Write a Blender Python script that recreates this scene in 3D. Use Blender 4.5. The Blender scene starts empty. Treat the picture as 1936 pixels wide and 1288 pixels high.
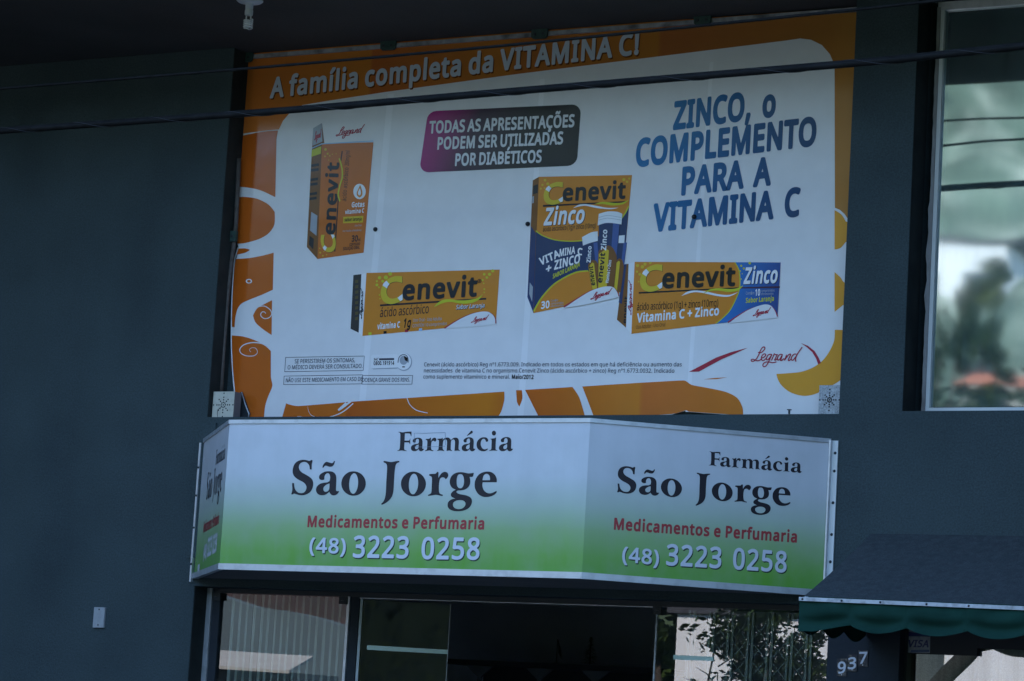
import bpy, math, random
from mathutils import Vector, Matrix
from mathutils.geometry import tessellate_polygon
random.seed(7)
R = math.radians
sc = bpy.context.scene
COL = sc.collection

# ------------------------------------------------------------------ camera
CAM = Vector((6.757, -12.014, 1.6))
YAW, PIT, ROL, FPX = 0.5196, 0.13875, 0.05937, 5540.0
CD = Vector((-math.sin(YAW)*math.cos(PIT), math.cos(YAW)*math.cos(PIT), math.sin(PIT)))
_r0 = Vector((math.cos(YAW), math.sin(YAW), 0)); _u0 = _r0.cross(CD)
CR = math.cos(ROL)*_r0 + math.sin(ROL)*_u0
CU = -math.sin(ROL)*_r0 + math.cos(ROL)*_u0
cam = bpy.data.cameras.new('camera'); cam.sensor_width = 36; cam.lens = FPX/1936*36
cam.clip_start = .1; cam.clip_end = 2000
camo = bpy.data.objects.new('camera', cam); COL.objects.link(camo); sc.camera = camo
camo.matrix_world = Matrix(((CR.x, CU.x, -CD.x, CAM.x), (CR.y, CU.y, -CD.y, CAM.y), (CR.z, CU.z, -CD.z, CAM.z), (0, 0, 0, 1)))

# ------------------------------------------------------------------ light
SUN_EL, SUN_AZ = R(44), R(20)          # azimuth clockwise from +Y: the sun stands behind the building
w = bpy.data.worlds.new('World'); sc.world = w; w.use_nodes = True
nt = w.node_tree
sky = nt.nodes.new('ShaderNodeTexSky'); sky.sky_type = 'NISHITA'; sky.sun_disc = False
sky.sun_elevation = SUN_EL; sky.sun_rotation = SUN_AZ; sky.air_density = 1.15; sky.dust_density = 0.1; sky.ozone_density = 5.0
nt.links.new(sky.outputs[0], nt.nodes['Background'].inputs[0])
nt.nodes['Background'].inputs[1].default_value = 0.15
sl = bpy.data.lights.new('sun', 'SUN'); sl.energy = 3.2; sl.angle = R(.5); sl.color = (1, .97, .93)
so = bpy.data.objects.new('sun', sl); COL.objects.link(so)
sd = Vector((math.sin(SUN_AZ)*math.cos(SUN_EL), math.cos(SUN_AZ)*math.cos(SUN_EL), math.sin(SUN_EL)))
so.rotation_euler = sd.to_track_quat('Z', 'Y').to_euler(); so.location = sd*40
vs = sc.view_settings; sc.display_settings.display_device = 'sRGB'
vs.view_transform = 'Standard'; vs.look = 'None'; vs.gamma = 1; vs.exposure = 2.2
sc.cycles.max_bounces = 8; sc.cycles.transparent_max_bounces = 12
sc.cycles.use_denoising = True

# ------------------------------------------------------------------ helpers
def ray(px, py):
    return (CD*FPX + CR*(px-968) - CU*(py-644)).normalized()
def onY(px, py, Y=0.0):
    q = ray(px, py); return CAM + q*((Y-CAM.y)/q.y)

class Plane:
    """an upright surface; s runs along it to the right, z is height"""
    STEP = .0005
    def __init__(self, o, s):
        self.o = Vector(o); self.s = Vector(s).normalized(); self.n = Vector((self.s.y, -self.s.x, 0))
    def uv(self, p):
        q = ray(*p); t = (self.o-CAM).dot(self.n)/q.dot(self.n); P = CAM+q*t
        return Vector(((P-self.o).dot(self.s), P.z))
    def w(self, uv, layer=0):
        return Vector((self.o.x, self.o.y, 0)) + self.s*uv[0] + Vector((0, 0, uv[1])) + self.n*(layer*self.STEP)

def smooth(L, closed=True, corner=50, n=4):
    L = [Vector(p) for p in L]; N = len(L); out = []
    def tan(i):
        if not closed and i in (0, N-1): return Vector((0, 0))
        a, b, c = L[i-1], L[i], L[(i+1) % N]
        u, v = b-a, c-b
        if u.length < 1e-9 or v.length < 1e-9: return Vector((0, 0))
        if u.angle(v) > R(corner): return Vector((0, 0))
        return ((c-a).normalized())*min(u.length, v.length)
    T = [tan(i) for i in range(N)]
    for i in range(N if closed else N-1):
        a, b = L[i], L[(i+1) % N]; ta, tb = T[i], T[(i+1) % N]
        for k in range(n):
            t = k/n; t2, t3 = t*t, t*t*t
            out.append(a*(2*t3-3*t2+1) + ta*(t3-2*t2+t) + b*(3*t2-2*t3) + tb*(t3-t2))
    if not closed: out.append(L[-1])
    return out

def unpack(L, k):
    return [[(l[i]/k, l[i+1]/k) for i in range(0, len(l), 2)] for l in L]
# letter outlines as plain coordinates, thousandths of their size
FONT = {'B': {}, 'R': {}, 'X': {}, 'S': {}}
FONT['B'][' '] = (0.2085, [])
FONT['B']['!'] = (0.2667, [[60,-31,91,-36,120,-27,145,-3,153,26,151,55,143,74,112,103,126,113,132,132,148,458,140,477,120,485,43,484,33,477,25,458,41,132,46,113,61,103,28,74,21,55,19,26,23,7,33,-12]])
FONT['B']['('] = (0.2916, [[105,-124,118,-129,176,-128,188,-124,200,-105,195,-87,159,-28,135,30,119,87,111,155,113,231,132,318,155,375,200,452,195,474,176,485,109,483,81,452,51,404,26,347,12,299,2,241,0,135,6,87,19,30,56,-57]])
FONT['B'][')'] = (0.2916, [[5,-124,16,-128,74,-129,87,-124,105,-105,132,-66,160,-9,179,49,191,116,192,222,173,327,151,385,131,423,93,476,74,485,16,485,-3,473,-8,462,-3,443,28,395,57,327,75,260,82,193,78,116,64,49,38,-18,-7,-95,-4,-114]])
FONT['B']['+'] = (0.5097, [[144,49,163,44,211,45,230,58,235,174,336,176,352,183,361,202,361,250,355,265,346,273,240,276,235,279,233,385,221,404,211,408,154,408,136,394,131,279,125,276,29,276,15,270,5,250,5,202,10,188,19,179,130,174,133,68]])
FONT['B'][','] = (0.2659, [[11,-105,23,-110,71,-110,83,-105,92,-96,127,-9,149,58,149,77,134,96,119,102,52,101,34,87,0,-76,2,-96]])
FONT['B']['-'] = (0.3092, [[11,125,32,120,176,120,195,124,208,144,208,201,204,211,186,224,32,224,13,221,2,211,-2,192,-1,144]])
FONT['B']['.'] = (0.2659, [[60,-31,81,-36,111,-31,138,-12,149,7,153,36,148,65,136,84,110,101,81,105,62,101,35,84,24,65,19,36,23,7,33,-12]])
FONT['B']['/'] = (0.3493, [[-9,-22,3,-27,61,-27,76,-22,85,-13,258,448,258,467,243,483,176,485,157,477,151,467,-20,6,-18,-13]])
FONT['B']['0'] = (0.5097, [[141,-29,182,-34,220,-30,256,-19,287,0,315,29,332,58,347,96,357,144,362,211,360,288,352,336,338,384,316,424,287,456,249,480,211,490,182,492,134,486,95,471,76,457,53,432,35,403,21,365,10,317,5,259,7,173,16,115,28,77,48,38,76,5,105,-15],[153,77,134,101,121,144,115,211,119,298,129,346,143,373,163,387,191,389,211,383,221,374,233,355,243,326,251,250,248,163,238,115,220,83,211,75,191,69,172,70]])
FONT['B']['1'] = (0.5097, [[157,-22,169,-27,236,-26,246,-20,255,-3,255,458,247,477,227,485,169,482,38,381,30,362,35,347,63,309,83,297,102,302,140,333,145,323,146,-3]])
FONT['B']['2'] = (0.5097, [[16,-22,37,-27,335,-27,349,-22,358,-13,361,54,354,69,344,76,181,79,170,83,290,208,321,256,336,294,342,342,332,400,306,442,268,471,210,489,172,492,133,488,66,464,27,438,10,419,11,400,47,354,56,347,76,347,114,372,143,385,181,389,200,385,220,373,226,362,230,342,224,304,196,256,8,62,4,45,4,-3]])
FONT['B']['3'] = (0.5097, [[90,-29,179,-33,227,-26,266,-14,315,19,337,48,349,77,357,125,352,173,333,211,302,240,301,250,323,276,338,307,343,346,340,384,330,413,314,437,285,464,256,479,227,487,179,491,112,485,45,458,16,439,5,422,8,403,36,365,54,352,74,355,122,381,170,390,208,384,222,374,231,355,230,336,222,317,198,298,170,289,93,287,83,283,73,269,72,211,81,192,93,186,179,183,208,177,227,168,240,154,244,134,242,115,235,96,218,80,179,70,112,72,26,98,6,87,2,77,2,19,9,0,45,-18]])
FONT['B']['4'] = (0.5097, [[218,-22,241,-27,289,-27,302,-22,314,-3,315,74,365,79,375,87,381,102,381,160,377,170,365,179,327,182,317,184,315,189,315,458,308,478,289,488,221,487,207,477,-13,160,-14,102,-9,89,1,80,20,77,202,77,205,74,206,-3],[135,182,126,189,202,298,206,285,206,189,202,183,193,182]])
FONT['B']['5'] = (0.5097, [[99,-29,181,-33,248,-19,277,-5,306,17,325,38,342,67,354,106,357,163,346,211,323,250,296,274,258,294,200,307,143,307,137,317,143,377,296,380,316,386,325,403,325,461,316,479,306,484,66,485,53,480,44,470,25,250,28,229,37,219,76,197,152,206,210,199,233,182,245,154,244,125,239,106,224,86,200,74,162,69,124,72,85,81,47,98,28,96,18,87,13,67,13,19,18,4,47,-15]])
FONT['B']['6'] = (0.5097, [[149,-29,214,-32,253,-24,282,-12,310,10,328,29,345,58,356,86,364,144,360,192,347,230,320,269,282,297,243,310,186,313,138,302,131,307,142,336,154,355,186,379,234,391,262,390,301,383,320,391,328,403,329,461,320,478,310,484,262,491,205,489,166,481,128,466,93,442,66,413,42,374,27,336,14,278,8,211,10,154,22,96,44,48,70,14,109,-14],[166,73,146,86,128,115,121,144,122,173,138,195,166,212,195,215,224,209,243,192,251,173,253,134,248,106,234,84,214,72,186,68]])
FONT['B']['7'] = (0.5097, [[72,-22,83,-27,150,-27,164,-22,173,-13,361,406,363,458,361,467,351,480,332,485,25,485,6,473,1,458,2,400,15,383,35,380,217,380,227,377,229,371,63,13,60,-3]])
FONT['B']['8'] = (0.5097, [[132,-29,211,-32,239,-28,278,-14,307,3,333,29,350,58,359,86,361,134,351,173,326,211,292,240,294,250,329,288,342,317,347,355,339,403,324,432,297,459,268,475,230,487,191,491,153,490,115,481,89,470,67,456,43,432,28,406,22,384,19,346,27,307,41,278,73,240,40,211,15,173,5,125,9,77,25,38,49,10,86,-14],[172,66,134,77,118,96,114,115,116,134,127,154,143,169,172,186,206,173,235,154,249,134,252,115,248,96,230,76,203,67],[182,296,153,312,137,326,129,346,130,365,143,382,163,390,182,392,211,388,230,376,235,365,234,336,211,308]])
FONT['B']['9'] = (0.5097, [[69,-29,115,-33,163,-31,202,-24,240,-8,278,18,305,48,328,86,343,125,355,182,361,250,358,307,349,355,329,403,307,434,269,467,230,484,192,491,163,491,125,485,96,474,67,455,44,432,25,403,14,374,6,326,9,269,25,221,48,190,83,163,125,148,173,144,230,156,238,154,233,134,217,106,182,78,134,67,106,68,67,75,46,67,38,48,40,-10,48,-21],[144,249,125,267,117,288,116,326,123,355,134,373,154,385,182,390,202,386,221,374,240,346,248,317,247,288,237,269,211,250,182,243]])
FONT['B']['A'] = (0.5634, [[-15,-22,6,-27,64,-27,74,-22,83,-11,131,112,141,115,275,114,323,-7,333,-21,352,-27,410,-27,424,-22,433,-13,436,-3,432,16,257,467,246,482,237,487,179,487,160,479,153,467,-26,6,-24,-13],[179,221,174,227,198,292,208,301,235,227,227,220]])
FONT['B']['B'] = (0.5723, [[47,-22,59,-27,222,-27,280,-22,337,-1,366,21,386,45,406,93,410,131,407,160,399,189,389,208,351,246,370,266,386,294,394,333,392,371,375,419,357,441,337,456,289,475,222,484,59,485,40,473,35,458,35,6,38,-13],[155,76,147,83,147,93,147,179,155,188,251,184,270,177,288,160,293,141,290,112,280,94,270,87,232,77],[155,290,148,294,147,304,147,371,152,381,232,379,261,372,274,362,280,342,278,323,270,306,261,299,222,291]])
FONT['B']['C'] = (0.5578, [[195,-29,247,-34,314,-29,372,-15,392,0,394,67,382,86,362,89,305,75,266,72,228,74,199,82,170,101,151,125,136,163,128,211,129,259,140,307,161,344,190,369,218,381,257,387,295,383,362,362,382,370,408,422,412,442,401,460,372,473,314,487,257,492,199,486,151,471,103,443,74,415,51,384,29,336,15,278,12,221,21,144,37,96,65,48,103,10,142,-13]])
FONT['B']['D'] = (0.6364, [[47,-22,59,-27,193,-27,280,-17,328,1,357,17,390,45,413,74,438,122,451,170,456,237,451,294,438,342,424,373,395,412,357,444,289,474,232,484,59,485,40,473,35,458,35,6,38,-13],[155,77,147,83,147,93,147,371,155,381,213,381,261,372,289,358,308,342,321,323,333,294,341,227,339,198,328,154,308,122,270,93,213,78]])
FONT['B']['E'] = (0.4969, [[47,-22,69,-27,318,-27,333,-22,342,-13,345,54,337,70,328,76,155,78,148,83,147,93,147,179,155,187,309,187,329,198,334,218,334,266,328,281,318,289,155,292,149,294,147,304,147,371,155,380,318,380,337,388,344,400,345,458,338,477,328,483,59,485,40,473,35,458,35,6,38,-13]])
FONT['B']['G'] = (0.6348, [[202,-29,276,-33,353,-27,430,-8,446,10,447,240,440,259,430,267,257,269,238,255,234,192,241,173,257,164,334,163,334,76,295,71,247,72,209,80,180,95,159,115,142,144,133,173,127,211,127,250,137,298,151,327,176,355,218,379,266,386,314,383,382,362,401,362,415,374,440,432,437,451,420,464,362,482,305,491,247,491,187,480,139,461,94,430,61,394,34,346,17,288,12,230,18,163,38,96,68,48,103,13,151,-14]])
FONT['B']['I'] = (0.3229, [[11,-22,22,-27,195,-27,215,-13,218,6,216,45,205,57,176,65,164,74,164,381,166,391,205,401,218,419,217,467,205,481,186,485,22,485,6,477,0,467,-2,429,3,410,13,401,51,391,52,381,52,74,42,65,13,57,1,45,-1,-3]])
FONT['B']['J'] = (0.2699, [[-44,-144,14,-148,43,-144,72,-133,110,-103,127,-77,137,-48,144,9,144,461,133,480,120,485,52,484,43,480,32,461,31,-10,26,-29,14,-41,-5,-44,-53,-38,-72,-50,-77,-67,-75,-125,-63,-137]])
FONT['B']['L'] = (0.4712, [[47,-22,69,-27,318,-27,337,-21,347,-3,347,54,337,72,328,77,155,79,148,83,147,458,139,477,126,485,59,485,43,477,35,458,35,-3]])
FONT['B']['M'] = (0.7783, [[47,-22,59,-27,117,-27,130,-22,139,-13,142,-3,145,239,240,-13,249,-22,261,-27,309,-27,327,-22,336,-13,433,243,436,-3,439,-13,448,-22,462,-27,520,-27,539,-19,547,6,547,458,539,477,520,485,433,485,414,475,289,158,167,477,145,485,59,485,43,477,35,458,35,6,38,-13]])
FONT['B']['N'] = (0.6605, [[47,-22,59,-27,117,-27,130,-22,139,-13,142,-3,145,280,337,-17,357,-27,424,-27,440,-22,449,-13,453,6,453,458,443,479,424,485,366,485,352,477,346,467,344,198,337,185,148,477,126,485,59,485,43,477,35,458,35,6,38,-13]])
FONT['B']['O'] = (0.6773, [[196,-29,247,-34,295,-31,334,-22,382,0,418,29,442,58,468,106,480,144,488,202,488,259,479,317,463,365,433,413,401,445,362,469,314,486,276,491,218,491,170,482,122,461,84,432,59,403,38,365,22,317,13,259,14,192,24,134,41,86,65,48,103,11,151,-16],[209,76,180,90,162,106,149,125,137,154,127,230,130,269,138,307,156,346,190,374,238,387,295,381,314,374,334,360,351,336,363,307,374,230,364,154,347,115,314,85,266,72]])
FONT['B']['P'] = (0.5362, [[47,-22,59,-27,126,-26,144,-13,147,-3,147,141,152,150,232,156,280,169,328,197,361,237,374,266,382,304,376,371,354,419,337,438,309,460,251,479,184,485,59,485,43,477,37,467,35,-3],[155,255,147,266,147,371,152,381,213,379,240,371,255,362,266,342,268,314,265,294,253,275,237,266,213,259]])
FONT['B']['R'] = (0.5498, [[47,-22,59,-27,126,-26,144,-13,147,-3,147,150,150,160,155,162,196,160,298,-13,309,-24,318,-27,395,-27,413,-13,416,6,412,16,306,189,312,198,347,227,366,255,378,285,382,323,378,371,363,410,341,438,309,462,261,478,193,485,59,485,43,477,37,467,35,-3],[155,265,147,275,147,371,155,381,222,378,241,373,258,362,267,342,268,323,266,304,256,285,241,274,222,268]])
FONT['B']['S'] = (0.4913, [[91,-29,174,-33,241,-22,270,-10,299,10,318,29,336,58,346,86,349,134,342,173,327,202,301,230,273,250,145,309,128,326,124,346,128,365,135,374,164,385,222,383,289,363,308,367,318,378,337,432,335,451,318,466,279,479,231,489,183,492,135,487,97,475,68,459,40,432,22,403,12,365,12,326,21,288,39,256,64,230,92,211,212,158,229,144,237,125,231,95,212,80,193,74,154,71,116,75,39,97,20,94,11,86,6,67,6,10,10,0,39,-17]])
FONT['B']['T'] = (0.4969, [[134,-22,147,-27,205,-27,222,-22,231,-13,234,6,234,371,243,380,349,380,368,388,376,400,377,458,369,477,358,484,3,485,-13,477,-19,467,-20,400,-6,383,3,380,118,379,122,371,122,-3]])
FONT['B']['U'] = (0.6372, [[182,-29,256,-33,323,-18,352,-4,381,18,417,67,433,115,438,163,438,461,429,478,419,484,352,485,338,480,329,470,324,134,313,106,295,86,266,74,237,71,199,75,179,83,160,99,148,125,143,163,143,451,140,470,131,480,112,485,55,485,42,480,34,470,31,451,31,163,40,96,62,48,85,19,131,-13]])
FONT['B']['V'] = (0.5322, [[148,-22,160,-27,227,-27,245,-13,410,448,411,467,400,481,390,485,323,485,304,476,198,182,189,175,83,472,64,485,-3,485,-19,477,-26,467,-25,448,136,-3]])
FONT['B']['Z'] = (0.5097, [[9,-22,31,-27,338,-27,357,-23,366,-13,369,54,357,74,338,79,156,79,149,83,359,400,362,410,363,458,357,474,348,482,31,485,12,476,5,458,6,400,21,382,194,380,204,379,209,371,-1,54,-3,-3]])
FONT['B']['a'] = (0.5009, [[97,-29,132,-33,180,-30,209,-22,238,-5,257,-25,314,-26,327,-19,333,-10,335,230,331,278,321,307,305,333,278,355,257,366,209,376,142,373,65,349,46,336,41,326,43,307,59,269,74,253,94,252,142,271,180,277,209,272,218,263,224,250,225,240,218,233,132,226,74,209,36,182,11,144,4,115,3,86,7,58,17,31,46,-4,69,-19],[142,67,122,74,116,86,117,106,131,125,180,137,218,140,224,134,220,106,208,86,180,71]])
FONT['B']['b'] = (0.5442, [[174,-29,224,-33,272,-25,320,0,347,29,372,77,383,125,386,173,380,240,368,278,352,307,328,336,301,356,272,369,224,376,186,374,147,363,140,365,136,499,119,514,51,515,38,509,27,490,29,-10,36,-19,51,-27,99,-27,128,-9],[176,73,157,86,142,125,138,173,144,230,151,250,167,267,195,275,224,274,252,259,267,230,274,173,267,115,253,86,234,72,205,68]])
FONT['B']['c'] = (0.4359, [[147,-29,195,-34,243,-29,291,-13,305,0,308,67,301,80,282,89,214,71,166,73,147,84,137,96,126,125,122,154,126,221,133,240,147,259,166,270,186,273,214,272,272,258,291,269,310,317,314,336,301,355,282,363,243,373,195,377,157,374,118,364,85,346,61,325,39,298,22,263,12,221,8,173,11,125,23,77,43,38,70,7,99,-12]])
FONT['B']['d'] = (0.5442, [[136,-29,176,-34,205,-32,234,-25,262,-11,291,-27,339,-27,358,-20,365,-10,367,490,358,507,349,513,282,515,267,509,259,499,256,365,253,361,224,372,186,377,147,375,118,368,90,354,57,326,36,298,23,269,13,230,8,173,14,106,26,67,40,38,70,3,99,-16],[157,74,138,92,125,125,121,173,128,226,138,250,157,269,186,276,214,272,236,259,252,221,257,163,250,106,234,80,214,71,186,68]])
FONT['B']['e'] = (0.5033, [[153,-29,205,-34,262,-28,323,-10,335,0,340,10,341,67,330,87,310,92,243,72,186,70,166,75,147,87,133,106,126,125,128,132,138,134,330,134,349,142,355,154,352,240,345,269,330,301,311,326,290,346,262,362,224,374,186,377,147,373,109,360,85,346,61,325,40,298,22,259,12,221,8,173,11,125,21,86,34,58,53,29,85,0,118,-18],[138,233,131,240,147,264,166,274,186,277,218,269,229,259,238,240,234,234,224,233]])
FONT['B']['f'] = (0.3269, [[55,-22,74,-27,131,-27,150,-13,154,6,154,266,160,273,218,273,227,277,237,288,240,304,240,342,233,362,218,371,160,371,154,381,155,390,160,405,170,415,189,417,237,408,256,419,275,477,269,496,256,505,208,517,170,518,131,511,99,496,77,477,58,448,48,419,43,371,35,363,-3,350,-17,333,-17,294,-13,285,0,275,35,273,43,266,43,-3]])
FONT['B']['g'] = (0.5442, [[120,-176,205,-181,272,-167,319,-138,336,-119,352,-90,361,-61,367,-23,367,342,361,361,349,370,291,371,262,355,234,368,195,376,147,375,118,368,70,339,48,313,27,275,10,208,9,140,24,73,50,25,90,-10,138,-29,186,-33,224,-28,253,-18,256,-23,252,-42,240,-61,224,-73,205,-79,138,-76,61,-53,42,-63,35,-80,36,-138,40,-148,70,-165],[166,70,145,83,129,112,122,150,124,208,136,246,151,265,176,275,205,274,234,261,249,236,257,188,255,121,245,92,224,73,195,67]])
FONT['B']['h'] = (0.5466, [[39,-22,51,-27,109,-27,126,-22,135,-13,138,6,138,189,143,227,150,246,166,266,205,275,243,269,258,246,262,-3,265,-13,282,-26,349,-27,360,-22,372,-3,371,237,366,275,356,304,339,331,320,349,272,371,205,376,147,362,138,371,137,496,131,506,119,514,51,515,34,506,29,496,28,-3]])
FONT['B']['i'] = (0.2579, [[40,-22,56,-27,114,-27,133,-15,138,-3,138,342,131,362,114,371,47,370,34,362,29,352,28,-3],[56,410,76,404,104,407,124,419,138,438,143,467,138,496,124,515,104,526,76,529,56,524,37,510,28,496,23,477,25,448,37,424]])
FONT['B']['j'] = (0.2579, [[-29,-176,29,-181,77,-168,96,-156,114,-138,132,-100,138,-52,138,342,132,361,115,371,48,370,34,361,28,352,27,-61,19,-78,0,-80,-38,-74,-53,-80,-60,-90,-60,-157,-48,-170],[57,409,77,404,106,408,125,420,138,438,143,467,138,496,125,514,106,526,86,530,58,525,38,511,28,496,23,476,25,448,38,423]])
FONT['B']['l'] = (0.2579, [[39,-22,51,-27,119,-26,128,-21,138,-3,138,486,131,506,119,514,51,515,34,506,29,496,28,-3]])
FONT['B']['m'] = (0.8008, [[39,-22,51,-27,109,-27,126,-22,135,-13,138,6,138,189,143,227,149,246,164,266,176,272,205,276,234,266,244,246,246,-3,258,-22,272,-27,330,-27,344,-22,353,-13,356,-3,356,189,360,227,368,250,381,266,397,273,426,275,453,266,464,237,465,6,468,-13,477,-22,493,-27,551,-27,563,-22,575,-3,575,227,570,275,551,323,535,342,507,362,455,376,416,377,387,372,359,361,320,339,282,365,234,376,176,373,128,353,109,370,51,371,42,368,32,359,27,342,28,-3]])
FONT['B']['n'] = (0.5466, [[39,-22,51,-27,109,-27,126,-22,135,-13,138,6,138,179,144,227,150,246,167,266,205,275,243,269,258,246,262,-3,265,-13,274,-22,291,-27,349,-27,368,-13,372,6,370,256,357,304,346,323,320,349,272,372,224,377,176,372,128,351,119,364,99,371,51,371,34,362,27,342,27,6,31,-13]])
FONT['B']['o'] = (0.5362, [[149,-29,186,-33,224,-32,262,-22,301,-3,327,19,350,48,364,77,375,115,380,163,378,211,367,259,354,288,334,317,302,346,272,362,234,374,195,377,157,374,118,364,90,349,62,326,42,301,16,240,9,192,10,144,16,106,32,63,54,29,80,4,109,-15],[157,76,137,96,124,134,122,192,129,230,146,259,159,269,195,276,224,271,250,250,262,221,268,173,260,115,244,86,224,73,186,68]])
FONT['B']['p'] = (0.5442, [[39,-176,51,-181,109,-181,126,-176,135,-167,138,-157,139,-23,147,-19,176,-29,215,-34,253,-30,279,-23,311,-7,330,9,349,32,367,64,379,102,386,150,385,208,379,246,361,294,342,323,320,344,292,361,253,374,205,377,167,370,128,353,109,370,51,371,34,361,28,352,28,-157],[176,73,153,92,143,121,138,179,143,227,155,256,167,266,195,275,224,274,243,265,253,256,267,227,274,169,267,121,255,92,234,73,205,68]])
FONT['B']['q'] = (0.5442, [[269,-176,282,-181,349,-180,358,-174,367,-157,366,352,358,364,339,371,291,371,262,355,234,369,205,376,176,377,138,373,104,361,74,342,47,313,30,284,17,246,9,198,9,140,15,102,27,64,50,25,70,4,99,-16,138,-29,176,-34,214,-30,253,-17,256,-23,257,-157],[166,70,145,83,129,112,122,150,124,208,136,246,150,265,176,275,205,274,234,261,248,236,256,188,253,121,244,92,224,74,195,68]])
FONT['B']['r'] = (0.3822, [[39,-22,51,-27,109,-27,126,-22,135,-13,138,6,138,189,143,218,159,246,186,266,215,272,253,268,267,275,274,285,282,342,282,353,272,368,243,376,195,376,167,368,128,348,119,364,99,371,51,371,32,359,27,342,27,6,31,-13]])
FONT['B']['s'] = (0.4351, [[82,-29,154,-33,212,-24,260,-1,279,18,293,38,303,67,305,106,299,134,283,163,241,198,135,243,114,259,118,269,126,272,154,277,193,273,250,255,266,259,276,269,299,326,291,346,279,353,202,375,164,377,116,374,58,352,37,336,16,307,7,278,7,240,15,211,30,190,68,159,174,112,195,96,196,86,190,77,154,67,106,70,39,93,30,94,15,86,6,67,7,10,11,0,39,-17]])
FONT['B']['t'] = (0.3405, [[120,-29,161,-34,209,-28,231,-19,244,0,245,48,237,65,218,74,161,68,148,77,143,106,144,269,151,273,218,273,231,278,242,298,242,346,232,365,218,371,151,371,144,374,143,422,135,442,122,449,84,450,65,444,57,432,36,370,-3,351,-12,342,-17,326,-17,298,-12,285,-3,276,26,273,31,269,32,86,42,38,55,14,74,-7,93,-19]])
FONT['B']['u'] = (0.5466, [[128,-29,163,-33,201,-32,239,-23,268,-9,278,-20,297,-27,345,-27,364,-15,369,0,369,346,364,359,355,368,278,370,261,355,258,154,253,115,246,96,230,78,191,68,153,74,142,86,136,106,132,355,124,365,105,371,47,371,34,365,26,355,23,125,29,67,44,29,67,1,95,-18]])
FONT['B']['v'] = (0.4584, [[115,-22,131,-27,198,-27,210,-22,219,-13,351,333,352,352,342,365,323,371,266,371,245,362,170,158,160,148,81,362,64,371,-3,371,-22,359,-27,342,-25,333,102,-3]])
FONT['B']['z'] = (0.4279, [[10,-22,31,-27,271,-27,291,-23,300,-13,304,45,300,57,291,67,281,70,144,74,293,285,299,304,299,342,291,364,271,371,41,371,31,371,16,362,9,342,9,294,22,277,41,273,137,273,147,272,152,266,3,52,-2,35,-2,-3]])
FONT['B']['Á'] = (0.5634, [[-15,-22,6,-27,64,-27,74,-22,83,-11,131,112,141,115,275,114,323,-7,333,-21,352,-27,410,-27,424,-22,433,-13,436,-3,432,16,257,467,246,482,237,487,179,487,160,479,153,467,-26,6,-24,-13],[179,221,174,227,198,292,208,301,235,227,227,220],[169,506,218,508,279,563,325,621,326,640,314,658,294,663,227,662,208,650,143,544,144,525,149,515]])
FONT['B']['Ã'] = (0.5634, [[-15,-22,6,-27,64,-27,74,-22,83,-11,131,112,141,115,275,114,323,-7,333,-21,352,-27,410,-27,424,-22,433,-13,436,-3,432,16,257,467,246,482,237,487,179,487,160,479,153,467,-26,6,-24,-13],[179,221,174,227,198,292,208,301,235,227,227,220],[90,506,131,508,141,516,150,539,160,542,208,517,237,507,266,507,294,516,317,534,336,563,349,611,345,630,334,640,323,643,285,642,267,630,256,607,246,608,198,633,170,641,141,641,112,631,81,602,62,554,59,534,64,518,74,509]])
FONT['B']['Ç'] = (0.5578, [[168,-176,209,-181,247,-178,276,-170,298,-157,322,-128,331,-90,326,-61,307,-32,377,-13,390,-4,394,6,395,64,391,75,382,85,362,89,305,75,257,72,209,79,180,93,161,112,143,140,134,169,128,208,129,256,139,304,159,342,190,369,218,381,257,387,295,383,362,362,383,371,411,428,411,448,401,460,353,479,295,490,238,491,190,484,142,467,103,443,65,404,39,361,22,313,13,256,13,198,22,140,38,92,65,48,94,18,122,-3,170,-23,181,-32,173,-52,173,-61,177,-71,189,-80,161,-93,150,-109,150,-157,155,-167],[199,-91,190,-90,199,-87,227,-90]])
FONT['B']['É'] = (0.4969, [[47,-22,69,-27,318,-27,333,-22,342,-13,345,54,337,70,328,76,155,78,148,83,147,93,147,179,155,187,309,187,329,198,334,218,334,266,328,281,318,289,155,292,149,294,147,304,147,371,155,380,318,380,337,388,344,400,345,458,338,477,328,483,59,485,40,473,35,458,35,6,38,-13],[164,506,213,509,262,554,299,595,317,621,317,640,309,655,289,663,222,663,203,654,135,544,136,525,141,515]])
FONT['B']['Õ'] = (0.6773, [[196,-29,247,-34,295,-31,334,-22,382,0,418,29,442,58,468,106,480,144,488,202,488,259,479,317,463,365,433,413,401,445,362,469,314,486,276,491,218,491,170,482,122,461,84,432,59,403,38,365,22,317,13,259,14,192,24,134,41,86,65,48,103,11,151,-16],[209,76,180,90,162,106,149,125,137,154,127,230,130,269,138,307,156,346,190,374,238,387,295,381,314,374,334,360,351,336,363,307,374,230,364,154,347,115,314,85,266,72],[121,509,142,506,179,509,189,518,199,541,209,541,276,509,305,507,334,513,358,528,380,557,393,595,395,624,389,634,372,643,334,642,317,634,305,607,295,607,228,639,199,642,170,636,138,614,115,576,107,528]])
FONT['B']['Ú'] = (0.6372, [[182,-29,256,-33,323,-18,352,-4,381,18,417,67,433,115,438,163,438,461,429,478,419,484,352,485,338,480,329,470,324,134,313,106,295,86,266,74,237,71,199,75,179,83,160,99,148,125,143,163,143,451,140,470,131,480,112,485,55,485,42,480,34,470,31,451,31,163,40,96,62,48,85,19,131,-13],[188,509,199,506,247,507,274,528,322,576,353,614,357,634,350,653,333,662,266,663,247,658,174,547,174,528]])
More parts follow.
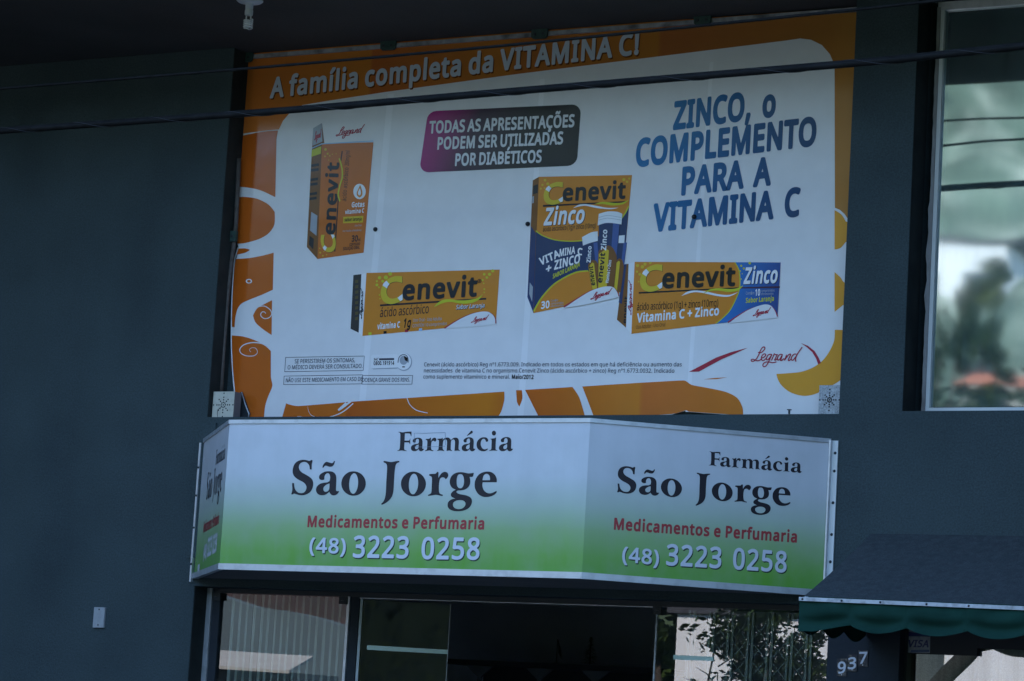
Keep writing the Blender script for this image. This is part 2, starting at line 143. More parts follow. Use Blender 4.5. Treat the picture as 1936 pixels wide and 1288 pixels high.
FONT['B']['á'] = (0.5009, [[97,-29,132,-33,180,-30,209,-22,238,-5,257,-25,314,-26,327,-19,333,-10,335,230,331,278,321,307,305,333,278,355,257,366,209,376,142,373,65,349,46,336,41,326,43,307,59,269,74,253,94,252,142,271,180,277,209,272,218,263,224,250,225,240,218,233,132,226,74,209,36,182,11,144,4,115,3,86,7,58,17,31,46,-4,69,-19],[142,67,122,74,116,86,117,106,131,125,180,137,218,140,224,134,220,106,208,86,180,71],[136,394,190,392,219,413,266,461,297,499,302,518,295,540,276,548,209,548,190,542,120,432,122,406]])
FONT['B']['é'] = (0.5033, [[153,-29,205,-34,262,-28,323,-10,335,0,340,10,341,67,330,87,310,92,243,72,186,70,166,75,147,87,133,106,126,125,128,132,138,134,330,134,349,142,355,154,352,240,345,269,330,301,311,326,290,346,262,362,224,374,186,377,147,373,109,360,85,346,61,325,40,298,22,259,12,221,8,173,11,125,21,86,34,58,53,29,85,0,118,-18],[138,233,131,240,147,264,166,274,186,277,218,269,229,259,238,240,234,234,224,233],[138,394,195,393,221,413,269,461,300,499,305,518,299,538,282,548,205,548,195,544,122,432,122,413,128,401]])
FONT['B']['ê'] = (0.5033, [[153,-29,205,-34,262,-28,323,-10,335,0,340,10,341,67,330,87,310,92,243,72,186,70,166,75,147,87,133,106,126,125,128,132,138,134,330,134,349,142,355,154,352,240,345,269,330,301,311,326,290,346,262,362,224,374,186,377,147,373,109,360,85,346,61,325,40,298,22,259,12,221,8,173,11,125,21,86,34,58,53,29,85,0,118,-18],[138,233,131,240,147,264,166,274,186,277,218,269,229,259,238,240,234,234,224,233],[65,394,118,392,176,434,186,435,243,393,291,391,302,394,314,403,318,413,318,432,224,545,214,548,147,548,132,538,51,439,48,413,52,403]])
FONT['B']['í'] = (0.2579, [[40,-22,55,-27,113,-27,132,-17,138,-3,138,342,132,362,113,371,46,370,29,352,28,-3],[29,400,36,395,55,391,94,392,106,400,157,448,198,496,205,515,199,538,180,548,113,548,94,543,24,438,22,419]])
FONT['B']['ó'] = (0.5362, [[149,-29,186,-33,224,-32,262,-22,301,-3,327,19,350,48,364,77,375,115,380,163,378,211,367,259,354,288,334,317,302,346,272,362,234,374,195,377,157,374,118,364,90,349,62,326,42,301,16,240,9,192,10,144,16,106,32,63,54,29,80,4,109,-15],[157,76,137,96,124,134,122,192,129,230,146,259,159,269,195,276,224,271,250,250,262,221,268,173,260,115,244,86,224,73,186,68],[150,394,205,392,233,413,281,461,312,499,317,518,310,538,291,548,224,548,205,543,134,432,138,404]])
FONT['R'][' '] = (0.2085, [])
FONT['R']['('] = (0.2496, [[114,-101,122,-106,170,-106,177,-101,137,-34,110,33,94,100,88,177,92,244,109,321,136,388,177,455,170,463,122,463,91,427,68,388,48,340,34,292,24,235,22,139,36,52,69,-34]])
FONT['R'][')'] = (0.2496, [[15,-101,19,-106,29,-106,77,-103,101,-73,124,-34,145,14,161,71,169,129,169,225,151,321,114,407,81,455,67,463,29,463,19,461,16,455,57,388,86,311,102,225,103,139,95,81,76,14,50,-44]])
FONT['R']['+'] = (0.4677, [[155,71,166,66,205,66,210,71,211,186,214,199,330,199,338,206,338,244,330,254,214,254,211,263,211,378,205,386,166,387,157,383,155,263,147,254,32,254,27,244,27,206,32,199,153,196]])
FONT['R'][','] = (0.2239, [[22,-83,26,-88,65,-88,74,-80,121,42,127,61,122,77,65,79,55,76]])
FONT['R']['-'] = (0.2672, [[21,147,26,142,179,142,185,147,186,195,179,202,26,201,21,195]])
FONT['R']['.'] = (0.2239, [[65,-9,85,-14,104,-10,126,10,130,29,127,58,121,68,104,79,85,82,65,78,45,58,43,20,52,1]])
FONT['R']['/'] = (0.3073, [[2,0,6,-5,54,-5,67,0,235,451,235,461,179,463,170,452]])
FONT['R']['0'] = (0.4677, [[144,-6,185,-11,214,-9,243,-1,271,16,296,42,313,70,327,109,335,147,340,214,338,282,329,337,316,378,295,416,271,440,243,458,204,469,166,469,137,464,108,452,89,438,69,416,51,383,32,310,28,195,33,147,44,99,60,61,81,32,108,9],[156,51,127,70,114,90,104,118,93,205,96,291,106,349,126,387,156,408,195,411,214,406,233,394,247,378,260,349,272,272,271,166,256,99,233,64,214,52,195,47]])
FONT['R']['1'] = (0.4677, [[168,0,172,-5,182,-5,220,-5,233,0,230,462,178,461,54,365,56,355,86,320,163,381,168,374]])
FONT['R']['2'] = (0.4677, [[26,0,31,-5,136,-5,328,-5,338,0,338,48,328,56,114,58,264,211,292,250,311,288,320,336,314,384,290,426,252,454,194,469,136,466,79,445,32,413,60,373,69,369,106,394,136,406,175,411,204,408,223,399,240,384,249,365,252,336,242,288,213,242,26,48]])
FONT['R']['3'] = (0.4677, [[92,-6,173,-11,240,0,269,13,296,32,312,51,327,80,334,109,335,138,330,166,322,186,298,215,246,243,281,262,307,291,320,330,318,378,308,406,294,426,273,445,250,457,202,468,125,465,67,445,38,428,27,416,58,375,106,399,134,408,173,412,202,409,221,403,240,388,253,358,252,330,245,310,230,292,216,282,173,267,96,264,94,214,106,208,192,204,221,196,241,186,258,166,265,147,266,118,259,94,250,78,230,61,202,51,173,47,106,51,29,76,24,70,24,22,29,14]])
FONT['R']['4'] = (0.4677, [[229,0,234,-5,282,-5,292,-1,293,96,349,99,359,106,359,154,349,159,301,159,293,163,292,461,282,465,234,465,223,461,9,154,9,106,13,100,225,99,228,96],[81,163,225,371,229,355,228,163,215,159,90,159]])
FONT['R']['5'] = (0.4677, [[101,-6,175,-11,242,3,290,33,307,51,323,80,334,128,333,176,320,214,298,243,271,264,232,279,175,286,117,281,112,291,121,397,127,402,300,403,303,416,303,454,300,461,79,463,69,462,64,454,47,243,50,238,79,219,156,229,213,221,232,212,252,195,267,157,266,118,256,90,239,70,213,55,175,47,136,48,88,57,40,76,36,70,36,22,40,13]])
FONT['R']['6'] = (0.4677, [[152,-6,208,-10,237,-6,266,5,291,22,309,42,334,90,342,147,336,195,319,234,285,269,246,286,198,291,170,288,141,279,102,250,99,262,114,330,129,358,144,378,170,397,208,410,256,413,304,407,306,454,300,464,256,469,208,467,170,459,141,447,109,426,83,399,64,368,49,330,36,272,31,214,32,157,41,109,57,70,83,33,112,10],[160,51,131,70,111,99,99,138,100,176,116,205,150,230,189,238,227,232,254,214,270,186,276,147,269,99,252,70,227,53,189,46]])
FONT['R']['7'] = (0.4677, [[82,0,95,-5,143,-5,155,0,340,413,340,451,335,463,25,461,23,413,28,402,249,402,259,401,264,394]])
FONT['R']['8'] = (0.4677, [[134,-6,204,-10,243,-4,271,7,295,22,314,42,327,61,337,90,338,138,325,176,291,213,244,243,291,277,316,310,325,349,321,387,310,412,291,435,262,454,223,466,156,468,99,450,60,417,43,378,42,339,54,301,75,272,111,243,105,234,60,200,37,166,27,128,31,80,43,51,68,22,99,4],[137,50,108,70,93,99,94,138,102,157,117,176,147,198,175,210,223,189,254,166,268,147,275,118,270,90,252,65,233,52,204,45,166,44],[185,270,130,301,114,320,107,339,108,368,116,387,137,404,166,413,204,412,233,402,249,387,259,358,256,330,243,307,223,290]])
FONT['R']['9'] = (0.4677, [[72,-6,118,-11,166,-8,205,1,234,14,262,34,287,61,305,90,320,128,333,186,338,243,337,301,327,349,312,387,291,419,262,445,224,463,166,469,135,464,108,454,80,437,61,417,35,368,27,310,33,262,49,224,80,191,118,173,166,167,220,176,243,188,262,204,269,195,255,128,240,99,224,80,195,60,157,47,118,45,67,51,61,44,61,3],[147,224,118,239,99,269,93,310,99,356,117,387,138,403,166,411,205,408,234,392,259,358,270,320,269,282,252,253,224,231,186,221]])
FONT['R']['A'] = (0.5214, [[-5,0,0,-5,58,-5,63,0,115,134,125,137,288,137,346,-1,403,-5,414,0,240,451,230,465,182,465,173,457],[144,198,140,202,202,372,211,361,269,202,259,198]])
FONT['R']['C'] = (0.5158, [[197,-6,250,-11,289,-10,366,6,372,13,372,61,366,67,298,52,231,51,183,65,150,90,124,128,108,186,106,253,118,310,130,339,154,370,183,391,212,403,241,408,279,408,366,386,390,435,381,445,366,451,318,464,260,469,212,465,164,452,126,431,96,406,68,368,50,330,37,272,35,205,43,147,58,103,83,61,111,32,154,6]])
FONT['R']['D'] = (0.5944, [[57,0,62,-5,187,-5,273,5,341,33,371,58,395,86,415,125,429,173,434,230,430,288,417,336,402,365,379,396,349,422,302,447,254,459,197,463,59,461],[129,54,125,67,125,394,128,403,216,403,254,397,283,387,305,374,326,355,345,326,356,298,363,230,361,192,348,144,321,102,302,86,273,70,216,56]])
FONT['R']['E'] = (0.4549, [[57,0,62,-5,101,-5,312,-5,323,0,323,48,312,55,129,55,125,67,125,202,129,209,302,209,308,211,311,221,311,259,304,269,129,269,125,278,125,394,129,402,139,403,317,403,323,413,321,461,59,461]])
FONT['R']['G'] = (0.5928, [[204,-6,260,-11,318,-9,375,0,420,13,424,22,424,243,414,247,260,246,256,234,256,195,260,186,356,186,357,61,337,54,289,49,250,49,212,56,177,70,152,90,130,118,117,147,107,186,104,234,108,272,122,320,139,349,164,375,193,392,231,405,270,409,308,407,394,385,417,435,408,445,356,461,308,468,250,468,193,458,145,439,106,411,77,378,55,339,39,282,35,224,40,166,57,109,86,61,116,32,154,9]])
FONT['R']['I'] = (0.2809, [[21,0,26,-5,93,-5,189,-5,195,0,196,29,190,38,148,48,142,58,142,403,150,410,194,422,196,451,189,463,23,461,22,422,64,411,75,403,75,58,69,48,26,38,21,29]])
FONT['R']['L'] = (0.4292, [[57,0,62,-5,129,-5,312,-5,325,0,325,48,321,55,127,58,125,451,120,463,62,463,57,451]])
FONT['R']['M'] = (0.7363, [[57,0,62,-5,110,-5,120,0,120,370,122,355,129,346,259,0,264,-5,273,-5,312,-5,317,0,456,365,459,355,459,0,465,-5,523,-2,523,461,433,461,293,100,283,111,151,461,59,461]])
FONT['R']['N'] = (0.6185, [[57,0,62,-5,110,-5,120,0,117,355,120,361,353,0,360,-5,417,-5,430,0,430,451,427,462,368,461,369,115,360,109,132,461,59,461]])
FONT['R']['O'] = (0.6353, [[198,-6,250,-11,289,-9,327,0,366,17,399,42,424,70,442,104,457,147,466,205,465,262,458,310,441,358,417,397,385,429,346,452,308,464,270,469,222,468,174,459,135,442,106,422,78,390,58,356,43,310,35,253,36,195,43,147,60,99,83,61,116,29,154,7],[222,51,193,58,164,74,145,91,127,118,116,147,108,186,105,234,109,282,126,339,145,368,164,385,183,396,212,406,279,408,308,401,337,386,356,368,375,339,388,301,395,262,392,176,374,118,356,90,337,73,318,61,289,52,250,48]])
FONT['R']['P'] = (0.4942, [[57,0,62,-5,120,-5,125,0,125,163,128,173,216,176,264,187,312,213,342,250,354,278,359,307,355,365,344,394,331,412,294,442,254,456,216,462,59,461],[129,233,125,240,125,394,128,403,225,399,254,389,273,375,288,346,291,317,283,279,268,259,245,244,216,237]])
FONT['R']['R'] = (0.5078, [[57,0,62,-5,120,-5,125,0,125,173,129,184,209,182,321,-5,389,-5,394,0,272,202,312,225,331,243,350,273,359,307,359,346,350,385,331,417,302,439,264,455,225,461,59,461],[129,244,125,250,125,394,129,403,225,400,254,392,273,378,287,355,291,326,287,298,272,269,254,255,225,246]])
FONT['R']['S'] = (0.4493, [[92,-6,177,-11,234,0,282,25,312,61,323,90,326,138,320,166,304,195,282,217,256,234,129,293,106,320,102,349,105,368,117,387,138,401,158,407,225,405,292,385,301,397,315,435,309,445,234,466,186,469,148,466,110,456,81,440,62,423,44,397,35,368,35,330,44,291,62,264,81,246,110,227,225,176,248,157,259,128,257,99,248,80,234,67,206,54,167,49,119,51,33,75,28,70,30,13,52,3]])
FONT['R']['T'] = (0.4549, [[145,0,150,-5,208,-4,212,0,212,394,218,402,352,403,352,462,4,461,2,413,6,403,131,403,141,402,145,394]])
FONT['R']['U'] = (0.5952, [[184,-6,259,-10,317,3,365,33,384,55,398,80,411,118,415,157,413,460,355,463,349,454,349,157,339,109,322,80,298,61,269,52,240,49,202,52,173,61,147,80,129,109,121,157,120,454,115,462,106,463,58,462,53,454,53,166,60,109,80,61,104,32,144,5]])
FONT['R']['V'] = (0.4902, [[158,0,163,-5,173,-5,221,-5,226,0,388,451,384,463,326,463,317,452,192,88,176,144,67,453,58,463,-3,461,-3,451]])
FONT['R']['Z'] = (0.4677, [[20,0,24,-5,44,-5,341,-5,346,0,347,48,341,56,107,58,340,413,337,461,30,461,27,413,34,402,236,402,245,401,251,394,22,48]])
FONT['R']['a'] = (0.4589, [[100,-6,145,-11,193,-4,222,11,250,38,261,3,270,-5,308,-4,313,3,313,234,309,272,299,301,289,317,270,334,250,344,212,353,154,353,97,338,63,320,78,282,87,274,154,297,183,299,212,295,231,283,240,272,247,243,248,224,246,214,241,212,164,208,106,197,68,179,38,147,27,118,25,99,32,51,42,32,58,14],[126,48,104,61,94,80,94,109,111,138,126,147,164,158,241,163,247,157,241,99,222,68,183,48,154,44]])
FONT['R']['b'] = (0.5022, [[176,-6,218,-11,266,-4,304,16,329,42,349,80,361,128,364,176,358,234,346,272,323,309,295,333,266,347,218,354,189,352,160,344,122,318,119,320,115,330,116,483,112,492,55,492,50,483,50,3,55,-4,93,-5,101,3,112,34,141,9],[170,51,141,70,123,109,116,176,124,243,139,272,160,289,199,298,237,294,256,285,270,272,289,234,296,176,288,109,269,70,247,53,208,45]])
FONT['R']['c'] = (0.3939, [[149,-6,189,-11,227,-9,266,0,286,13,285,62,275,65,237,52,198,47,170,49,141,61,122,79,110,99,99,157,104,224,115,253,129,272,150,287,189,296,218,294,268,282,275,287,291,330,275,342,237,352,198,355,160,352,131,344,102,330,78,310,56,282,43,253,34,214,31,166,35,118,46,80,61,51,83,26,112,7]])
FONT['R']['d'] = (0.5022, [[138,-6,179,-11,218,-6,246,6,275,29,285,26,289,3,294,-4,333,-5,342,-2,345,3,342,490,285,492,279,483,280,330,275,317,246,339,218,350,189,355,150,353,112,341,83,321,58,291,44,262,36,234,31,176,32,138,44,80,59,51,83,22,112,3],[160,49,141,57,126,70,106,109,99,166,102,214,119,262,141,286,170,297,208,297,245,282,266,253,279,195,276,118,262,80,237,56,198,46]])
FONT['R']['e'] = (0.4613, [[156,-6,198,-11,256,-7,314,11,319,22,319,61,314,70,237,48,198,47,170,51,131,72,117,90,104,118,99,147,102,155,323,156,333,161,331,234,323,262,310,291,274,330,246,344,218,352,189,355,150,351,122,342,93,324,57,282,44,253,34,214,31,166,34,128,52,70,72,42,93,22,122,5],[102,213,108,243,124,272,150,292,179,299,208,297,237,283,256,256,264,224,264,214,256,211]])
FONT['R']['f'] = (0.2849, [[65,0,77,-5,125,-5,131,0,131,288,134,294,144,295,211,295,218,307,218,336,211,349,134,350,131,355,132,384,139,413,154,432,173,439,233,432,240,439,250,470,253,480,250,484,211,493,182,496,144,491,115,480,92,461,76,432,68,403,65,355,58,347,10,332,5,326,5,307,10,295,58,295,65,288]])
FONT['R']['g'] = (0.5022, [[122,-154,198,-158,256,-149,300,-125,329,-87,339,-58,345,-10,342,347,294,349,285,312,246,338,218,350,179,355,131,348,103,336,83,320,58,288,45,261,32,201,36,115,56,57,83,23,102,8,131,-5,179,-11,235,0,275,27,280,19,278,-29,269,-58,256,-77,227,-96,189,-102,150,-100,112,-93,62,-77,57,-87,59,-135,83,-145],[170,46,150,52,131,64,111,96,100,144,101,211,117,259,141,285,170,297,208,296,246,280,268,249,279,201,278,124,267,86,246,61,218,48]])
FONT['R']['h'] = (0.5046, [[50,0,55,-5,112,-4,116,0,116,192,124,240,131,259,151,282,179,295,208,298,237,295,256,287,274,269,281,250,284,0,295,-5,343,-5,349,0,349,240,345,269,335,298,322,317,299,336,275,347,237,354,199,353,170,346,141,333,122,317,115,326,116,480,112,492,55,492,50,480]])
FONT['R']['i'] = (0.2159, [[50,0,60,-5,108,-5,115,0,116,336,114,346,108,349,50,346],[61,403,88,397,105,403,115,413,121,432,119,451,106,470,79,477,60,470,51,461,46,432,51,413]])
FONT['R']['j'] = (0.2159, [[-26,-154,32,-158,70,-147,95,-125,112,-87,116,-48,116,336,114,345,109,349,61,349,50,345,49,-68,42,-88,22,-100,-6,-102,-36,-96,-40,-106,-40,-144],[61,403,90,397,104,403,114,412,121,441,115,460,106,470,80,477,61,471,51,460,45,441,47,422]])
FONT['R']['l'] = (0.2159, [[50,0,55,-5,112,-4,116,0,116,480,112,492,55,492,50,480]])
FONT['R']['m'] = (0.7588, [[50,0,55,-5,112,-4,116,0,116,192,123,240,136,269,151,284,179,296,208,298,227,295,247,285,259,269,266,250,269,0,275,-5,333,-1,334,192,340,240,353,269,371,286,391,294,419,298,448,294,461,288,477,271,485,250,488,0,496,-5,544,-5,552,0,551,250,546,278,535,307,519,326,496,342,448,354,410,353,379,346,344,326,323,304,285,338,247,352,208,355,170,348,141,335,112,307,103,348,55,349,50,336]])
FONT['R']['n'] = (0.5046, [[50,0,55,-5,112,-4,116,0,116,182,124,240,138,269,151,282,170,292,208,298,237,295,256,287,274,269,281,250,284,0,295,-5,343,-5,349,0,348,250,335,298,313,326,285,344,266,350,208,355,179,350,151,339,131,326,112,306,103,348,55,349,51,346]])
FONT['R']['o'] = (0.4942, [[152,-6,179,-11,218,-10,256,-1,285,13,325,51,341,80,351,109,358,157,357,195,351,234,337,272,318,301,294,324,266,341,237,350,198,355,160,352,131,344,102,330,78,310,62,291,46,262,37,234,31,157,36,118,49,80,65,51,93,22,122,4],[160,50,129,70,107,109,99,166,104,224,120,262,141,284,179,297,218,296,237,290,256,277,279,243,290,186,284,118,268,80,237,54,198,45]])
FONT['R']['p'] = (0.5022, [[50,-154,55,-159,64,-159,112,-158,116,-154,115,9,115,19,122,25,151,4,179,-7,218,-11,247,-9,275,0,304,17,326,38,343,67,357,105,363,144,363,201,357,240,348,268,326,307,285,340,247,352,189,353,144,336,112,307,103,348,55,349,51,345],[189,47,170,51,151,62,137,76,127,96,116,153,119,220,130,259,151,283,179,295,227,296,263,278,282,249,295,192,293,134,277,86,256,60,227,47]])
FONT['R']['q'] = (0.5022, [[279,-154,285,-159,333,-159,345,-154,345,345,294,349,285,314,275,315,237,343,208,352,160,354,131,348,102,335,79,316,57,288,44,259,34,220,31,172,33,134,43,86,55,57,74,32,102,8,131,-5,170,-11,208,-8,246,6,276,28,279,19],[170,46,150,52,131,65,111,96,100,144,102,211,117,259,141,286,170,297,208,297,246,280,267,249,279,192,277,124,266,86,246,62,218,49]])
FONT['R']['r'] = (0.3402, [[50,0,55,-5,112,-4,116,0,116,192,124,230,141,260,170,283,208,294,247,290,254,298,260,346,256,350,218,355,179,349,141,327,112,294,103,348,55,349,51,346]])
FONT['R']['s'] = (0.3931, [[84,-6,138,-11,196,-5,240,13,269,42,281,70,283,99,278,128,267,147,233,176,110,232,97,243,91,262,100,283,119,294,138,298,186,297,254,278,274,320,273,332,206,352,138,354,81,339,53,320,38,301,31,282,28,253,34,224,46,205,81,178,196,125,214,109,218,99,218,80,206,61,186,50,167,45,110,47,31,70,30,13]])
FONT['R']['t'] = (0.2985, [[123,-6,173,-11,212,-4,222,3,221,46,212,50,164,45,143,51,126,70,120,109,121,291,125,295,212,295,219,301,220,339,212,349,125,349,120,358,118,426,87,428,77,424,57,358,49,350,7,330,5,301,10,296,49,295,54,291,54,99,58,61,77,21,97,4]])
FONT['R']['u'] = (0.5046, [[131,-6,175,-11,214,-7,252,8,281,32,291,2,300,-5,339,-5,347,3,347,339,339,349,291,349,281,341,280,147,268,90,252,67,233,54,185,45,156,49,137,58,125,70,117,90,113,128,113,339,108,348,51,349,46,339,46,118,51,70,63,42,79,20,104,3]])
FONT['R']['v'] = (0.4164, [[125,0,134,-5,192,-5,200,0,328,336,330,346,326,349,269,349,259,340,163,67,67,339,58,349,0,349,-4,346]])
FONT['R']['z'] = (0.3859, [[20,0,25,-5,92,-5,275,-5,281,0,281,38,275,48,111,49,106,58,275,298,275,347,44,349,32,346,31,307,35,296,188,295,195,288,21,38]])
FONT['R']['º'] = (0.3105, [[87,246,126,241,165,249,193,268,217,303,226,351,220,399,198,438,165,460,126,468,78,461,44,438,25,409,18,380,16,351,24,303,49,267],[88,293,73,313,67,332,67,371,74,399,80,409,97,421,126,424,145,420,165,404,173,380,175,342,168,313,155,294,136,286,107,286]])
FONT['R']['Á'] = (0.5214, [[-5,0,0,-5,58,-5,63,0,115,134,125,137,288,137,346,-1,403,-5,414,0,240,451,230,465,182,465,173,457],[144,198,140,202,202,372,211,361,269,202,259,198],[170,499,211,500,279,566,302,595,304,605,298,610,230,610,170,518,165,509]])
FONT['R']['Ã'] = (0.5214, [[-5,0,0,-5,58,-5,63,0,115,134,125,137,288,137,346,-1,403,-5,414,0,240,451,230,465,182,465,173,457],[144,198,140,202,202,372,211,361,269,202,259,198],[85,499,119,499,136,528,154,535,173,531,230,502,250,499,278,504,298,516,313,538,327,586,317,591,288,589,278,566,269,557,259,554,240,556,173,588,134,586,115,576,98,557,86,528,82,509]])
FONT['R']['Ç'] = (0.5158, [[173,-154,202,-158,241,-156,270,-148,290,-135,306,-106,307,-77,291,-48,256,-29,260,-20,270,-11,327,-4,370,9,372,57,366,67,298,52,231,51,193,61,154,86,126,124,110,172,105,230,113,297,129,336,149,364,174,386,202,400,241,408,279,408,366,386,388,432,387,441,346,458,298,467,241,469,193,461,145,443,106,416,78,384,56,345,43,307,35,249,35,201,44,144,67,86,94,48,126,22,172,0,214,-10,198,-48,198,-58,241,-71,253,-87,250,-101,241,-109,222,-113,174,-113]])
FONT['R']['É'] = (0.4549, [[57,0,62,-5,101,-5,312,-5,323,0,323,48,312,55,129,55,125,67,125,202,129,209,302,209,308,211,311,221,311,259,304,269,129,269,125,278,125,394,129,402,139,403,317,403,323,413,321,461,59,461],[160,499,197,498,206,503,283,581,294,595,293,609,225,610,217,605,162,518,157,509]])
FONT['R']['á'] = (0.4589, [[100,-6,145,-11,193,-4,222,11,250,38,261,3,270,-5,308,-4,313,3,313,234,309,272,299,301,289,317,270,334,250,344,212,353,154,353,97,338,63,320,78,282,87,274,154,297,183,299,212,295,231,283,240,272,247,243,248,224,246,214,241,212,164,208,106,197,68,179,38,147,27,118,25,99,32,51,42,32,58,14],[126,48,104,61,94,80,94,109,111,138,126,147,164,158,241,163,247,157,241,99,222,68,183,48,154,44],[142,387,183,384,193,390,260,457,280,483,280,493,270,496,212,496,203,493,141,397]])
FONT['R']['ê'] = (0.4613, [[156,-6,198,-11,256,-7,314,11,319,22,319,61,314,70,237,48,198,47,170,51,131,72,117,90,104,118,99,147,102,155,323,156,333,161,331,234,323,262,310,291,274,330,246,344,218,352,189,355,150,351,122,342,93,324,57,282,44,253,34,214,31,166,34,128,52,70,72,42,93,22,122,5],[102,213,108,243,124,272,150,292,179,299,208,297,237,283,256,256,264,224,264,214,256,211],[70,387,74,384,112,384,141,403,179,438,246,386,294,386,296,397,215,493,208,496,160,496,149,493,74,402]])
FONT['R']['í'] = (0.2159, [[50,0,58,-5,106,-5,116,0,116,336,115,346,106,349,58,349,52,346,50,336],[49,384,87,384,97,391,157,451,180,480,182,490,174,496,106,494,48,403,44,394]])
FONT['R']['ó'] = (0.4942, [[152,-6,179,-11,218,-10,256,-1,285,13,325,51,341,80,351,109,358,157,357,195,351,234,337,272,318,301,294,324,266,341,237,350,198,355,160,352,131,344,102,330,78,310,62,291,46,262,37,234,31,157,36,118,49,80,65,51,93,22,122,4],[160,50,129,70,107,109,99,166,104,224,120,262,141,284,179,297,218,296,237,290,256,277,279,243,290,186,284,118,268,80,237,54,198,45],[156,387,170,384,203,387,275,459,294,483,293,493,285,496,218,494,156,397]])
FONT['X']['Z'] = (0.5202, [[8,-28,25,-33,342,-33,359,-28,369,-18,375,1,375,49,370,68,361,78,342,84,169,84,158,87,367,404,368,462,361,478,352,487,332,491,35,491,16,486,6,478,-1,462,-1,404,6,387,16,378,35,374,188,374,199,366,-5,58,-8,39,-7,-9]])
FONT['X']['I'] = (0.3334, [[9,-28,26,-33,190,-33,209,-28,223,-9,224,30,220,49,209,61,180,70,170,78,170,385,209,397,218,407,224,423,221,471,215,481,199,490,26,491,7,485,-4,471,-7,423,-2,408,14,394,47,385,47,78,36,69,7,60,-3,49,-7,30,-6,-9]])
FONT['X']['N'] = (0.671, [[45,-28,63,-33,121,-32,140,-22,147,-9,149,262,332,-20,351,-32,428,-33,442,-28,452,-18,458,1,458,452,455,471,447,483,428,491,370,491,351,484,341,471,339,222,332,204,152,481,140,489,121,491,59,490,39,481,32,471,29,452,29,1,35,-18]])
FONT['X']['C'] = (0.5683, [[194,-34,251,-39,328,-33,386,-15,399,4,399,71,386,90,366,95,304,81,261,77,232,79,203,87,174,105,156,129,143,158,134,206,134,254,144,302,165,340,194,365,222,377,261,381,299,376,357,356,376,359,388,369,416,426,417,446,405,464,366,481,309,494,251,497,194,491,146,475,107,453,69,418,40,375,21,330,9,273,7,206,15,148,33,90,59,46,98,7,136,-16]])
FONT['X']['O'] = (0.6878, [[196,-34,251,-39,299,-35,338,-26,386,-4,420,23,445,52,471,100,486,148,494,206,493,263,484,321,467,369,443,409,405,449,357,478,309,493,251,498,194,493,159,484,117,464,78,434,55,407,33,369,15,311,7,254,9,186,19,129,40,77,69,35,107,1,146,-20],[222,79,194,88,175,100,148,138,134,206,137,282,153,330,166,350,184,365,222,379,280,379,309,370,328,357,347,332,356,311,367,254,364,177,348,129,318,94,280,79]])
FONT['X'][','] = (0.2764, [[10,-111,27,-116,75,-115,95,-101,131,-15,156,62,153,81,133,104,56,107,39,100,30,91,-6,-82,-1,-101]])
FONT['X'][' '] = (0.2085, [])
FONT['X']['o'] = (0.5467, [[149,-34,190,-39,228,-37,266,-27,295,-13,324,8,353,42,368,71,380,110,385,148,385,196,378,244,363,282,343,314,314,343,276,367,238,379,199,383,151,379,94,358,65,337,42,311,25,282,11,244,3,196,4,148,12,100,27,62,46,31,74,1,113,-23],[161,81,141,100,131,129,127,177,133,225,148,254,161,263,190,270,218,267,238,256,247,244,258,215,262,167,255,119,240,90,218,77,190,73]])
FONT['X']['M'] = (0.7888, [[45,-28,63,-33,121,-32,140,-22,147,-9,149,213,153,193,159,187,233,-9,245,-27,265,-33,313,-33,328,-28,339,-18,428,213,430,1,435,-18,447,-29,466,-33,524,-33,543,-23,552,1,552,452,550,471,543,481,524,491,437,491,412,481,293,180,284,189,171,481,159,489,140,491,63,491,39,481,32,471,29,452,29,1,35,-18]])
FONT['X']['P'] = (0.5467, [[45,-28,63,-33,121,-33,137,-28,147,-18,153,1,153,135,157,145,236,151,293,169,341,202,369,241,381,270,388,308,381,375,358,423,341,442,313,464,255,484,188,491,59,490,44,485,32,471,29,1,35,-18],[159,261,153,270,153,366,157,375,217,373,236,367,252,356,261,337,263,318,260,298,249,279,217,265]])
FONT['X']['L'] = (0.4817, [[45,-28,63,-33,322,-33,341,-25,352,-9,352,58,341,76,332,82,159,84,154,87,153,462,143,481,121,491,53,490,39,481,30,462,29,1,35,-18]])
FONT['X']['E'] = (0.5074, [[45,-28,63,-33,322,-33,345,-18,351,1,350,58,341,74,332,80,159,83,154,87,153,97,153,174,159,181,313,182,331,193,337,202,339,270,332,285,322,293,303,297,159,297,153,308,153,366,159,374,322,375,341,384,351,404,351,462,342,481,332,488,313,491,63,491,44,485,32,471,29,1,35,-18]])
FONT['X']['T'] = (0.5074, [[133,-28,151,-33,209,-33,228,-25,238,-12,240,366,247,374,353,375,373,385,382,404,382,462,373,481,362,488,7,491,-12,485,-24,471,-26,404,-22,391,-12,380,7,375,113,374,117,366,117,1,122,-18]])
FONT['X']['A'] = (0.5739, [[-17,-28,1,-33,58,-33,78,-26,90,-9,134,106,145,109,270,109,318,-9,327,-24,337,-30,414,-33,436,-18,441,-9,440,10,262,471,243,490,174,492,154,482,148,471,-31,10,-32,-9],[183,229,202,287,212,275,228,231,222,226]])
FONT['X']['R'] = (0.5603, [[45,-28,63,-33,121,-33,137,-28,147,-18,153,1,153,145,159,156,188,156,197,148,303,-27,322,-33,389,-33,406,-28,416,-18,422,1,418,15,316,183,313,193,350,222,370,250,382,279,388,327,383,375,368,414,345,442,313,466,255,485,188,491,59,490,44,485,32,471,29,1,35,-18],[159,271,153,279,153,366,159,375,226,371,255,357,263,327,261,308,252,289,236,278,217,273]])
FONT['X']['V'] = (0.5427, [[147,-28,164,-33,222,-33,241,-26,250,-15,417,452,414,474,394,489,318,490,298,478,193,183,87,476,68,490,1,491,-18,485,-30,471,-33,462,-29,442,132,-9]])
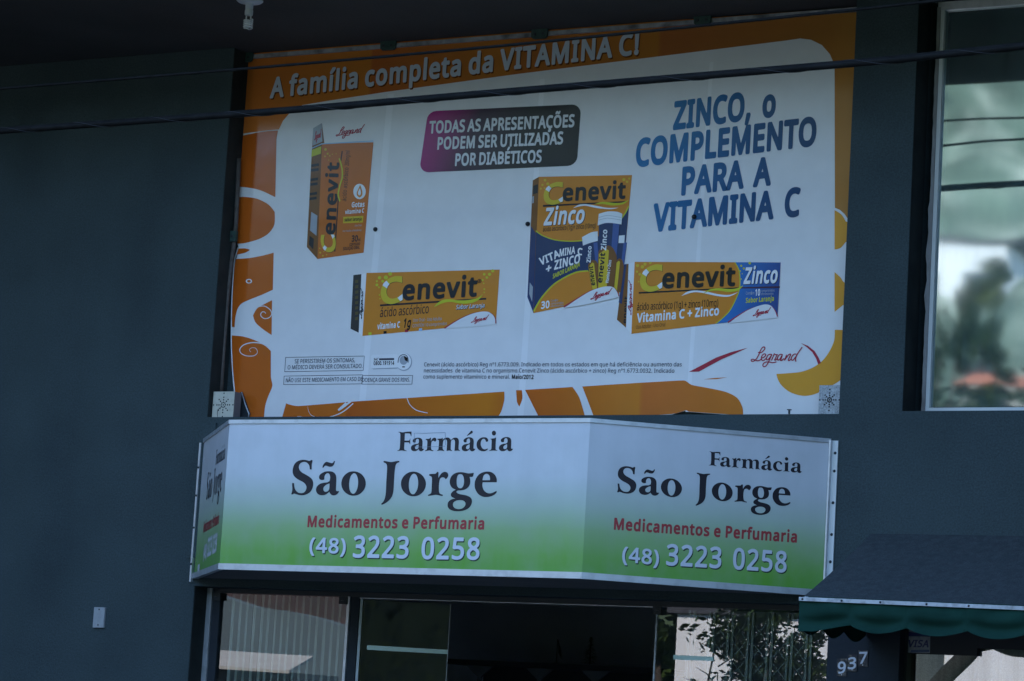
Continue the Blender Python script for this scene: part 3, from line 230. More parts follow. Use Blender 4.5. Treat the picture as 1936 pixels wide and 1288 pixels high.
FONT['S']['('] = (0.2706, [[109,-113,120,-117,178,-116,188,-103,186,-93,146,-26,122,31,105,99,99,175,102,233,113,291,143,377,189,454,188,463,178,473,117,473,91,447,60,396,39,348,24,300,14,243,11,147,25,51,57,-36]])
FONT['S'][')'] = (0.2706, [[9,-113,18,-117,75,-117,100,-93,131,-45,152,3,168,51,180,118,181,223,163,319,146,367,122,415,89,463,75,474,18,474,4,463,4,454,45,387,72,319,88,252,94,175,88,108,73,41,47,-26,6,-93,4,-103]])
FONT['S']['0'] = (0.4887, [[143,-18,183,-22,222,-18,253,-8,283,11,308,39,327,74,341,117,348,165,351,232,348,290,341,338,325,386,303,424,274,453,241,471,203,480,164,480,135,475,104,462,78,443,59,421,40,386,20,309,15,232,18,174,25,126,40,78,60,40,86,11,107,-4],[174,58,145,69,128,88,119,107,107,165,104,251,110,318,126,366,145,390,164,399,183,401,203,399,222,389,245,357,259,299,262,203,255,136,238,88,212,64]])
FONT['S']['1'] = (0.4887, [[161,-11,171,-16,228,-16,238,-12,244,-2,244,459,238,470,228,474,180,474,171,470,46,373,41,363,44,354,73,315,84,308,94,310,151,356,155,354,157,-2]])
FONT['S']['2'] = (0.4887, [[19,-11,29,-16,327,-16,346,-10,350,-2,349,56,336,67,164,67,154,68,146,75,279,212,309,258,325,296,331,354,319,402,292,440,260,463,202,479,135,477,77,457,24,421,20,411,23,402,58,359,68,357,77,361,135,394,164,400,192,399,213,392,231,377,238,363,241,334,233,296,204,248,18,56,15,-2]])
FONT['S']['3'] = (0.4887, [[91,-18,181,-22,219,-17,258,-5,306,26,324,50,338,78,346,136,336,184,315,215,275,242,306,270,323,299,332,338,330,376,321,405,302,434,277,456,248,469,200,479,123,476,58,453,17,424,16,414,21,405,46,370,56,363,66,364,123,393,181,401,219,391,235,376,242,357,242,338,236,318,210,291,171,278,94,276,85,267,83,213,86,203,94,197,171,195,219,185,246,165,255,136,252,107,243,88,229,74,200,62,133,58,85,67,37,85,27,87,18,82,13,69,15,11,46,-6]])
FONT['S']['4'] = (0.4887, [[222,-11,242,-16,290,-16,298,-11,303,-2,305,85,309,88,357,88,367,94,370,104,367,164,357,170,309,171,303,181,303,459,301,469,290,476,233,477,215,469,2,164,-3,152,-3,104,1,94,12,88,213,88,217,85,217,-2],[108,171,105,171,107,181,213,333,217,325,214,171]])
FONT['S']['5'] = (0.4887, [[100,-18,183,-21,245,-8,269,3,298,25,319,50,334,78,346,126,344,174,333,213,308,249,279,272,231,291,192,296,135,294,124,299,131,386,135,390,298,391,309,395,314,405,314,453,314,462,305,472,68,474,53,462,35,242,39,232,77,208,154,217,212,210,240,191,256,155,256,126,247,98,231,78,202,63,173,58,135,59,87,69,48,86,39,88,29,83,24,69,26,11,58,-7]])
FONT['S']['6'] = (0.4887, [[150,-18,178,-22,216,-21,245,-15,274,-3,315,30,334,59,345,88,353,146,348,194,331,235,302,270,264,292,226,301,168,299,120,280,115,290,126,328,139,354,158,375,178,388,226,401,264,402,302,395,312,399,318,414,317,462,302,475,254,480,206,478,168,470,130,454,101,434,74,405,51,366,36,328,24,270,19,203,21,155,33,98,53,54,80,21,110,-2],[178,58,149,70,124,98,110,136,110,172,121,194,149,217,178,225,216,224,245,208,259,184,265,155,262,117,252,88,235,70,206,59]])
FONT['S']['7'] = (0.4887, [[76,-11,84,-16,151,-16,161,-11,166,-2,351,411,351,459,343,472,36,474,16,469,12,459,13,402,27,391,238,391,246,382,73,8,71,-2]])
FONT['S']['8'] = (0.4887, [[133,-18,203,-22,241,-16,270,-6,299,11,320,30,338,59,348,88,350,136,338,174,308,213,268,242,308,279,327,309,336,347,330,395,318,421,298,443,270,462,231,476,164,480,107,466,78,450,59,434,45,414,34,386,30,347,38,309,61,270,94,242,57,213,28,174,16,126,20,78,37,40,59,16,97,-7],[155,57,135,63,116,78,105,98,103,126,108,146,121,165,145,184,174,199,222,177,249,155,261,136,263,107,251,79,231,64,203,56],[174,287,138,309,123,328,118,347,123,376,135,390,164,401,193,402,222,395,236,386,247,366,248,347,243,328,229,309,203,290,183,283]])
FONT['S']['9'] = (0.4887, [[70,-18,117,-22,165,-20,203,-11,232,0,264,21,290,47,311,78,328,117,341,165,349,232,348,299,340,347,326,386,299,427,270,453,232,472,174,480,136,476,107,467,78,450,59,433,39,405,26,376,17,328,20,270,32,232,60,194,98,168,146,156,194,158,222,165,251,180,255,174,246,136,232,108,216,88,194,72,165,60,136,56,98,57,69,64,54,59,50,50,50,0,59,-15],[174,232,136,240,117,258,106,290,105,328,111,357,126,381,155,398,184,401,213,393,234,376,255,338,260,299,252,270,232,249,203,235]])
FONT['S'][' '] = (0.2085, [])
SERIF = {}
SERIF['sj'] = [[350,618,335,618,318,610,297,615,267,620,234,620,201,612,171,596,152,572,142,542,141,513,146,489,163,465,186,447,216,431,251,417,281,400,299,380,305,362,302,342,292,324,274,311,248,308,221,312,198,326,183,343,173,365,166,401,145,403,146,381,150,357,151,330,143,298,151,294,163,296,171,303,186,301,213,293,247,288,280,289,313,298,343,314,362,336,373,364,376,394,371,418,359,438,338,456,308,472,274,488,244,502,221,520,208,542,207,560,213,578,227,592,245,599,264,601,286,596,306,582,320,562,328,530,347,530,347,558,346,583,351,603],[596,609,584,610,578,597,569,591,555,591,531,597,507,602,491,597,478,585,467,567,463,547,478,548,484,559,493,566,510,564,534,557,553,556,572,561,585,575,593,593],[441,481,463,497,491,509,519,514,552,514,581,508,603,494,617,474,623,448,625,404,626,360,628,338,637,330,659,331,662,325,649,307,631,295,608,289,584,294,566,308,556,324,547,314,522,298,490,290,456,292,432,303,416,321,410,343,415,365,432,385,457,399,490,407,527,411,550,422,554,440,554,463,547,483,537,493,523,496,507,489,496,475,492,459,494,439,483,433,464,432,447,437,436,449,435,467],[552,400,529,393,508,381,493,365,490,347,497,331,513,323,532,326,547,336,553,352,554,376],[942,403,933,438,912,469,881,494,843,510,802,515,762,510,727,493,700,468,684,436,680,401,689,366,710,335,741,310,779,294,820,289,860,295,895,311,922,337,938,368],[860,402,856,438,845,469,829,490,810,497,792,489,776,469,767,438,764,401,768,365,779,334,795,314,814,307,832,314,847,335,857,366],[1115,612,1133,612,1162,607,1197,603,1227,607,1257,612,1283,613,1284,600,1263,594,1250,581,1244,557,1241,524,1240,479,1240,428,1241,376,1240,331,1231,291,1212,261,1186,237,1155,218,1127,207,1119,217,1138,234,1151,258,1159,294,1161,338,1160,390,1159,442,1159,497,1158,542,1155,568,1147,585,1132,594,1117,599],[1576,403,1567,438,1546,469,1515,494,1478,510,1437,516,1397,510,1362,493,1335,468,1318,436,1315,401,1324,366,1345,334,1376,310,1413,294,1454,289,1494,294,1529,311,1556,336,1572,368],[1495,402,1491,438,1480,469,1464,489,1445,496,1426,489,1411,469,1400,438,1397,402,1401,366,1412,335,1428,315,1447,308,1466,315,1481,336,1492,366],[1603,487,1610,494,1644,496,1669,498,1685,513,1698,513,1701,500,1701,475,1704,458,1711,475,1729,499,1749,512,1770,515,1790,508,1802,490,1801,472,1789,455,1777,447,1770,457,1755,464,1736,463,1722,453,1715,431,1712,401,1713,365,1718,332,1729,315,1747,309,1758,307,1758,295,1731,298,1700,304,1675,304,1641,298,1605,294,1606,305,1627,313,1638,327,1639,357,1638,393,1637,430,1635,460,1626,472,1604,480],[2063,508,2044,505,2015,502,1989,505,1964,510,1930,513,1892,509,1859,496,1835,474,1823,446,1822,417,1831,392,1851,370,1878,357,1890,354,1874,346,1854,333,1842,317,1841,304,1848,291,1868,280,1892,272,1867,269,1838,258,1818,238,1814,216,1819,194,1840,174,1875,162,1913,158,1955,160,1996,169,2029,185,2052,209,2062,237,2061,259,2052,277,2034,291,2004,302,1970,308,1936,313,1910,321,1897,332,1900,341,1916,347,1950,348,1983,356,2009,371,2027,393,2033,419,2031,444,2023,470,2047,470,2057,475,2062,492],[1923,494,1906,489,1897,473,1892,447,1894,414,1901,388,1915,372,1934,367,1952,372,1965,393,1969,422,1966,451,1958,475,1944,491],[1931,259,1902,254,1877,240,1868,222,1874,202,1892,186,1924,178,1958,181,1984,196,1997,216,1996,236,1982,250,1961,258],[2303,424,2161,423,2158,401,2165,372,2181,347,2207,329,2237,323,2262,327,2286,337,2304,346,2308,341,2307,330,2288,312,2255,297,2214,290,2172,292,2133,308,2104,335,2085,368,2079,401,2082,437,2099,472,2124,498,2161,514,2202,520,2240,515,2271,498,2291,475,2302,449],[2156,441,2233,442,2232,460,2224,482,2208,496,2191,499,2175,492,2162,474]]
SERIF['fa'] = [[254,873,277,870,298,867,318,870,352,874,391,874,393,854,393,831,386,833,382,848,371,856,347,857,323,857,323,824,325,791,365,791,376,794,379,808,384,809,384,783,386,757,380,759,376,771,363,775,325,774,325,738,326,714,336,704,353,698,352,694,324,697,302,700,276,697,253,695,257,700,272,705,278,720,279,750,278,794,276,839,274,854,267,864,253,869],[413,800,425,809,441,815,456,818,474,818,490,814,503,806,510,795,514,781,515,757,515,732,516,720,521,716,533,716,534,713,527,703,517,696,505,693,491,696,482,704,476,713,471,707,457,698,439,694,421,695,407,701,399,711,396,723,398,736,408,747,422,754,440,759,460,761,473,767,475,777,475,790,472,801,466,806,458,808,449,804,443,797,441,788,442,777,436,773,426,773,416,776,410,782,410,792],[474,755,461,751,450,745,441,736,439,726,443,717,452,712,463,714,471,719,475,728,475,741],[545,803,549,807,568,807,582,809,591,817,598,817,600,810,599,795,601,786,605,795,615,809,627,816,638,818,649,814,656,803,656,793,649,784,642,779,638,785,630,789,619,788,611,783,607,771,606,754,606,734,609,715,616,706,625,702,632,701,632,694,616,696,599,700,585,700,566,697,546,694,546,701,558,705,564,713,565,729,564,750,564,771,562,787,558,794,545,798],[663,806,683,809,707,810,720,818,724,800,737,810,757,818,781,818,800,806,808,794,822,809,845,818,866,817,880,809,889,794,892,774,891,739,894,712,904,702,910,699,910,695,884,700,851,696,851,709,852,739,851,774,848,791,838,800,826,800,813,791,809,777,810,738,812,709,827,699,825,695,799,700,769,696,770,709,770,738,769,774,766,791,755,800,741,799,730,788,727,768,727,738,729,715,745,699,744,694,708,700,669,696,670,700,683,709,685,738,685,774,682,794,666,802],[942,802,954,811,970,818,986,821,1004,821,1020,817,1033,809,1040,798,1044,783,1045,758,1045,733,1046,721,1051,717,1063,717,1065,713,1057,703,1047,696,1034,693,1021,696,1011,704,1006,713,1000,708,986,698,968,694,949,696,935,702,927,712,924,724,926,737,936,748,950,756,968,760,990,763,1002,768,1005,778,1005,792,1001,803,996,809,988,810,979,807,972,799,970,790,971,778,965,775,954,774,945,777,939,784,938,794],[1003,756,990,753,979,746,970,737,968,727,972,718,981,713,992,714,1001,720,1004,729,1004,742],[1018,881,1028,873,1027,863,1018,856,993,843,971,833,969,837,983,851,1000,870,1009,879],[1190,797,1190,785,1179,780,1167,781,1163,794,1154,804,1144,807,1131,803,1120,788,1116,765,1121,742,1136,721,1154,712,1170,713,1192,719,1194,714,1181,702,1158,694,1131,695,1104,705,1084,724,1075,747,1076,774,1089,797,1110,813,1136,821,1163,820,1180,812],[1211,807,1234,810,1254,813,1266,820,1269,816,1269,780,1270,736,1272,713,1279,705,1292,702,1290,698,1248,701,1208,697,1209,702,1224,708,1228,721,1227,750,1226,788,1223,800,1212,804],[1266,858,1263,868,1257,875,1248,880,1238,880,1230,875,1224,868,1223,858,1226,849,1232,841,1241,837,1251,837,1259,841,1265,849],[1323,804,1336,814,1351,820,1367,823,1386,823,1402,819,1415,811,1422,800,1426,785,1427,760,1427,735,1428,722,1433,718,1445,718,1447,714,1440,704,1429,697,1416,694,1403,697,1393,705,1387,714,1382,708,1368,699,1349,695,1330,696,1316,703,1307,713,1304,725,1307,738,1317,749,1331,757,1350,762,1371,764,1384,770,1387,780,1387,794,1383,806,1377,811,1369,813,1360,809,1354,801,1352,792,1353,780,1346,777,1335,776,1326,779,1320,786,1319,796],[1385,758,1372,754,1360,747,1351,738,1349,728,1353,719,1362,714,1373,715,1382,721,1386,730,1386,744]]
def bbox(L):
    xs = [p[0] for l in L for p in l]; ys = [p[1] for l in L for p in l]; return min(xs), max(xs), min(ys), max(ys)
def groups(L):
    """put the holes with their outlines"""
    out = []
    for l in sorted(L, key=lambda l: -(bbox([l])[1]-bbox([l])[0])):
        a = bbox([l])
        for g_ in out:
            b_ = bbox([g_[0]])
            if a[0] > b_[0] and a[1] < b_[1] and a[2] > b_[2] and a[3] < b_[3]: g_.append(l); break
        else: out.append([l])
    return out
def tess(loops, base=0):
    b_ = bbox(loops); k = 1000/max(b_[1]-b_[0], b_[3]-b_[2], 1e-9)
    return [tuple(base+i for i in t) for t in tessellate_polygon([[Vector(((p[0]-b_[0])*k, (p[1]-b_[2])*k, 0)) for p in l] for l in loops])]
_G = {}
def glyph(font, ch):
    if (font, ch) not in _G:
        adv, s = FONT[font].get(ch) or FONT['B'].get(ch) or FONT['R'][' ']
        loops = unpack(s, 800) if s else []
        tr = []; pts = []
        for gr in groups(loops):
            base = len(pts); pts += [Vector((x, y, 0)) for l in gr for x, y in l]; tr += tess(gr, base)
        _G[(font, ch)] = (adv, pts, tr)
    return _G[(font, ch)]

class MB:
    def __init__(self): self.v = []; self.f = []; self.m = []; self.mats = []; self.sm = []
    def mi(self, mat):
        if mat not in self.mats: self.mats.append(mat)
        return self.mats.index(mat)
    def add(self, vs, fs, mat, smooth=False):
        b = len(self.v); self.v += [Vector(p) for p in vs]; k = self.mi(mat)
        for f in fs: self.f.append([b+i for i in f]); self.m.append(k); self.sm.append(smooth)
    def box(self, x0, x1, y0, y1, z0, z1, mat):
        v = [(x, y, z) for z in (z0, z1) for y in (y0, y1) for x in (x0, x1)]
        self.add(v, [(0, 2, 3, 1), (4, 5, 7, 6), (0, 1, 5, 4), (2, 6, 7, 3), (0, 4, 6, 2), (1, 3, 7, 5)], mat)
    def bar(self, a, b, wd, dp, mat, up=(0, 0, 1)):
        a, b = Vector(a), Vector(b); d = (b-a).normalized(); u = Vector(up); x = d.cross(u).normalized()*wd/2; y = x.cross(d).normalized()*dp/2
        v = [p+i*x+j*y for p in (a, b) for i, j in ((-1, -1), (1, -1), (1, 1), (-1, 1))]
        self.add(v, [(0, 1, 2, 3), (7, 6, 5, 4), (0, 4, 5, 1), (1, 5, 6, 2), (2, 6, 7, 3), (3, 7, 4, 0)], mat)
    def tube(self, path, r, mat, n=8, cap=True):
        path = [Vector(p) for p in path]; N = len(path); vs = []; fs = []
        rr = r if isinstance(r, (list, tuple)) else [r]*N
        t = (path[1]-path[0]).normalized(); x = t.cross(Vector((0, 0, 1)) if abs(t.z) < .9 else Vector((1, 0, 0))).normalized()
        for i, p in enumerate(path):
            t = (path[min(i+1, N-1)]-path[max(i-1, 0)]).normalized()
            x = (x-t*x.dot(t)).normalized(); y = t.cross(x)
            for k in range(n):
                a = 2*math.pi*k/n; vs.append(p+(x*math.cos(a)+y*math.sin(a))*rr[i])
        for i in range(N-1):
            for k in range(n):
                fs.append((i*n+k, i*n+(k+1) % n, (i+1)*n+(k+1) % n, (i+1)*n+k))
        if cap: fs += [tuple(range(n))[::-1], tuple((N-1)*n+k for k in range(n))]
        self.add(vs, fs, mat, True)
    def lathe(self, c, prof, mat, n=24):
        c = Vector(c); vs = []; fs = []
        for r, z in prof:
            for k in range(n):
                a = 2*math.pi*k/n; vs.append(c+Vector((r*math.cos(a), r*math.sin(a), z)))
        for i in range(len(prof)-1):
            for k in range(n): fs.append((i*n+k, i*n+(k+1) % n, (i+1)*n+(k+1) % n, (i+1)*n+k))
        self.add(vs, fs, mat, True)
    def prism(self, loop, depth, mat):
        """loop of world points, extruded by the vector depth"""
        L = [Vector(p) for p in loop]; d = Vector(depth); n = len(L)
        tr = [tuple(t) for t in tessellate_polygon([L])]
        self.add(L+[p+d for p in L], tr+[tuple(i+n for i in t[::-1]) for t in tr]+[(i, (i+1) % n, n+(i+1) % n, n+i) for i in range(n)], mat)
    # flat print on a Plane
    def uvpoly(self, pl, loops, mat, layer):
        pts = [p for l in loops for p in l]
        self.add([pl.w(p, layer) for p in pts], tess(loops), mat)
    def poly(self, pl, L, mat, layer, sm=False, holes=(), corner=50):
        loops = [smooth(l, True, corner) if sm else l for l in [L]+list(holes)]
        self.uvpoly(pl, [[pl.uv(p) for p in l] for l in loops], mat, layer)
    def ell(self, pl, cx, cy, rx, ry, mat, layer, n=20, hole=None):
        f = lambda k: [(cx+rx*k*math.cos(2*math.pi*i/n), cy+ry*k*math.sin(2*math.pi*i/n)) for i in range(n)]
        self.poly(pl, f(1), mat, layer, holes=[f(hole)] if hole else ())
    def stroke(self, pl, L, wd, mat, layer, sm=True, closed=False, taper=0):
        """ribbon along a pixel path"""
        if sm: L = smooth(L, closed, 100, 5)
        L = [Vector(p) for p in L]
        if closed: L.append(L[0])
        N = len(L); vs = []
        for i, p in enumerate(L):
            t = (L[min(i+1, N-1)]-L[max(i-1, 0)])
            if closed and i in (0, N-1): t = L[1]-L[N-2]
            if t.length < 1e-6: t = Vector((1, 0))
            t.normalize(); nn = Vector((-t.y, t.x))
            k = 1.0
            if taper: k = max(.12, 1-taper*i/(N-1)) if taper > 0 else max(.12, 1+taper*(1-i/(N-1)))
            vs += [pl.w(pl.uv(p+nn*wd*k/2), layer+.15*(i % 2)*.01+i*.0004), pl.w(pl.uv(p-nn*wd*k/2), layer+i*.0004)]
        self.add(vs, [(2*i, 2*i+1, 2*i+3, 2*i+2) for i in range(N-1)], mat)
    def rect(self, pl, L, wd, mat, layer):
        for i in range(4):
            a, b = Vector(L[i]), Vector(L[(i+1) % 4]); t = (b-a).normalized()*wd/2
            n = Vector((-t.y, t.x)); e = t if i % 2 == 0 else -t
            self.poly(pl, [a-e+n, b+e+n, b+e-n, a-e-n], mat, layer)
    def text(self, pl, s, p0, p1, h, mat, layer, font='B', shear=0, up=None, gap=0):
        A, B = pl.uv(p0), pl.uv(p1)
        W = sum(glyph(font, c)[0]+gap for c in s)
        ex = (B-A)/W
        if up is None:
            q = pl.uv((p0[0]+.055*h, p0[1]-h))-A; ey = Vector((0, q.y))/.5726
        else: ey = (pl.uv((p0[0]+up[0], p0[1]+up[1]))-A)/.5726
        x = 0
        for c in s:
            adv, pts, tr = glyph(font, c)
            if pts: self.add([pl.w(A+ex*(x+p.x+shear*p.y)+ey*p.y, layer) for p in pts], [tuple(t) for t in tr], mat)
            x += adv+gap
    def build(self, name, parent=None, loc=None):
        me = bpy.data.meshes.new(name)
        root = parent
        off = Vector((0, 0, 0))
        while root is not None: off += root.location; root = root.parent
        if parent is None and loc is None:
            xs = [p.x for p in self.v]; ys = [p.y for p in self.v]; zs = [p.z for p in self.v]
            loc = Vector(((min(xs)+max(xs))/2, (min(ys)+max(ys))/2, min(zs)))
        loc = Vector(loc) if loc is not None else Vector((0, 0, 0))
        me.from_pydata([tuple(p-off-loc) for p in self.v], [], self.f)
        for m in self.mats: me.materials.append(m)
        me.polygons.foreach_set('material_index', self.m); me.polygons.foreach_set('use_smooth', self.sm)
        me.update()
        o = bpy.data.objects.new(name, me); COL.objects.link(o); o.location = loc
        if parent: o.parent = parent
        return o

def tag(o, label=None, cat=None, group=None, kind=None):
    for k, v in (('label', label), ('category', cat), ('group', group), ('kind', kind)):
        if v: o[k] = v
    return o
def thing(name, loc, label, cat, group=None):
    o = bpy.data.objects.new(name, None); COL.objects.link(o); o.location = Vector(loc); o.empty_display_size = .1
    return tag(o, label, cat, group)

# ------------------------------------------------------------------ materials
def mat(name, c, rough=.6, spec=.3, metal=0, var=0, vs_=6, bump=0, bs=40, dirt=None, streak=None, ramp=None, emit=None, trans=0, bd=.004, grain=None):
    m = bpy.data.materials.new(name); m.use_nodes = True; n = m.node_tree; p = n.nodes['Principled BSDF']
    p.inputs['Roughness'].default_value = rough; p.inputs['Specular IOR Level'].default_value = spec; p.inputs['Metallic'].default_value = metal
    base = n.nodes.new('ShaderNodeRGB'); base.outputs[0].default_value = (*c, 1); out = base.outputs[0]
    geo = n.nodes.new('ShaderNodeNewGeometry'); pos = geo.outputs['Position']
    if ramp:                                     # printed colour blend along an axis of the place
        axis, a, b, stops = ramp
        d = n.nodes.new('ShaderNodeVectorMath'); d.operation = 'DOT_PRODUCT'; d.inputs[1].default_value = axis
        n.links.new(pos, d.inputs[0])
        mr = n.nodes.new('ShaderNodeMapRange'); mr.inputs['From Min'].default_value = a; mr.inputs['From Max'].default_value = b
        n.links.new(d.outputs['Value'], mr.inputs['Value'])
        cr = n.nodes.new('ShaderNodeValToRGB'); n.links.new(mr.outputs[0], cr.inputs[0])
        e = cr.color_ramp.elements
        while len(e) < len(stops): e.new(.5)
        for el, (q, col) in zip(e, stops): el.position = q; el.color = (*col, 1)
        out = cr.outputs[0]
    def noise(scale, detail=4, st=(1, 1, 1)):
        mp = n.nodes.new('ShaderNodeMapping'); mp.inputs['Scale'].default_value = st; n.links.new(pos, mp.inputs[0])
        t = n.nodes.new('ShaderNodeTexNoise'); t.inputs['Scale'].default_value = scale; t.inputs['Detail'].default_value = detail
        n.links.new(mp.outputs[0], t.inputs['Vector']); return t.outputs['Fac']
    def mixmul(out, fac, lo, hi, col=None):
        mr = n.nodes.new('ShaderNodeMapRange'); mr.inputs['From Min'].default_value = .3; mr.inputs['From Max'].default_value = .7
        mr.inputs['To Min'].default_value = lo; mr.inputs['To Max'].default_value = hi; n.links.new(fac, mr.inputs['Value'])
        x = n.nodes.new('ShaderNodeMix'); x.data_type = 'RGBA'
        if col is None:
            x.blend_type = 'MULTIPLY'; x.inputs[0].default_value = 1
            n.links.new(out, x.inputs[6]); cb = n.nodes.new('ShaderNodeCombineColor')
            for i in range(3): n.links.new(mr.outputs[0], cb.inputs[i])
            n.links.new(cb.outputs[0], x.inputs[7])
        else:
            n.links.new(mr.outputs[0], x.inputs[0]); n.links.new(out, x.inputs[6]); x.inputs[7].default_value = (*col, 1)
        return x.outputs[2]
    if var: out = mixmul(out, noise(vs_), 1-var, 1+var)
    if grain: out = mixmul(out, noise(grain[0], 2), 1-grain[1], 1+grain[1])
    if streak: out = mixmul(out, noise(streak[0], 5, (1, 1, .06)), 0, streak[1], streak[2])
    if dirt: out = mixmul(out, noise(dirt[0], 6), -dirt[1]*.8, dirt[1], dirt[2])
    n.links.new(out, p.inputs['Base Color'])
    if emit:
        p.inputs['Emission Color'].default_value = (*emit[0], 1); p.inputs['Emission Strength'].default_value = emit[1]
    if trans: p.inputs['Transmission Weight'].default_value = trans
    if bump:
        b = n.nodes.new('ShaderNodeBump'); b.inputs['Strength'].default_value = bump; b.inputs['Distance'].default_value = bd
        n.links.new(noise(bs, 3), b.inputs['Height']); n.links.new(b.outputs[0], p.inputs['Normal'])
    return m
def glass(name, ior, tint=(1, 1, 1), rough=0, wav=0, ws=2, dirt=0, dc=(.5, .5, .5), film=(1, 1, 1)):
    m = bpy.data.materials.new(name); m.use_nodes = True; n = m.node_tree; n.nodes.clear()
    o = n.nodes.new('ShaderNodeOutputMaterial'); t = n.nodes.new('ShaderNodeBsdfTransparent'); t.inputs[0].default_value = (*tint, 1)
    g = n.nodes.new('ShaderNodeBsdfGlossy'); g.inputs['Roughness'].default_value = rough; g.inputs['Color'].default_value = (*film, 1)
    f = n.nodes.new('ShaderNodeFresnel'); f.inputs['IOR'].default_value = ior
    x = n.nodes.new('ShaderNodeMixShader'); n.links.new(f.outputs[0], x.inputs[0]); n.links.new(t.outputs[0], x.inputs[1]); n.links.new(g.outputs[0], x.inputs[2])
    geo = n.nodes.new('ShaderNodeNewGeometry')
    if wav:
        tx = n.nodes.new('ShaderNodeTexNoise'); tx.inputs['Scale'].default_value = ws; tx.inputs['Detail'].default_value = 0
        n.links.new(geo.outputs['Position'], tx.inputs['Vector'])
        b = n.nodes.new('ShaderNodeBump'); b.inputs['Strength'].default_value = 1; b.inputs['Distance'].default_value = wav
        n.links.new(tx.outputs['Fac'], b.inputs['Height']); n.links.new(b.outputs[0], g.inputs['Normal'])
    out = x.outputs[0]
    if dirt:
        mp = n.nodes.new('ShaderNodeMapping'); mp.inputs['Scale'].default_value = (1, 1, .25); n.links.new(geo.outputs['Position'], mp.inputs[0])
        tx = n.nodes.new('ShaderNodeTexNoise'); tx.inputs['Scale'].default_value = 14; tx.inputs['Detail'].default_value = 6; n.links.new(mp.outputs[0], tx.inputs['Vector'])
        mr = n.nodes.new('ShaderNodeMapRange'); mr.inputs['From Min'].default_value = .3; mr.inputs['From Max'].default_value = .75; mr.inputs['To Max'].default_value = dirt
        mr.inputs['To Min'].default_value = dirt*.35
        n.links.new(tx.outputs['Fac'], mr.inputs['Value'])
        d = n.nodes.new('ShaderNodeBsdfDiffuse'); d.inputs[0].default_value = (*dc, 1)
        y = n.nodes.new('ShaderNodeMixShader'); n.links.new(mr.outputs[0], y.inputs[0]); n.links.new(out, y.inputs[1]); n.links.new(d.outputs[0], y.inputs[2]); out = y.outputs[0]
    n.links.new(out, o.inputs[0]); return m

# printed banner vinyl: one glossy surface in several inks
def ink(name, c, **k):
    kw = dict(rough=.13, spec=.34, var=.03, vs_=9, bump=.5, bs=3.2, bd=.004); kw.update(k)
    return mat('ink_'+name, c, **kw)
I_white = ink('white', (.77, .745, .745)); I_seam = ink('seam_white', (.83, .805, .81)); I_lap = ink('lap_white', (.84, .815, .82)); I_ghost = ink('ghost', (.66, .67, .68))
I_or = ink('orange', (.56, .135, .015), ramp=((1, 0, .0), -1.8, 1.7, [(0, (.52, .105, .012)), (.22, (.56, .14, .014)), (.2205, (.50, .10, .012)), (.45, (.62, .19, .014)), (.5, (.52, .11, .014)), (.68, (.62, .19, .016)), (.685, (.58, .14, .02)), (.9, (.60, .19, .02)), (1, (.66, .26, .02))]))
I_top = ink('amber', (.6, .2, .03), ramp=((1, 0, .0), -1.8, 1.7, [(0, (.58, .16, .03)), (.2, (.58, .19, .03)), (.224, (.58, .19, .03)), (.2245, (.50, .13, .03)), (.45, (.52, .18, .03)), (.46, (.46, .14, .03)), (.68, (.50, .18, .03)), (.685, (.42, .13, .035)), (.93, (.42, .165, .035)), (1, (.52, .24, .05))])); I_lens = ink('golden', (.72, .32, .035))
I_deep = ink('deep_orange', (.53, .105, .014)); I_pack = ink('pack_orange', (.64, .225, .025)); I_pack2 = ink('pack_deep', (.56, .145, .02)); I_packd = ink('pack_side', (.20, .075, .02))
I_navy = ink('navy', (.008, .011, .022)); I_black = ink('black', (.008, .008, .012)); I_grey = ink('grey_text', (.06, .065, .09)); I_mid = ink('mid_grey', (.36, .38, .42))
I_gold = ink('gold', (.66, .46, .03)); I_gold2 = ink('letter_gold', (.66, .48, .035))
I_lime = ink('lime', (.56, .55, .03)); I_red = ink('crimson', (.40, .025, .055)); I_blue = ink('pack_blue', (.012, .036, .115)); I_blue2 = ink('pack_sky_blue', (.03, .14, .42)); I_bluel = ink('pale_blue', (.35, .55, .78))
I_slogan = ink('slogan_blue', (.03, .11, .3), ramp=((1, 0, -.25), -.55, .55, [(0, (.012, .16, .38)), (.5, (.010, .08, .21)), (1, (.010, .036, .10))]))
I_badge = ink('badge', (.3, .02, .15), ramp=((1, 0, -.35), -2.45, -1.72, [(0, (.50, .012, .22)), (.3, (.34, .018, .17)), (.62, (.045, .02, .05)), (1, (.014, .015, .024))]))
I_tube = ink('tube_white', (.78, .79, .8)); I_shadow = ink('drop_shadow', (.16, .05, .01))

M_wall = mat('teal_stucco', (.045, .062, .066), grain=(130, .22), rough=.85, spec=.2, var=.12, vs_=3, bump=.5, bs=90, dirt=(1.6, .3, (.022, .033, .038)), streak=(3.0, .38, (.058, .08, .082)))
M_reveal = mat('dark_reveal', (.020, .024, .024), rough=.9, var=.25, vs_=9, dirt=(6, .4, (.05, .045, .04))); M_rail = mat('weathered_rail', (.34, .33, .34), rough=.6, var=.25, vs_=18, dirt=(12, .8, (.05, .05, .05)))  # reveal faces get a darker tone than the wall around them
M_wall2 = mat('charcoal_stucco', (.030, .036, .044), rough=.85, spec=.2, var=.1, vs_=4, bump=.4, bs=90)
M_soffit = mat('soffit', (.078, .068, .062), grain=(110, .15), rough=.9, spec=.15, var=.12, vs_=2, dirt=(1.2, .4, (.09, .08, .07)))
M_plaster = mat('bare_plaster', (.34, .32, .31), rough=.9, var=.2, vs_=14, bump=.6, bs=30, dirt=(7, .6, (.12, .10, .09)))
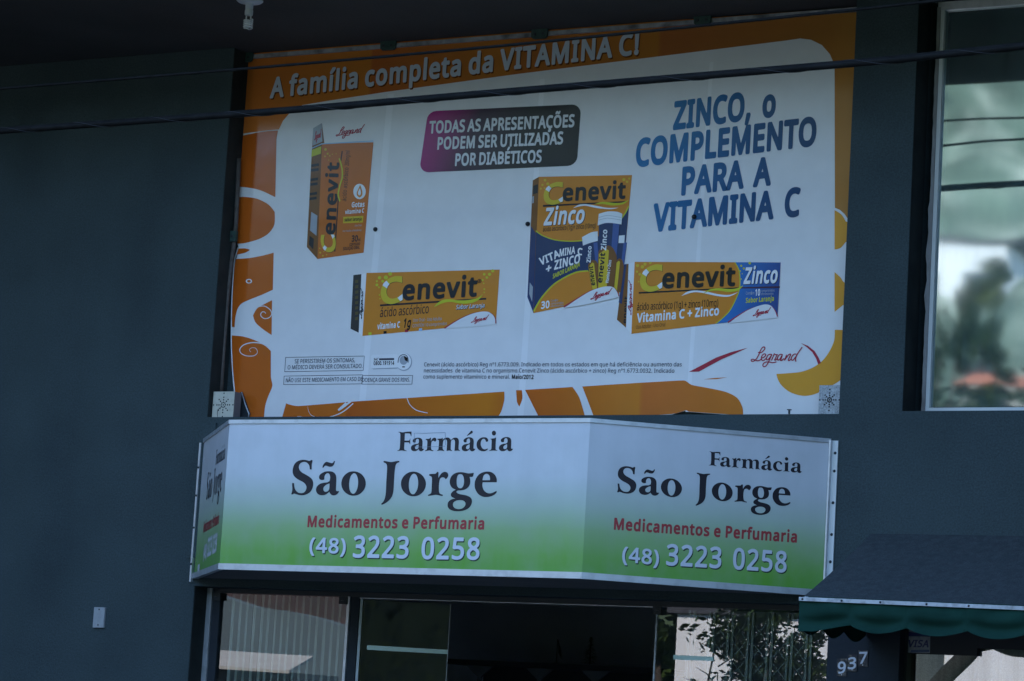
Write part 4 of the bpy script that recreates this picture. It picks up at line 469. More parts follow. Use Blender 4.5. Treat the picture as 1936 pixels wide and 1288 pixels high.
M_alu = mat('aluminium', (.62, .63, .65), rough=.38, spec=.5, metal=.55, var=.06, vs_=12, dirt=(20, .3, (.25, .25, .26)))
M_alud = mat('worn_white_metal', (.55, .55, .56), rough=.5, var=.1, vs_=20, dirt=(30, .6, (.18, .17, .16)))
M_white = mat('white_paint', (.72, .72, .70), rough=.45)
M_dark = mat('dark_metal', (.03, .035, .04), rough=.5)
M_black = mat('black_rubber', (.012, .012, .015), rough=.45, spec=.45)
M_face = mat('sign_vinyl', (.7, .7, .7), rough=.32, spec=.35, var=.03, vs_=5, dirt=(9, .14, (.40, .42, .40)), streak=(14, .14, (.38, .40, .40)), bump=.35, bs=2.2, bd=.004, ramp=((0, 0, 1), 2.35, 3.044, [(0, (.11, .34, .032)), (.13, (.165, .39, .06)), (.30, (.29, .45, .20)), (.46, (.46, .545, .45)), (.64, (.62, .635, .65)), (1, (.67, .665, .70))]))
S_text = mat('sign_black', (.022, .018, .024), rough=.4); S_red = mat('sign_red', (.38, .045, .05), rough=.4); S_white = mat('sign_white', (.64, .65, .71), rough=.4); S_shade = mat('sign_letter_shadow', (.03, .05, .03), rough=.5); S_line = mat('sign_cut_line', (.2, .24, .3), rough=.5)
M_under = mat('sign_underside', (.10, .115, .14), rough=.6, var=.1, vs_=3)
M_awntop = mat('faded_canvas', (.056, .064, .068), grain=(160, .2), rough=.95, spec=.05, var=.12, vs_=30, bump=.3, bs=160, dirt=(26, .45, (.035, .05, .052)))
M_awn = mat('green_canvas', (.012, .046, .034), rough=.9, spec=.08, var=.2, vs_=7, bump=.25, bs=50)
M_glass = glass('shop_glass', 2.4, (.82, .9, .88), 0, .00025, 1.5, .012, (.5, .55, .55))
M_glassd = glass('door_glass', 1.28, (.85, .9, .88), 0, 0, 1, .01, (.5, .55, .55))
M_glassu = glass('mirror_glass', 4.2, (.25, .32, .34), .032, .0011, 2.6, .19, (.30, .48, .50), (.86, .97, .97))
M_grille = mat('grille_steel', (.42, .46, .48), rough=.5, metal=.3, var=.15, vs_=20)
M_blind = mat('blind_slat', (.78, .84, .85), rough=.7)
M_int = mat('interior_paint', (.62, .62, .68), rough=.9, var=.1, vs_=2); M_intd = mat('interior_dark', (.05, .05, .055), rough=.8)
M_shelf = mat('shelf_bracket_paint', (.16, .16, .17), rough=.7); M_band = mat('pale_strip', (.62, .78, .70), rough=.6)
M_paper = mat('wrinkled_paper', (.70, .68, .70), rough=.8, var=.08, vs_=5, bump=.4, bs=12, streak=(34, .6, (.30, .29, .31)), grain=(190, .25))
M_cable = mat('cable_sheath', (.012, .0115, .0115), rough=.65, spec=.1, var=.3, vs_=20)
M_wire = mat('lashing_wire', (.035, .035, .04), rough=.6)
M_pvc = mat('white_plastic', (.62, .63, .64), rough=.4); M_plate = mat('aged_plastic', (.36, .37, .38), rough=.5, dirt=(40, .3, (.22, .22, .22))); M_barkd = mat('dark_bark', (.016, .014, .013), rough=1); M_bulb = mat('lamp_glass', (.75, .74, .74), rough=.25, spec=.5)
M_clamp = mat('green_painted_steel', (.035, .07, .06), rough=.55, var=.15, vs_=40)
M_rust = mat('old_pipe', (.12, .10, .09), rough=.7, dirt=(25, .6, (.05, .035, .03)))
M_cream = mat('cream_metal', (.56, .53, .44), rough=.5, dirt=(30, .35, (.3, .27, .2))); M_speck = mat('speckled_metal', (.36, .37, .38), rough=.6, var=.45, vs_=150, dirt=(60, .7, (.6, .62, .64))); M_boxside = mat('box_side', (.16, .15, .16), rough=.6)
M_asph = mat('asphalt', (.045, .046, .05), rough=.9, var=.2, vs_=3, bump=.4, bs=120); M_pave = mat('pavement', (.16, .155, .15), rough=.9, var=.15, vs_=5)
M_grass = mat('hill_grass', (.035, .05, .02), rough=1, var=.4, vs_=.6); M_slope = mat('pale_slope', (.075, .11, .085), rough=1, var=.45, vs_=.5, dirt=(.45, .9, (.30, .33, .28)))
M_earth = mat('red_earth', (.034, .02, .017), rough=1, var=.45, vs_=2, dirt=(3, .6, (.018, .016, .012))); M_conc = mat('grey_render', (.075, .098, .107), rough=.9, var=.1, vs_=1.2, streak=(1.5, .3, (.06, .07, .075)))
M_house = mat('white_render', (.74, .73, .74), rough=.85, var=.05, vs_=2, streak=(7, .5, (.45, .43, .43))); M_slate = mat('dark_tile', (.03, .028, .03), rough=.9, var=.3, vs_=8); M_tile = mat('clay_tile', (.34, .12, .07), rough=.85, var=.3, vs_=8); M_pane = mat('house_pane', (.03, .04, .05), rough=.1, spec=.6)
M_beige = mat('beige_sheet', (.31, .29, .26), rough=.7, var=.1, vs_=4); M_bark = mat('bark', (.05, .04, .035), rough=1, var=.3, vs_=10)
M_leaf = [mat('leaf_dark', (.035, .065, .02), rough=.6, var=.3, vs_=1.5), mat('leaf_mid', (.06, .10, .025), rough=.6, var=.3, vs_=1.5), mat('leaf_pale', (.13, .15, .05), rough=.65, var=.3, vs_=1.5)]
# ------------------------------------------------------------------ ground and street
g = MB(); g.add([(-400, -400, -.02), (400, -400, -.02), (400, 400, -.02), (-400, 400, -.02)], [(0, 1, 2, 3)], M_grass)
tag(g.build('ground'), kind='structure')
g = MB(); g.add([(-120, -10.2, 0), (120, -10.2, 0), (120, -3.2, 0), (-120, -3.2, 0)], [(0, 1, 2, 3)], M_asph)
tag(g.build('road'), kind='structure')
g = MB(); g.box(-120, 120, -3.2, 2, -.02, .13, M_pave); tag(g.build('pavement'), kind='structure')
g = MB(); g.box(-120, 120, -12.9, -10.2, -.02, .13, M_pave); tag(g.build('pavement'), kind='structure')

# ------------------------------------------------------------------ building
WY = -.13; ZS = 5.046
bld = thing('building', (0, 0, .13), 'dark teal rendered shop building with overhanging canopy slab, upper window and glazed shopfront', 'building')
b = MB(); Z0 = .1
b.box(-9, -1.765, WY, .6, Z0, ZS, M_wall)
b.box(-1.765, 1.94, WY, .6, 2.313, 3.155, M_wall)
b.box(1.642, 1.94, WY, .6, 3.155, ZS, M_wall)
b.box(-1.765, 1.642, .02, .6, 3.155, ZS, M_wall)
b.box(1.94, 9, WY, .6, 2.313, 3.166, M_wall)
b.box(3.75, 9, WY, .6, 3.166, ZS, M_wall)
b.box(3.75, 9, WY, .6, Z0, 2.313, M_wall)
b.build('wall', bld)
b = MB(); b.box(1.636, 1.972, WY+.001, .6, Z0, 2.312, M_wall2); b.build('pillar', bld)
b = MB(); b.box(-9, 9, -1.5, .6, ZS, 5.32, M_soffit); b.build('canopy', bld)
b = MB(); b.box(-9, 9, -1.2, .6, 5.32, 9.8, M_wall); b.box(-9, 9, .6, 9, ZS, 9.8, M_wall); b.box(-9.3, 9.3, -1.5, 9.3, 9.8, 10.0, M_soffit); b.build('upper_storey', bld)
b = MB()
b.box(-9, 9, 4.6, 4.8, Z0, 5.04, M_int); b.box(-9, -8.8, .61, 4.6, Z0, 5.04, M_int); b.box(8.8, 9, .61, 4.6, Z0, 5.04, M_int)
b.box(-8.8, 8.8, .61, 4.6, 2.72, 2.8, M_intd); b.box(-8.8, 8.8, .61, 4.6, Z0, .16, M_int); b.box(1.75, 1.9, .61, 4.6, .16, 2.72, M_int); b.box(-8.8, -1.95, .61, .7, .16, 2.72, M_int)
b.build('interior', bld)
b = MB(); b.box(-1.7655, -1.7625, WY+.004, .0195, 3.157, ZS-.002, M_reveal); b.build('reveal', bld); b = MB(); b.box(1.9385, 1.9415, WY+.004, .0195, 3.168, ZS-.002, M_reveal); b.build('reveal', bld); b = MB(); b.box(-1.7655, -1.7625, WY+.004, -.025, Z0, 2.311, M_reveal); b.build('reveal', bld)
# upper right window
WX = 1.976
b = MB(); f = MB()
ed = [(1.973+random.uniform(-.002, .002)-(.010*random.random() if 3.65 < z < 4.1 else 0), z) for z in [3.167+.0355*k for k in range(53)]]
b.prism([(x, .012, z) for x, z in ed]+[(WX+.012, .012, ed[-1][1]), (WX+.012, .012, 3.167)], (0, .05, 0), M_plaster)
b.build('bare_plaster_reveal', bld)
f.box(WX+.012, WX+.03, .02, .07, 3.167, 5.0, M_white); f.box(WX+.03, 3.749, .02, .07, 3.167, 3.20, M_white); f.box(WX, 3.749, .015, .07, 5.0, 5.036, M_alu); f.box(3.70, 3.749, .02, .07, 3.205, 5.0, M_alu)
win = f.build('window', bld)
f = MB(); f.add([(WX+.03, .04, 3.205), (3.7, .04, 3.205), (3.7, .04, 5.0), (WX+.03, .04, 5.0)], [(0, 1, 2, 3)], M_glassu); f.build('pane', win)
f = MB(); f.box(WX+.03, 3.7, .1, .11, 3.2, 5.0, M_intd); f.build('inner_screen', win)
# shopfront: left pane, middle leaf, right pane
xR = 1.60
f = MB(); f.box(-1.764, -1.735, -.02, .03, Z0, 2.312, M_alu); f.box(-1.735, -1.690, -.01, .03, Z0, 2.312, M_wall2); f.box(-1.690, 1.634, -.02, .03, 2.29, 2.312, M_dark)
f.box(-.936, -.922, -.02, .03, Z0, 2.29, M_alu); f.box(-.922, -.872, -.01, .03, Z0, 2.29, M_wall2)
sw = f.build('shop_window', bld)
f = MB(); f.add([(-1.690, .0, .2), (-.936, .0, .2), (-.936, .0, 2.29), (-1.690, .0, 2.29)], [(0, 1, 2, 3)], M_glass); f.build('pane', sw)
f = MB(); f.add([(.735, .0, .2), (1.634, .0, .2), (1.634, .0, 2.29), (.735, .0, 2.29)], [(0, 1, 2, 3)], M_glass); f.box(.730, .736, -.006, .006, .2, 2.29, M_alud); f.build('pane', sw)
for x in (-1.70, -.955, .745):
    f = MB(); f.box(x-.022, x+.022, -.03, -.021, 2.252, 2.289, M_dark); f.lathe((x, -.031, 2.27), [(.001, 0), (.009, 0)], M_alu, 10); f.build('clamp', sw)
DP = Plane((-.872, 0, 0), (math.cos(R(30)), math.sin(R(30)), 0))      # the leaf stands open into the shop
def leaf(a, c, z0, z1, d0, d1, m, f):
    f.prism([DP.w((a, z0))+DP.n*d0, DP.w((c, z0))+DP.n*d0, DP.w((c, z1))+DP.n*d0, DP.w((a, z1))+DP.n*d0], DP.n*(d1-d0), m)
dr = MB(); dr.add([DP.w(p) for p in ((0, .2), (.436, .2), (.436, 2.28), (0, 2.28))], [(0, 1, 2, 3)], M_glassd); leaf(.435, .438, .2, 2.28, -.005, .005, M_alud, dr); leaf(0, .012, .2, 2.28, -.008, .008, M_grille, dr)
door = dr.build('glass_door', bld)
f = MB(); f.poly(DP, [(694, 1220), (847, 1229), (847, 1237), (694, 1228.5)], M_band, 6); f.build('pale_band', door)  # pale strip across the open leaf
f = MB(); f.poly(Plane((0, -.004, 0), (1, 0, 0)), [(1273, 1238.5), (1349, 1242), (1349, 1250), (1273, 1247)], M_band, 0); f.build('pale_band', sw)  # matching pale strip on the right pane
# header line of the opening
f = MB(); f.box(-.87, .73, -.012, -.004, 2.284, 2.2865, M_alu); f.build('door_track', bld)
# far right shop window
f = MB(); f.box(1.972, 1.985, -.07, -.02, Z0, 2.312, M_dark); f.box(1.985, 2.30, -.06, -.02, 2.118, 2.312, M_intd); f.box(2.30, 3.749, -.06, -.02, 2.15, 2.312, M_intd)
rw = f.build('shop_window', bld)
f = MB(); f.add([(1.985, -.03, .2), (3.749, -.03, .2), (3.749, -.03, 2.16), (1.985, -.03, 2.16)], [(0, 1, 2, 3)], M_glass); f.build('pane', rw)

# paper sheet behind the right hand glass, slightly wavy
f = MB(); n = 70; vs = []
for i in range(n+1):
    x = 1.99+1.75*i/n; y = .03+.006*math.sin(i*1.9)+.004*math.sin(i*.7)
    vs += [(x, y, .3), (x, y, 2.2)]
f.add(vs, [(2*i, 2*i+2, 2*i+3, 2*i+1) for i in range(n)], M_paper, True)
tag(f.build('paper_blind'), 'pale creased paper sheet hung behind the glass under the green awning', 'blind')

# ------------------------------------------------------------------ things of the shopfront
t = thing('vertical_blind', (-1.31, .09, .2), 'vertical blind of narrow pale slats behind the left shop glass', 'blind')
f = MB(); f.box(-1.68, -.95, .05, .13, 2.292, 2.312, M_dark); f.build('head_rail', t)
x = -1.665; k = 0
while x < -.955:
    f = MB(); wd = .012+.006*random.random(); f.box(x, x+wd, .06, .10, .25, 2.29, M_blind); f.build('slat', t); x += .036+.010*random.random(); k += 1

t = thing('security_grille', (1.15, .1, .16), 'folded steel lattice security grille behind the right shop glass', 'grille')
xs = [onY(p, 1250, .1).x for p in (1300, 1338, 1374, 1412, 1449, 1487, 1523)]
for x in xs:
    for d in (0, .022):
        f = MB(); f.box(x+d, x+d+.012, .085, .105, .2, 2.28, M_grille); f.build('upright', t)
f = MB()
for a, b_ in zip(xs, xs[1:]):
    z = .2; s = 1
    while z < 2.2:
        f.bar((a+.02, .098, z), (b_, .098, z+.085), .004, .003, M_grille, (0, 1, 0)); f.bar((a+.02, .092, z+.085), (b_, .092, z), .004, .003, M_grille, (0, 1, 0)); z += .085
f.build('lattice', t)

# shelves far inside with a small flag and an artificial tree on top
zt = onY(1000, 1252, 3.2).z
t = thing('shelf_unit', (.2, 3.3, .16), 'low dark shelf unit across the shop interior seen through the open doorway', 'shelf')
f = MB(); x0, x1 = onY(845, 1246, 3.2).x, onY(1235, 1270, 3.2).x
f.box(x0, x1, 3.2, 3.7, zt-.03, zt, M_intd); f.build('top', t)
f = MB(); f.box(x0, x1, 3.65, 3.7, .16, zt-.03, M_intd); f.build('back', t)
for p in (905, 1018, 1124):
    f = MB(); c = onY(p, 1256, 3.18); f.prism([(c.x-.09, 3.19, zt-.035), (c.x+.09, 3.19, zt-.035), (c.x+.01, 3.19, zt-.1), (c.x+.01, 3.19, .5), (c.x-.01, 3.19, .5), (c.x-.01, 3.19, zt-.1)], (0, .02, 0), M_shelf); f.build('bracket', t)
c = onY(1052, 1252, 3.4)
t = thing('table_flag', (c.x, 3.4, zt), 'small dark table flag on a thin pole standing on the shop shelf', 'flag')
f = MB(); f.tube([(c.x, 3.4, zt), (c.x, 3.4, zt+.15)], .003, M_intd, 6); f.lathe((c.x, 3.4, zt), [(.03, 0), (.03, .008), (.004, .012)], M_intd, 12); f.build('pole', t)
f = MB(); f.prism([(c.x+.003, 3.4, zt+.145), (c.x+.01, 3.4, zt+.07), (c.x+.034, 3.4, zt+.03), (c.x+.024, 3.4, zt+.09)], (0, .004, 0), M_intd); f.build('cloth', t)
c = onY(1115, 1254, 3.4)
t = thing('artificial_tree', (c.x, 3.4, zt), 'small dark artificial fir tree standing on the shop shelf', 'plant')
f = MB(); f.tube([(c.x, 3.4, zt), (c.x, 3.4, zt+.17)], .004, M_bark, 6); f.build('trunk', t)
f = MB()
for k in range(240):
    h = random.random(); a = random.random()*6.28; r = .055*(1-h)*random.uniform(.6, 1.05); p = Vector((c.x+r*math.cos(a), 3.4+r*math.sin(a), zt+.015+.155*h)); q = Vector((math.cos(a), math.sin(a), -.3))*.018
    s = Vector((-math.sin(a), math.cos(a), 0))*.004; f.add([p-q*.3-s, p+q, p-q*.3+s], [(0, 1, 2)], M_leaf[0])
f.build('crown', t)

# ------------------------------------------------------------------ house number plates
NP = Plane((0, WY-.004, 0), (1, 0, 0))
for ch, L, c0, c1, lab in (('9', [(1583, 1245.5), (1601, 1245.5), (1600, 1279), (1582, 1278)], (1582.6, 1273), (1600.5, 1272.5), 'small dark enamel house number plate reading 9, lowest of the three on the pillar'),
                           ('3', [(1603, 1238), (1621, 1238), (1620, 1269.5), (1602, 1269)], (1602, 1265), (1620.5, 1264), 'small dark enamel house number plate reading 3, between the 9 and the 7'),
                           ('7', [(1623, 1229.5), (1641, 1230), (1640, 1260.5), (1622, 1260)], (1623, 1254.5), (1641, 1254), 'small dark enamel house number plate reading 7, highest of the three on the pillar')):
    q = [NP.w(NP.uv(p)) for p in L]; f = MB(); f.prism([p+Vector((0, .0035, 0)) for p in q], (0, -.003, 0), mat('number_plate_enamel', (.03, .03, .04), rough=.4, dirt=(55, .9, (.22, .18, .14))))
    o = tag(f.build('house_number_plate'), lab, 'number plate', 'house number plates on the pillar')
    f = MB(); f.text(NP, ch, c0, c1, 21, S_white, .6, font='S'); d = f.build('digit', o, None)
    f = MB(); f.ell(NP, (L[2][0]+L[3][0])/2, L[2][1]-3, 1, 1, M_alu, .6, 8); f.build('screw', o)

# card sticker on the right shop glass
VP = Plane((0, -.061, 0), (1, 0, 0))
f = MB(); M_stk = mat('sticker_grey', (.30, .32, .34), rough=.5, dirt=(40, .5, (.12, .13, .15))); M_stb = mat('sticker_navy', (.025, .03, .13), rough=.4)
f.poly(VP, [(1712, 1190), (1759, 1192), (1758, 1235), (1711, 1234)], M_stk, 0)
f.poly(VP, [(1713, 1194), (1758, 1200), (1758, 1204), (1713, 1203)], M_stb, 1)
f.text(VP, 'VISA', (1716, 1223), (1756, 1223.5), 12.5, M_stb, 1, shear=.18)
f.poly(VP, [(1723, 1229), (1757, 1228.5), (1757, 1233), (1721, 1234)], mat('sticker_blue', (.05, .09, .2), rough=.4), 1)
tag(f.build('card_sticker'), 'worn payment card sticker with blue letters on the dark frame below the awning', 'sticker')

# blank cover plate on the left wall
t = thing('cover_plate', (-2.33, WY, 2.09), 'small white blank electrical cover plate low on the left teal wall', 'cover plate')
f = MB(); f.prism([(-2.364, WY-.001, 2.088), (-2.297, WY-.001, 2.09), (-2.297, WY-.001, 2.191), (-2.364, WY-.001, 2.191)], (0, -.012, 0), M_plate); f.build('plate', t)
for z in (2.102, 2.180):
    f = MB(); f.lathe((0, 0, 0), [(.0005, .002), (.004, .002), (.004, 0)], M_dark, 10); f.v = [Vector((-2.331+p.x, WY-.013-p.z, z+p.y)) for p in f.v]; f.build('screw', t)

# ------------------------------------------------------------------ awning
t = thing('awning', (2.8, -.5, 2.29), 'dark green canvas awning with scalloped valance and pale front bar over the right shop window', 'awning')
AX, AYF, AZT, AZB = 1.82, -.855, 2.628, 2.285
AXR = 3.85
f = MB(); n = 24
zb = lambda x: 2.2885-.012*(x-AX)
vs = []
for i in range(n+1):
    x = AX+(AXR-AX)*i/n
    for k in range(7):
        v = (0, .2, .4, .6, .8, .955, 1)[k]; vs.append((x, WY-.002+(AYF-WY)*v, AZT+(zb(x)-AZT)*v-(.012+.006*math.sin(x*9))*math.sin(math.pi*v)))
f.add(vs, [(i*7+k, i*7+k+1, i*7+k+8, i*7+k+7) for i in range(n) for k in range(6)], M_awntop, True)
f.mi(M_awn)
for q in range(len(f.f)):
    if q % 6 == 5: f.m[q] = 1
f.build('canopy', t)
f = MB()
for k in range(6):
    v0, v1 = k/6, (k+1)/6
    P = lambda v: Vector((AX, WY-.002+(AYF-WY)*v, AZT+(zb(AX)-AZT)*v-.012*math.sin(math.pi*v)))
    a, c = P(v0), P(v1); f.add([a, c, (AX, c.y, min(c.z, zb(AX)-.02)), (AX, a.y, min(a.z, zb(AX)-.02))][:4], [(0, 1, 2, 3)], M_awn)
f.build('end_panel', t)
f = MB(); f.box(AX-.001, AXR, AYF-.018, AYF-.002, 0, .0155, M_alud)
for p in f.v: p.z += zb(p.x)-.0075
f.build('front_bar', t)
for x in (AX+.015, AX+.19, AX+.36, AX+.56, AX+.74):
    f = MB(); f.lathe((0, 0, 0), [(.0003, .003), (.004, .002), (.005, 0)], M_dark, 8); f.v = [Vector((x+p.x, AYF-.0185-p.z, zb(x)+p.y)) for p in f.v]; f.build('screw', t)
f = MB(); n = 260; vs = []
sc_x = [AX-.01, 2.053, 2.296, 2.555, 2.81, 3.07, 3.33, 3.59, 3.86]
def drop(x):
    for a, c in zip(sc_x, sc_x[1:]):
        if a <= x <= c+1e-9:
            u = (x-a)/(c-a)
            if a < AX: return .126-.034*max(0, u-.35)/.65
            return .092+.030*math.sin(math.pi*u)**.8
    return .085
for i in range(n+1):
    x = AX-.002+(AXR-AX)*i/n; d = drop(x)
    a = max(q for q in sc_x if q <= x+.011); u = (x-a)/(min(q for q in sc_x if q > a)-a); am = max(0, math.sin(math.pi*u))**.7
    for k in range(12):
        v = k/11
        fo = -.010*math.sin(math.pi*min(1, v/.62)) + .020*max(0, math.sin(math.pi*min(1, max(0, (v-.5)/.45)))) - .022*max(0, v-.72)/.28
        vs.append((x, AYF-.005+am*fo-.006*v+.003*math.sin(x*31+v*4), zb(x)-.006-d*v))
f.add(vs, [(i*12+k, i*12+k+1, i*12+k+13, i*12+k+12) for i in range(n) for k in range(11)], M_awn, True); f.build('valance', t)
f = MB()                                         # valance of the returning side, seen from inside through the first scallop
vs = []
for i in range(25):
    v = i/24; y = AYF+(WY-AYF)*v; d = .095+.035*abs(math.sin(v*math.pi*3))
    vs += [(AX-.006, y, zb(AX)-.01), (AX-.006, y, zb(AX)-.01-d)]
f.add(vs, [(2*i, 2*i+1, 2*i+3, 2*i+2) for i in range(24)], M_awn, True); f.build('side_valance', t)
f = MB()
for x in (AX+.02, AXR-.05): f = MB(); f.tube([(x, WY, 2.31), (x, AYF, zb(x))], .012, M_alud, 8); f.build('arm', t)

# ------------------------------------------------------------------ light box sign
SZ0, SZ1 = 2.352, 3.044
SP = [Vector((-1.772, WY-.002, 0)), Vector((-1.10, -.874, 0)), Vector((.80, -.876, 0)), Vector((1.610, WY-.002, 0))]
FP = [Plane(SP[i], SP[i+1]-SP[i]) for i in range(3)]
t = thing('pharmacy_sign', (-.1, -.5, SZ0), 'white and green three sided pharmacy light box sign projecting over the shop door', 'shop sign')
face = []
for i in range(3):
    f = MB(); a, c = SP[i], SP[i+1]; n_ = FP[i].n
    f.add([a+Vector((0, 0, SZ0+.02)), c+Vector((0, 0, SZ0+.02)), c+Vector((0, 0, SZ1-.014)), a+Vector((0, 0, SZ1-.014))], [(0, 1, 2, 3)], M_face)
    face.append(f.build('face_panel', t))
f = MB(); off = [-.002, -.002, -.002]
def railpath(z0, z1, o0, o1, m):
    for i in range(3):
        n0 = [FP[0].n, (FP[0].n+FP[1].n).normalized(), (FP[1].n+FP[2].n).normalized(), FP[2].n]
        a, c = SP[i], SP[i+1]; na, nc = n0[i], n0[i+1]
        v = [a+na*o0, c+nc*o0, c+nc*o1, a+na*o1]
        f.add([p+Vector((0, 0, z)) for z in (z0, z1) for p in v], [(0, 1, 2, 3), (7, 6, 5, 4), (0, 4, 5, 1), (1, 5, 6, 2), (2, 6, 7, 3), (3, 7, 4, 0)], m)
railpath(SZ1-.018, SZ1, -.02, .006, M_alu); f.build('top_rail', t)
f = MB(); railpath(SZ0-.004, SZ0+.024, -.02, .006, M_alu); f.build('bottom_rail', t)
f = MB(); f.prism([p+Vector((0, 0, SZ0+.001)) for p in [SP[0], SP[1]-FP[1].n*.02, SP[2]-FP[1].n*.02, SP[3]]], (0, 0, .008), M_under)
for k in range(1, 16):
    y = -.86+.045*k; xa = -1.10-(y+.86)*.9; xc = .8+(y+.86)*1.0
    f.box(xa+.03, xc-.04, y, y+.006, SZ0-.002, SZ0+.0005, M_under)
f.build('underside', t)
f = MB(); f.prism([p+Vector((0, 0, SZ1-.012)) for p in [SP[0], SP[1]-FP[1].n*.02, SP[2]-FP[1].n*.02, SP[3]]], (0, 0, .008), M_alud); f.build('top_cover', t)
f = MB(); f.box(1.615, 1.622, WY-.03, WY-.001, SZ0-.01, 3.035, M_alu); f.box(1.622, 1.648, WY-.008, WY-.001, SZ0-.02, 3.035, M_white)
fl = f.build('fixing_flange', t)
for z in (2.5, 2.62, 2.76, 2.90, 2.98):
    f = MB(); f.lathe((0, 0, 0), [(.0005, .004), (.005, .003), (.007, 0)], M_dark, 8); f.v = [Vector((1.636+p.x, WY-.009-p.z, z+p.y)) for p in f.v]; f.build('screw', fl)
f = MB(); f.box(-1.786, -1.776, WY-.02, WY-.001, SZ0-.02, SZ1-.02, M_alu); fl = f.build('fixing_flange', t)
for z in (2.42, 2.6, 2.76, 2.9):
    f = MB(); f.lathe((0, 0, 0), [(.0005, .003), (.005, .002), (.006, 0)], M_dark, 8); f.v = [Vector((-1.781+p.x, WY-.021-p.z, z+p.y)) for p in f.v]; f.build('screw', fl)
f = MB(); f.box(-1.815, -1.70, WY-.012, WY-.001, 2.452, 3.125, M_wall); f.build('backing_board', t)

# lettering: front face measured in the face's own plane, the two sides carry the same artwork
SJ = [smooth(l, True, 48, 3) for l in unpack(SERIF['sj'], 2000)]; FA = [smooth(l, True, 48, 3) for l in unpack(SERIF['fa'], 2000)]
def serif(f, pl, L, s0, s1, zbase, srcbase, m, layer, slope=0):
    x0, x1, y0, y1 = bbox(L); k = (s1-s0)/(x1-x0)
    for gr in groups(L):
        f.uvpoly(pl, [[(s0+(p[0]-x0)*k, zbase+(p[1]-srcbase)*.98*kz) for p in l] for l in gr], m, layer)
Pf = FP[1]
kz = 1.0
f = MB(); serif(f, Pf, SJ, .3+.0703, .3+1.1542, SZ0+.2+.1195, .1195, S_text, 2); serif(f, Pf, FA, .8+.1263, .8+.7234, SZ0+.2+.3475, .3475, S_text, 2)
f.build('shop_name', face[1])
f = MB(); f.text(Pf, 'Medicamentos e Perfumaria', (580, 996), (918, 1000.5), 20, S_red, 2, gap=.01); f.build('strapline', face[1])
f = MB()
for (s_, a, c, h) in (('(48)', (584, 1044), (656, 1046.5), 27), ('3223', (666, 1053), (776, 1055), 39), ('0258', (795, 1056), (910, 1057.5), 39)):
    f.text(Pf, s_, (a[0]+1.5, a[1]+2.5), (c[0]+1.5, c[1]+2.5), h, S_shade, 1.5, font='S', gap=.015); f.text(Pf, s_, a, c, h, S_white, 2.5, font='S', gap=.015); f.build('phone_number', face[1]); f = MB()

f = MB(); f.stroke(Pf, [(783, 842), (784, 819), (800, 819.5), (842, 818)], .8, S_line, 3, sm=False); f.stroke(Pf, [(842, 818), (843, 842)], .8, S_line, 3, sm=False); f.stroke(Pf, [(784, 845), (800, 845.5), (842, 844)], .6, S_line, 3, sm=False); f.build('cut_patch', face[1])
Pr = FP[2]
f = MB()
a, c = Pr.uv((1166, 932.5)), Pr.uv((1494, 957)); kz = (c.x-a.x)/1.0839
serif(f, Pr, SJ, a.x, c.x, (a.y+c.y)/2, .145, S_text, 2)
a, c = Pr.uv((1340, 880)), Pr.uv((1515.5, 895)); kz = (c.x-a.x)/.597; serif(f, Pr, FA, a.x, c.x, (a.y+c.y)/2, .3475, S_text, 2)
f.build('shop_name', face[2])
f = MB(); f.text(Pr, 'Medicamentos e Perfumaria', (1159, 1000.5), (1509, 1025.5), 20.5, S_red, 2, gap=.01); f.build('strapline', face[2])
f = MB()
for (s_, a, c, h) in (('(48)', (1175, 1061), (1248, 1068.5), 27), ('3223', (1258, 1067.5), (1367, 1074), 38), ('0258', (1384, 1075), (1490, 1082), 38)):
    f.text(Pr, s_, (a[0]+1.5, a[1]+2.5), (c[0]+1.5, c[1]+2.5), h, S_shade, 1.5, font='S', gap=.015); f.text(Pr, s_, a, c, h, S_white, 2.5, font='S', gap=.015); f.build('phone_number', face[2]); f = MB()

Pl_ = FP[0]
f = MB(); a, c = Pl_.uv((389.5, 947)), Pl_.uv((418.5, 928)); kz = .84; serif(f, Pl_, SJ, a.x, c.x, (a.y+c.y)/2, .145, S_text, 2)
a, c = Pl_.uv((407.5, 880)), Pl_.uv((425, 868)); serif(f, Pl_, FA, a.x, c.x, (a.y+c.y)/2, .3475, S_text, 2); f.build('shop_name', face[0])
f = MB(); f.text(Pl_, 'Medicamentos e Perfumaria', (384.5, 1007), (414, 989.5), 19, S_red, 2, gap=.01); f.build('strapline', face[0])
f = MB()
a, c = Vector((384.5, 1056)), Vector((409.5, 1042))
for s_, u0, u1, h in (('(48)', 0, .24, 24), ('3223', .28, .62, 33), ('0258', .67, 1, 33)):
    f.text(Pl_, s_, tuple(a.lerp(c, u0)), tuple(a.lerp(c, u1)), h, S_white, 2); f.build('phone_number', face[0]); f = MB()

f = MB(); f.poly(Pl_, [(374.5, 1068), (378, 1066), (377, 1082), (373.5, 1084)], S_white, 2); f.build('maker_sticker', face[0])

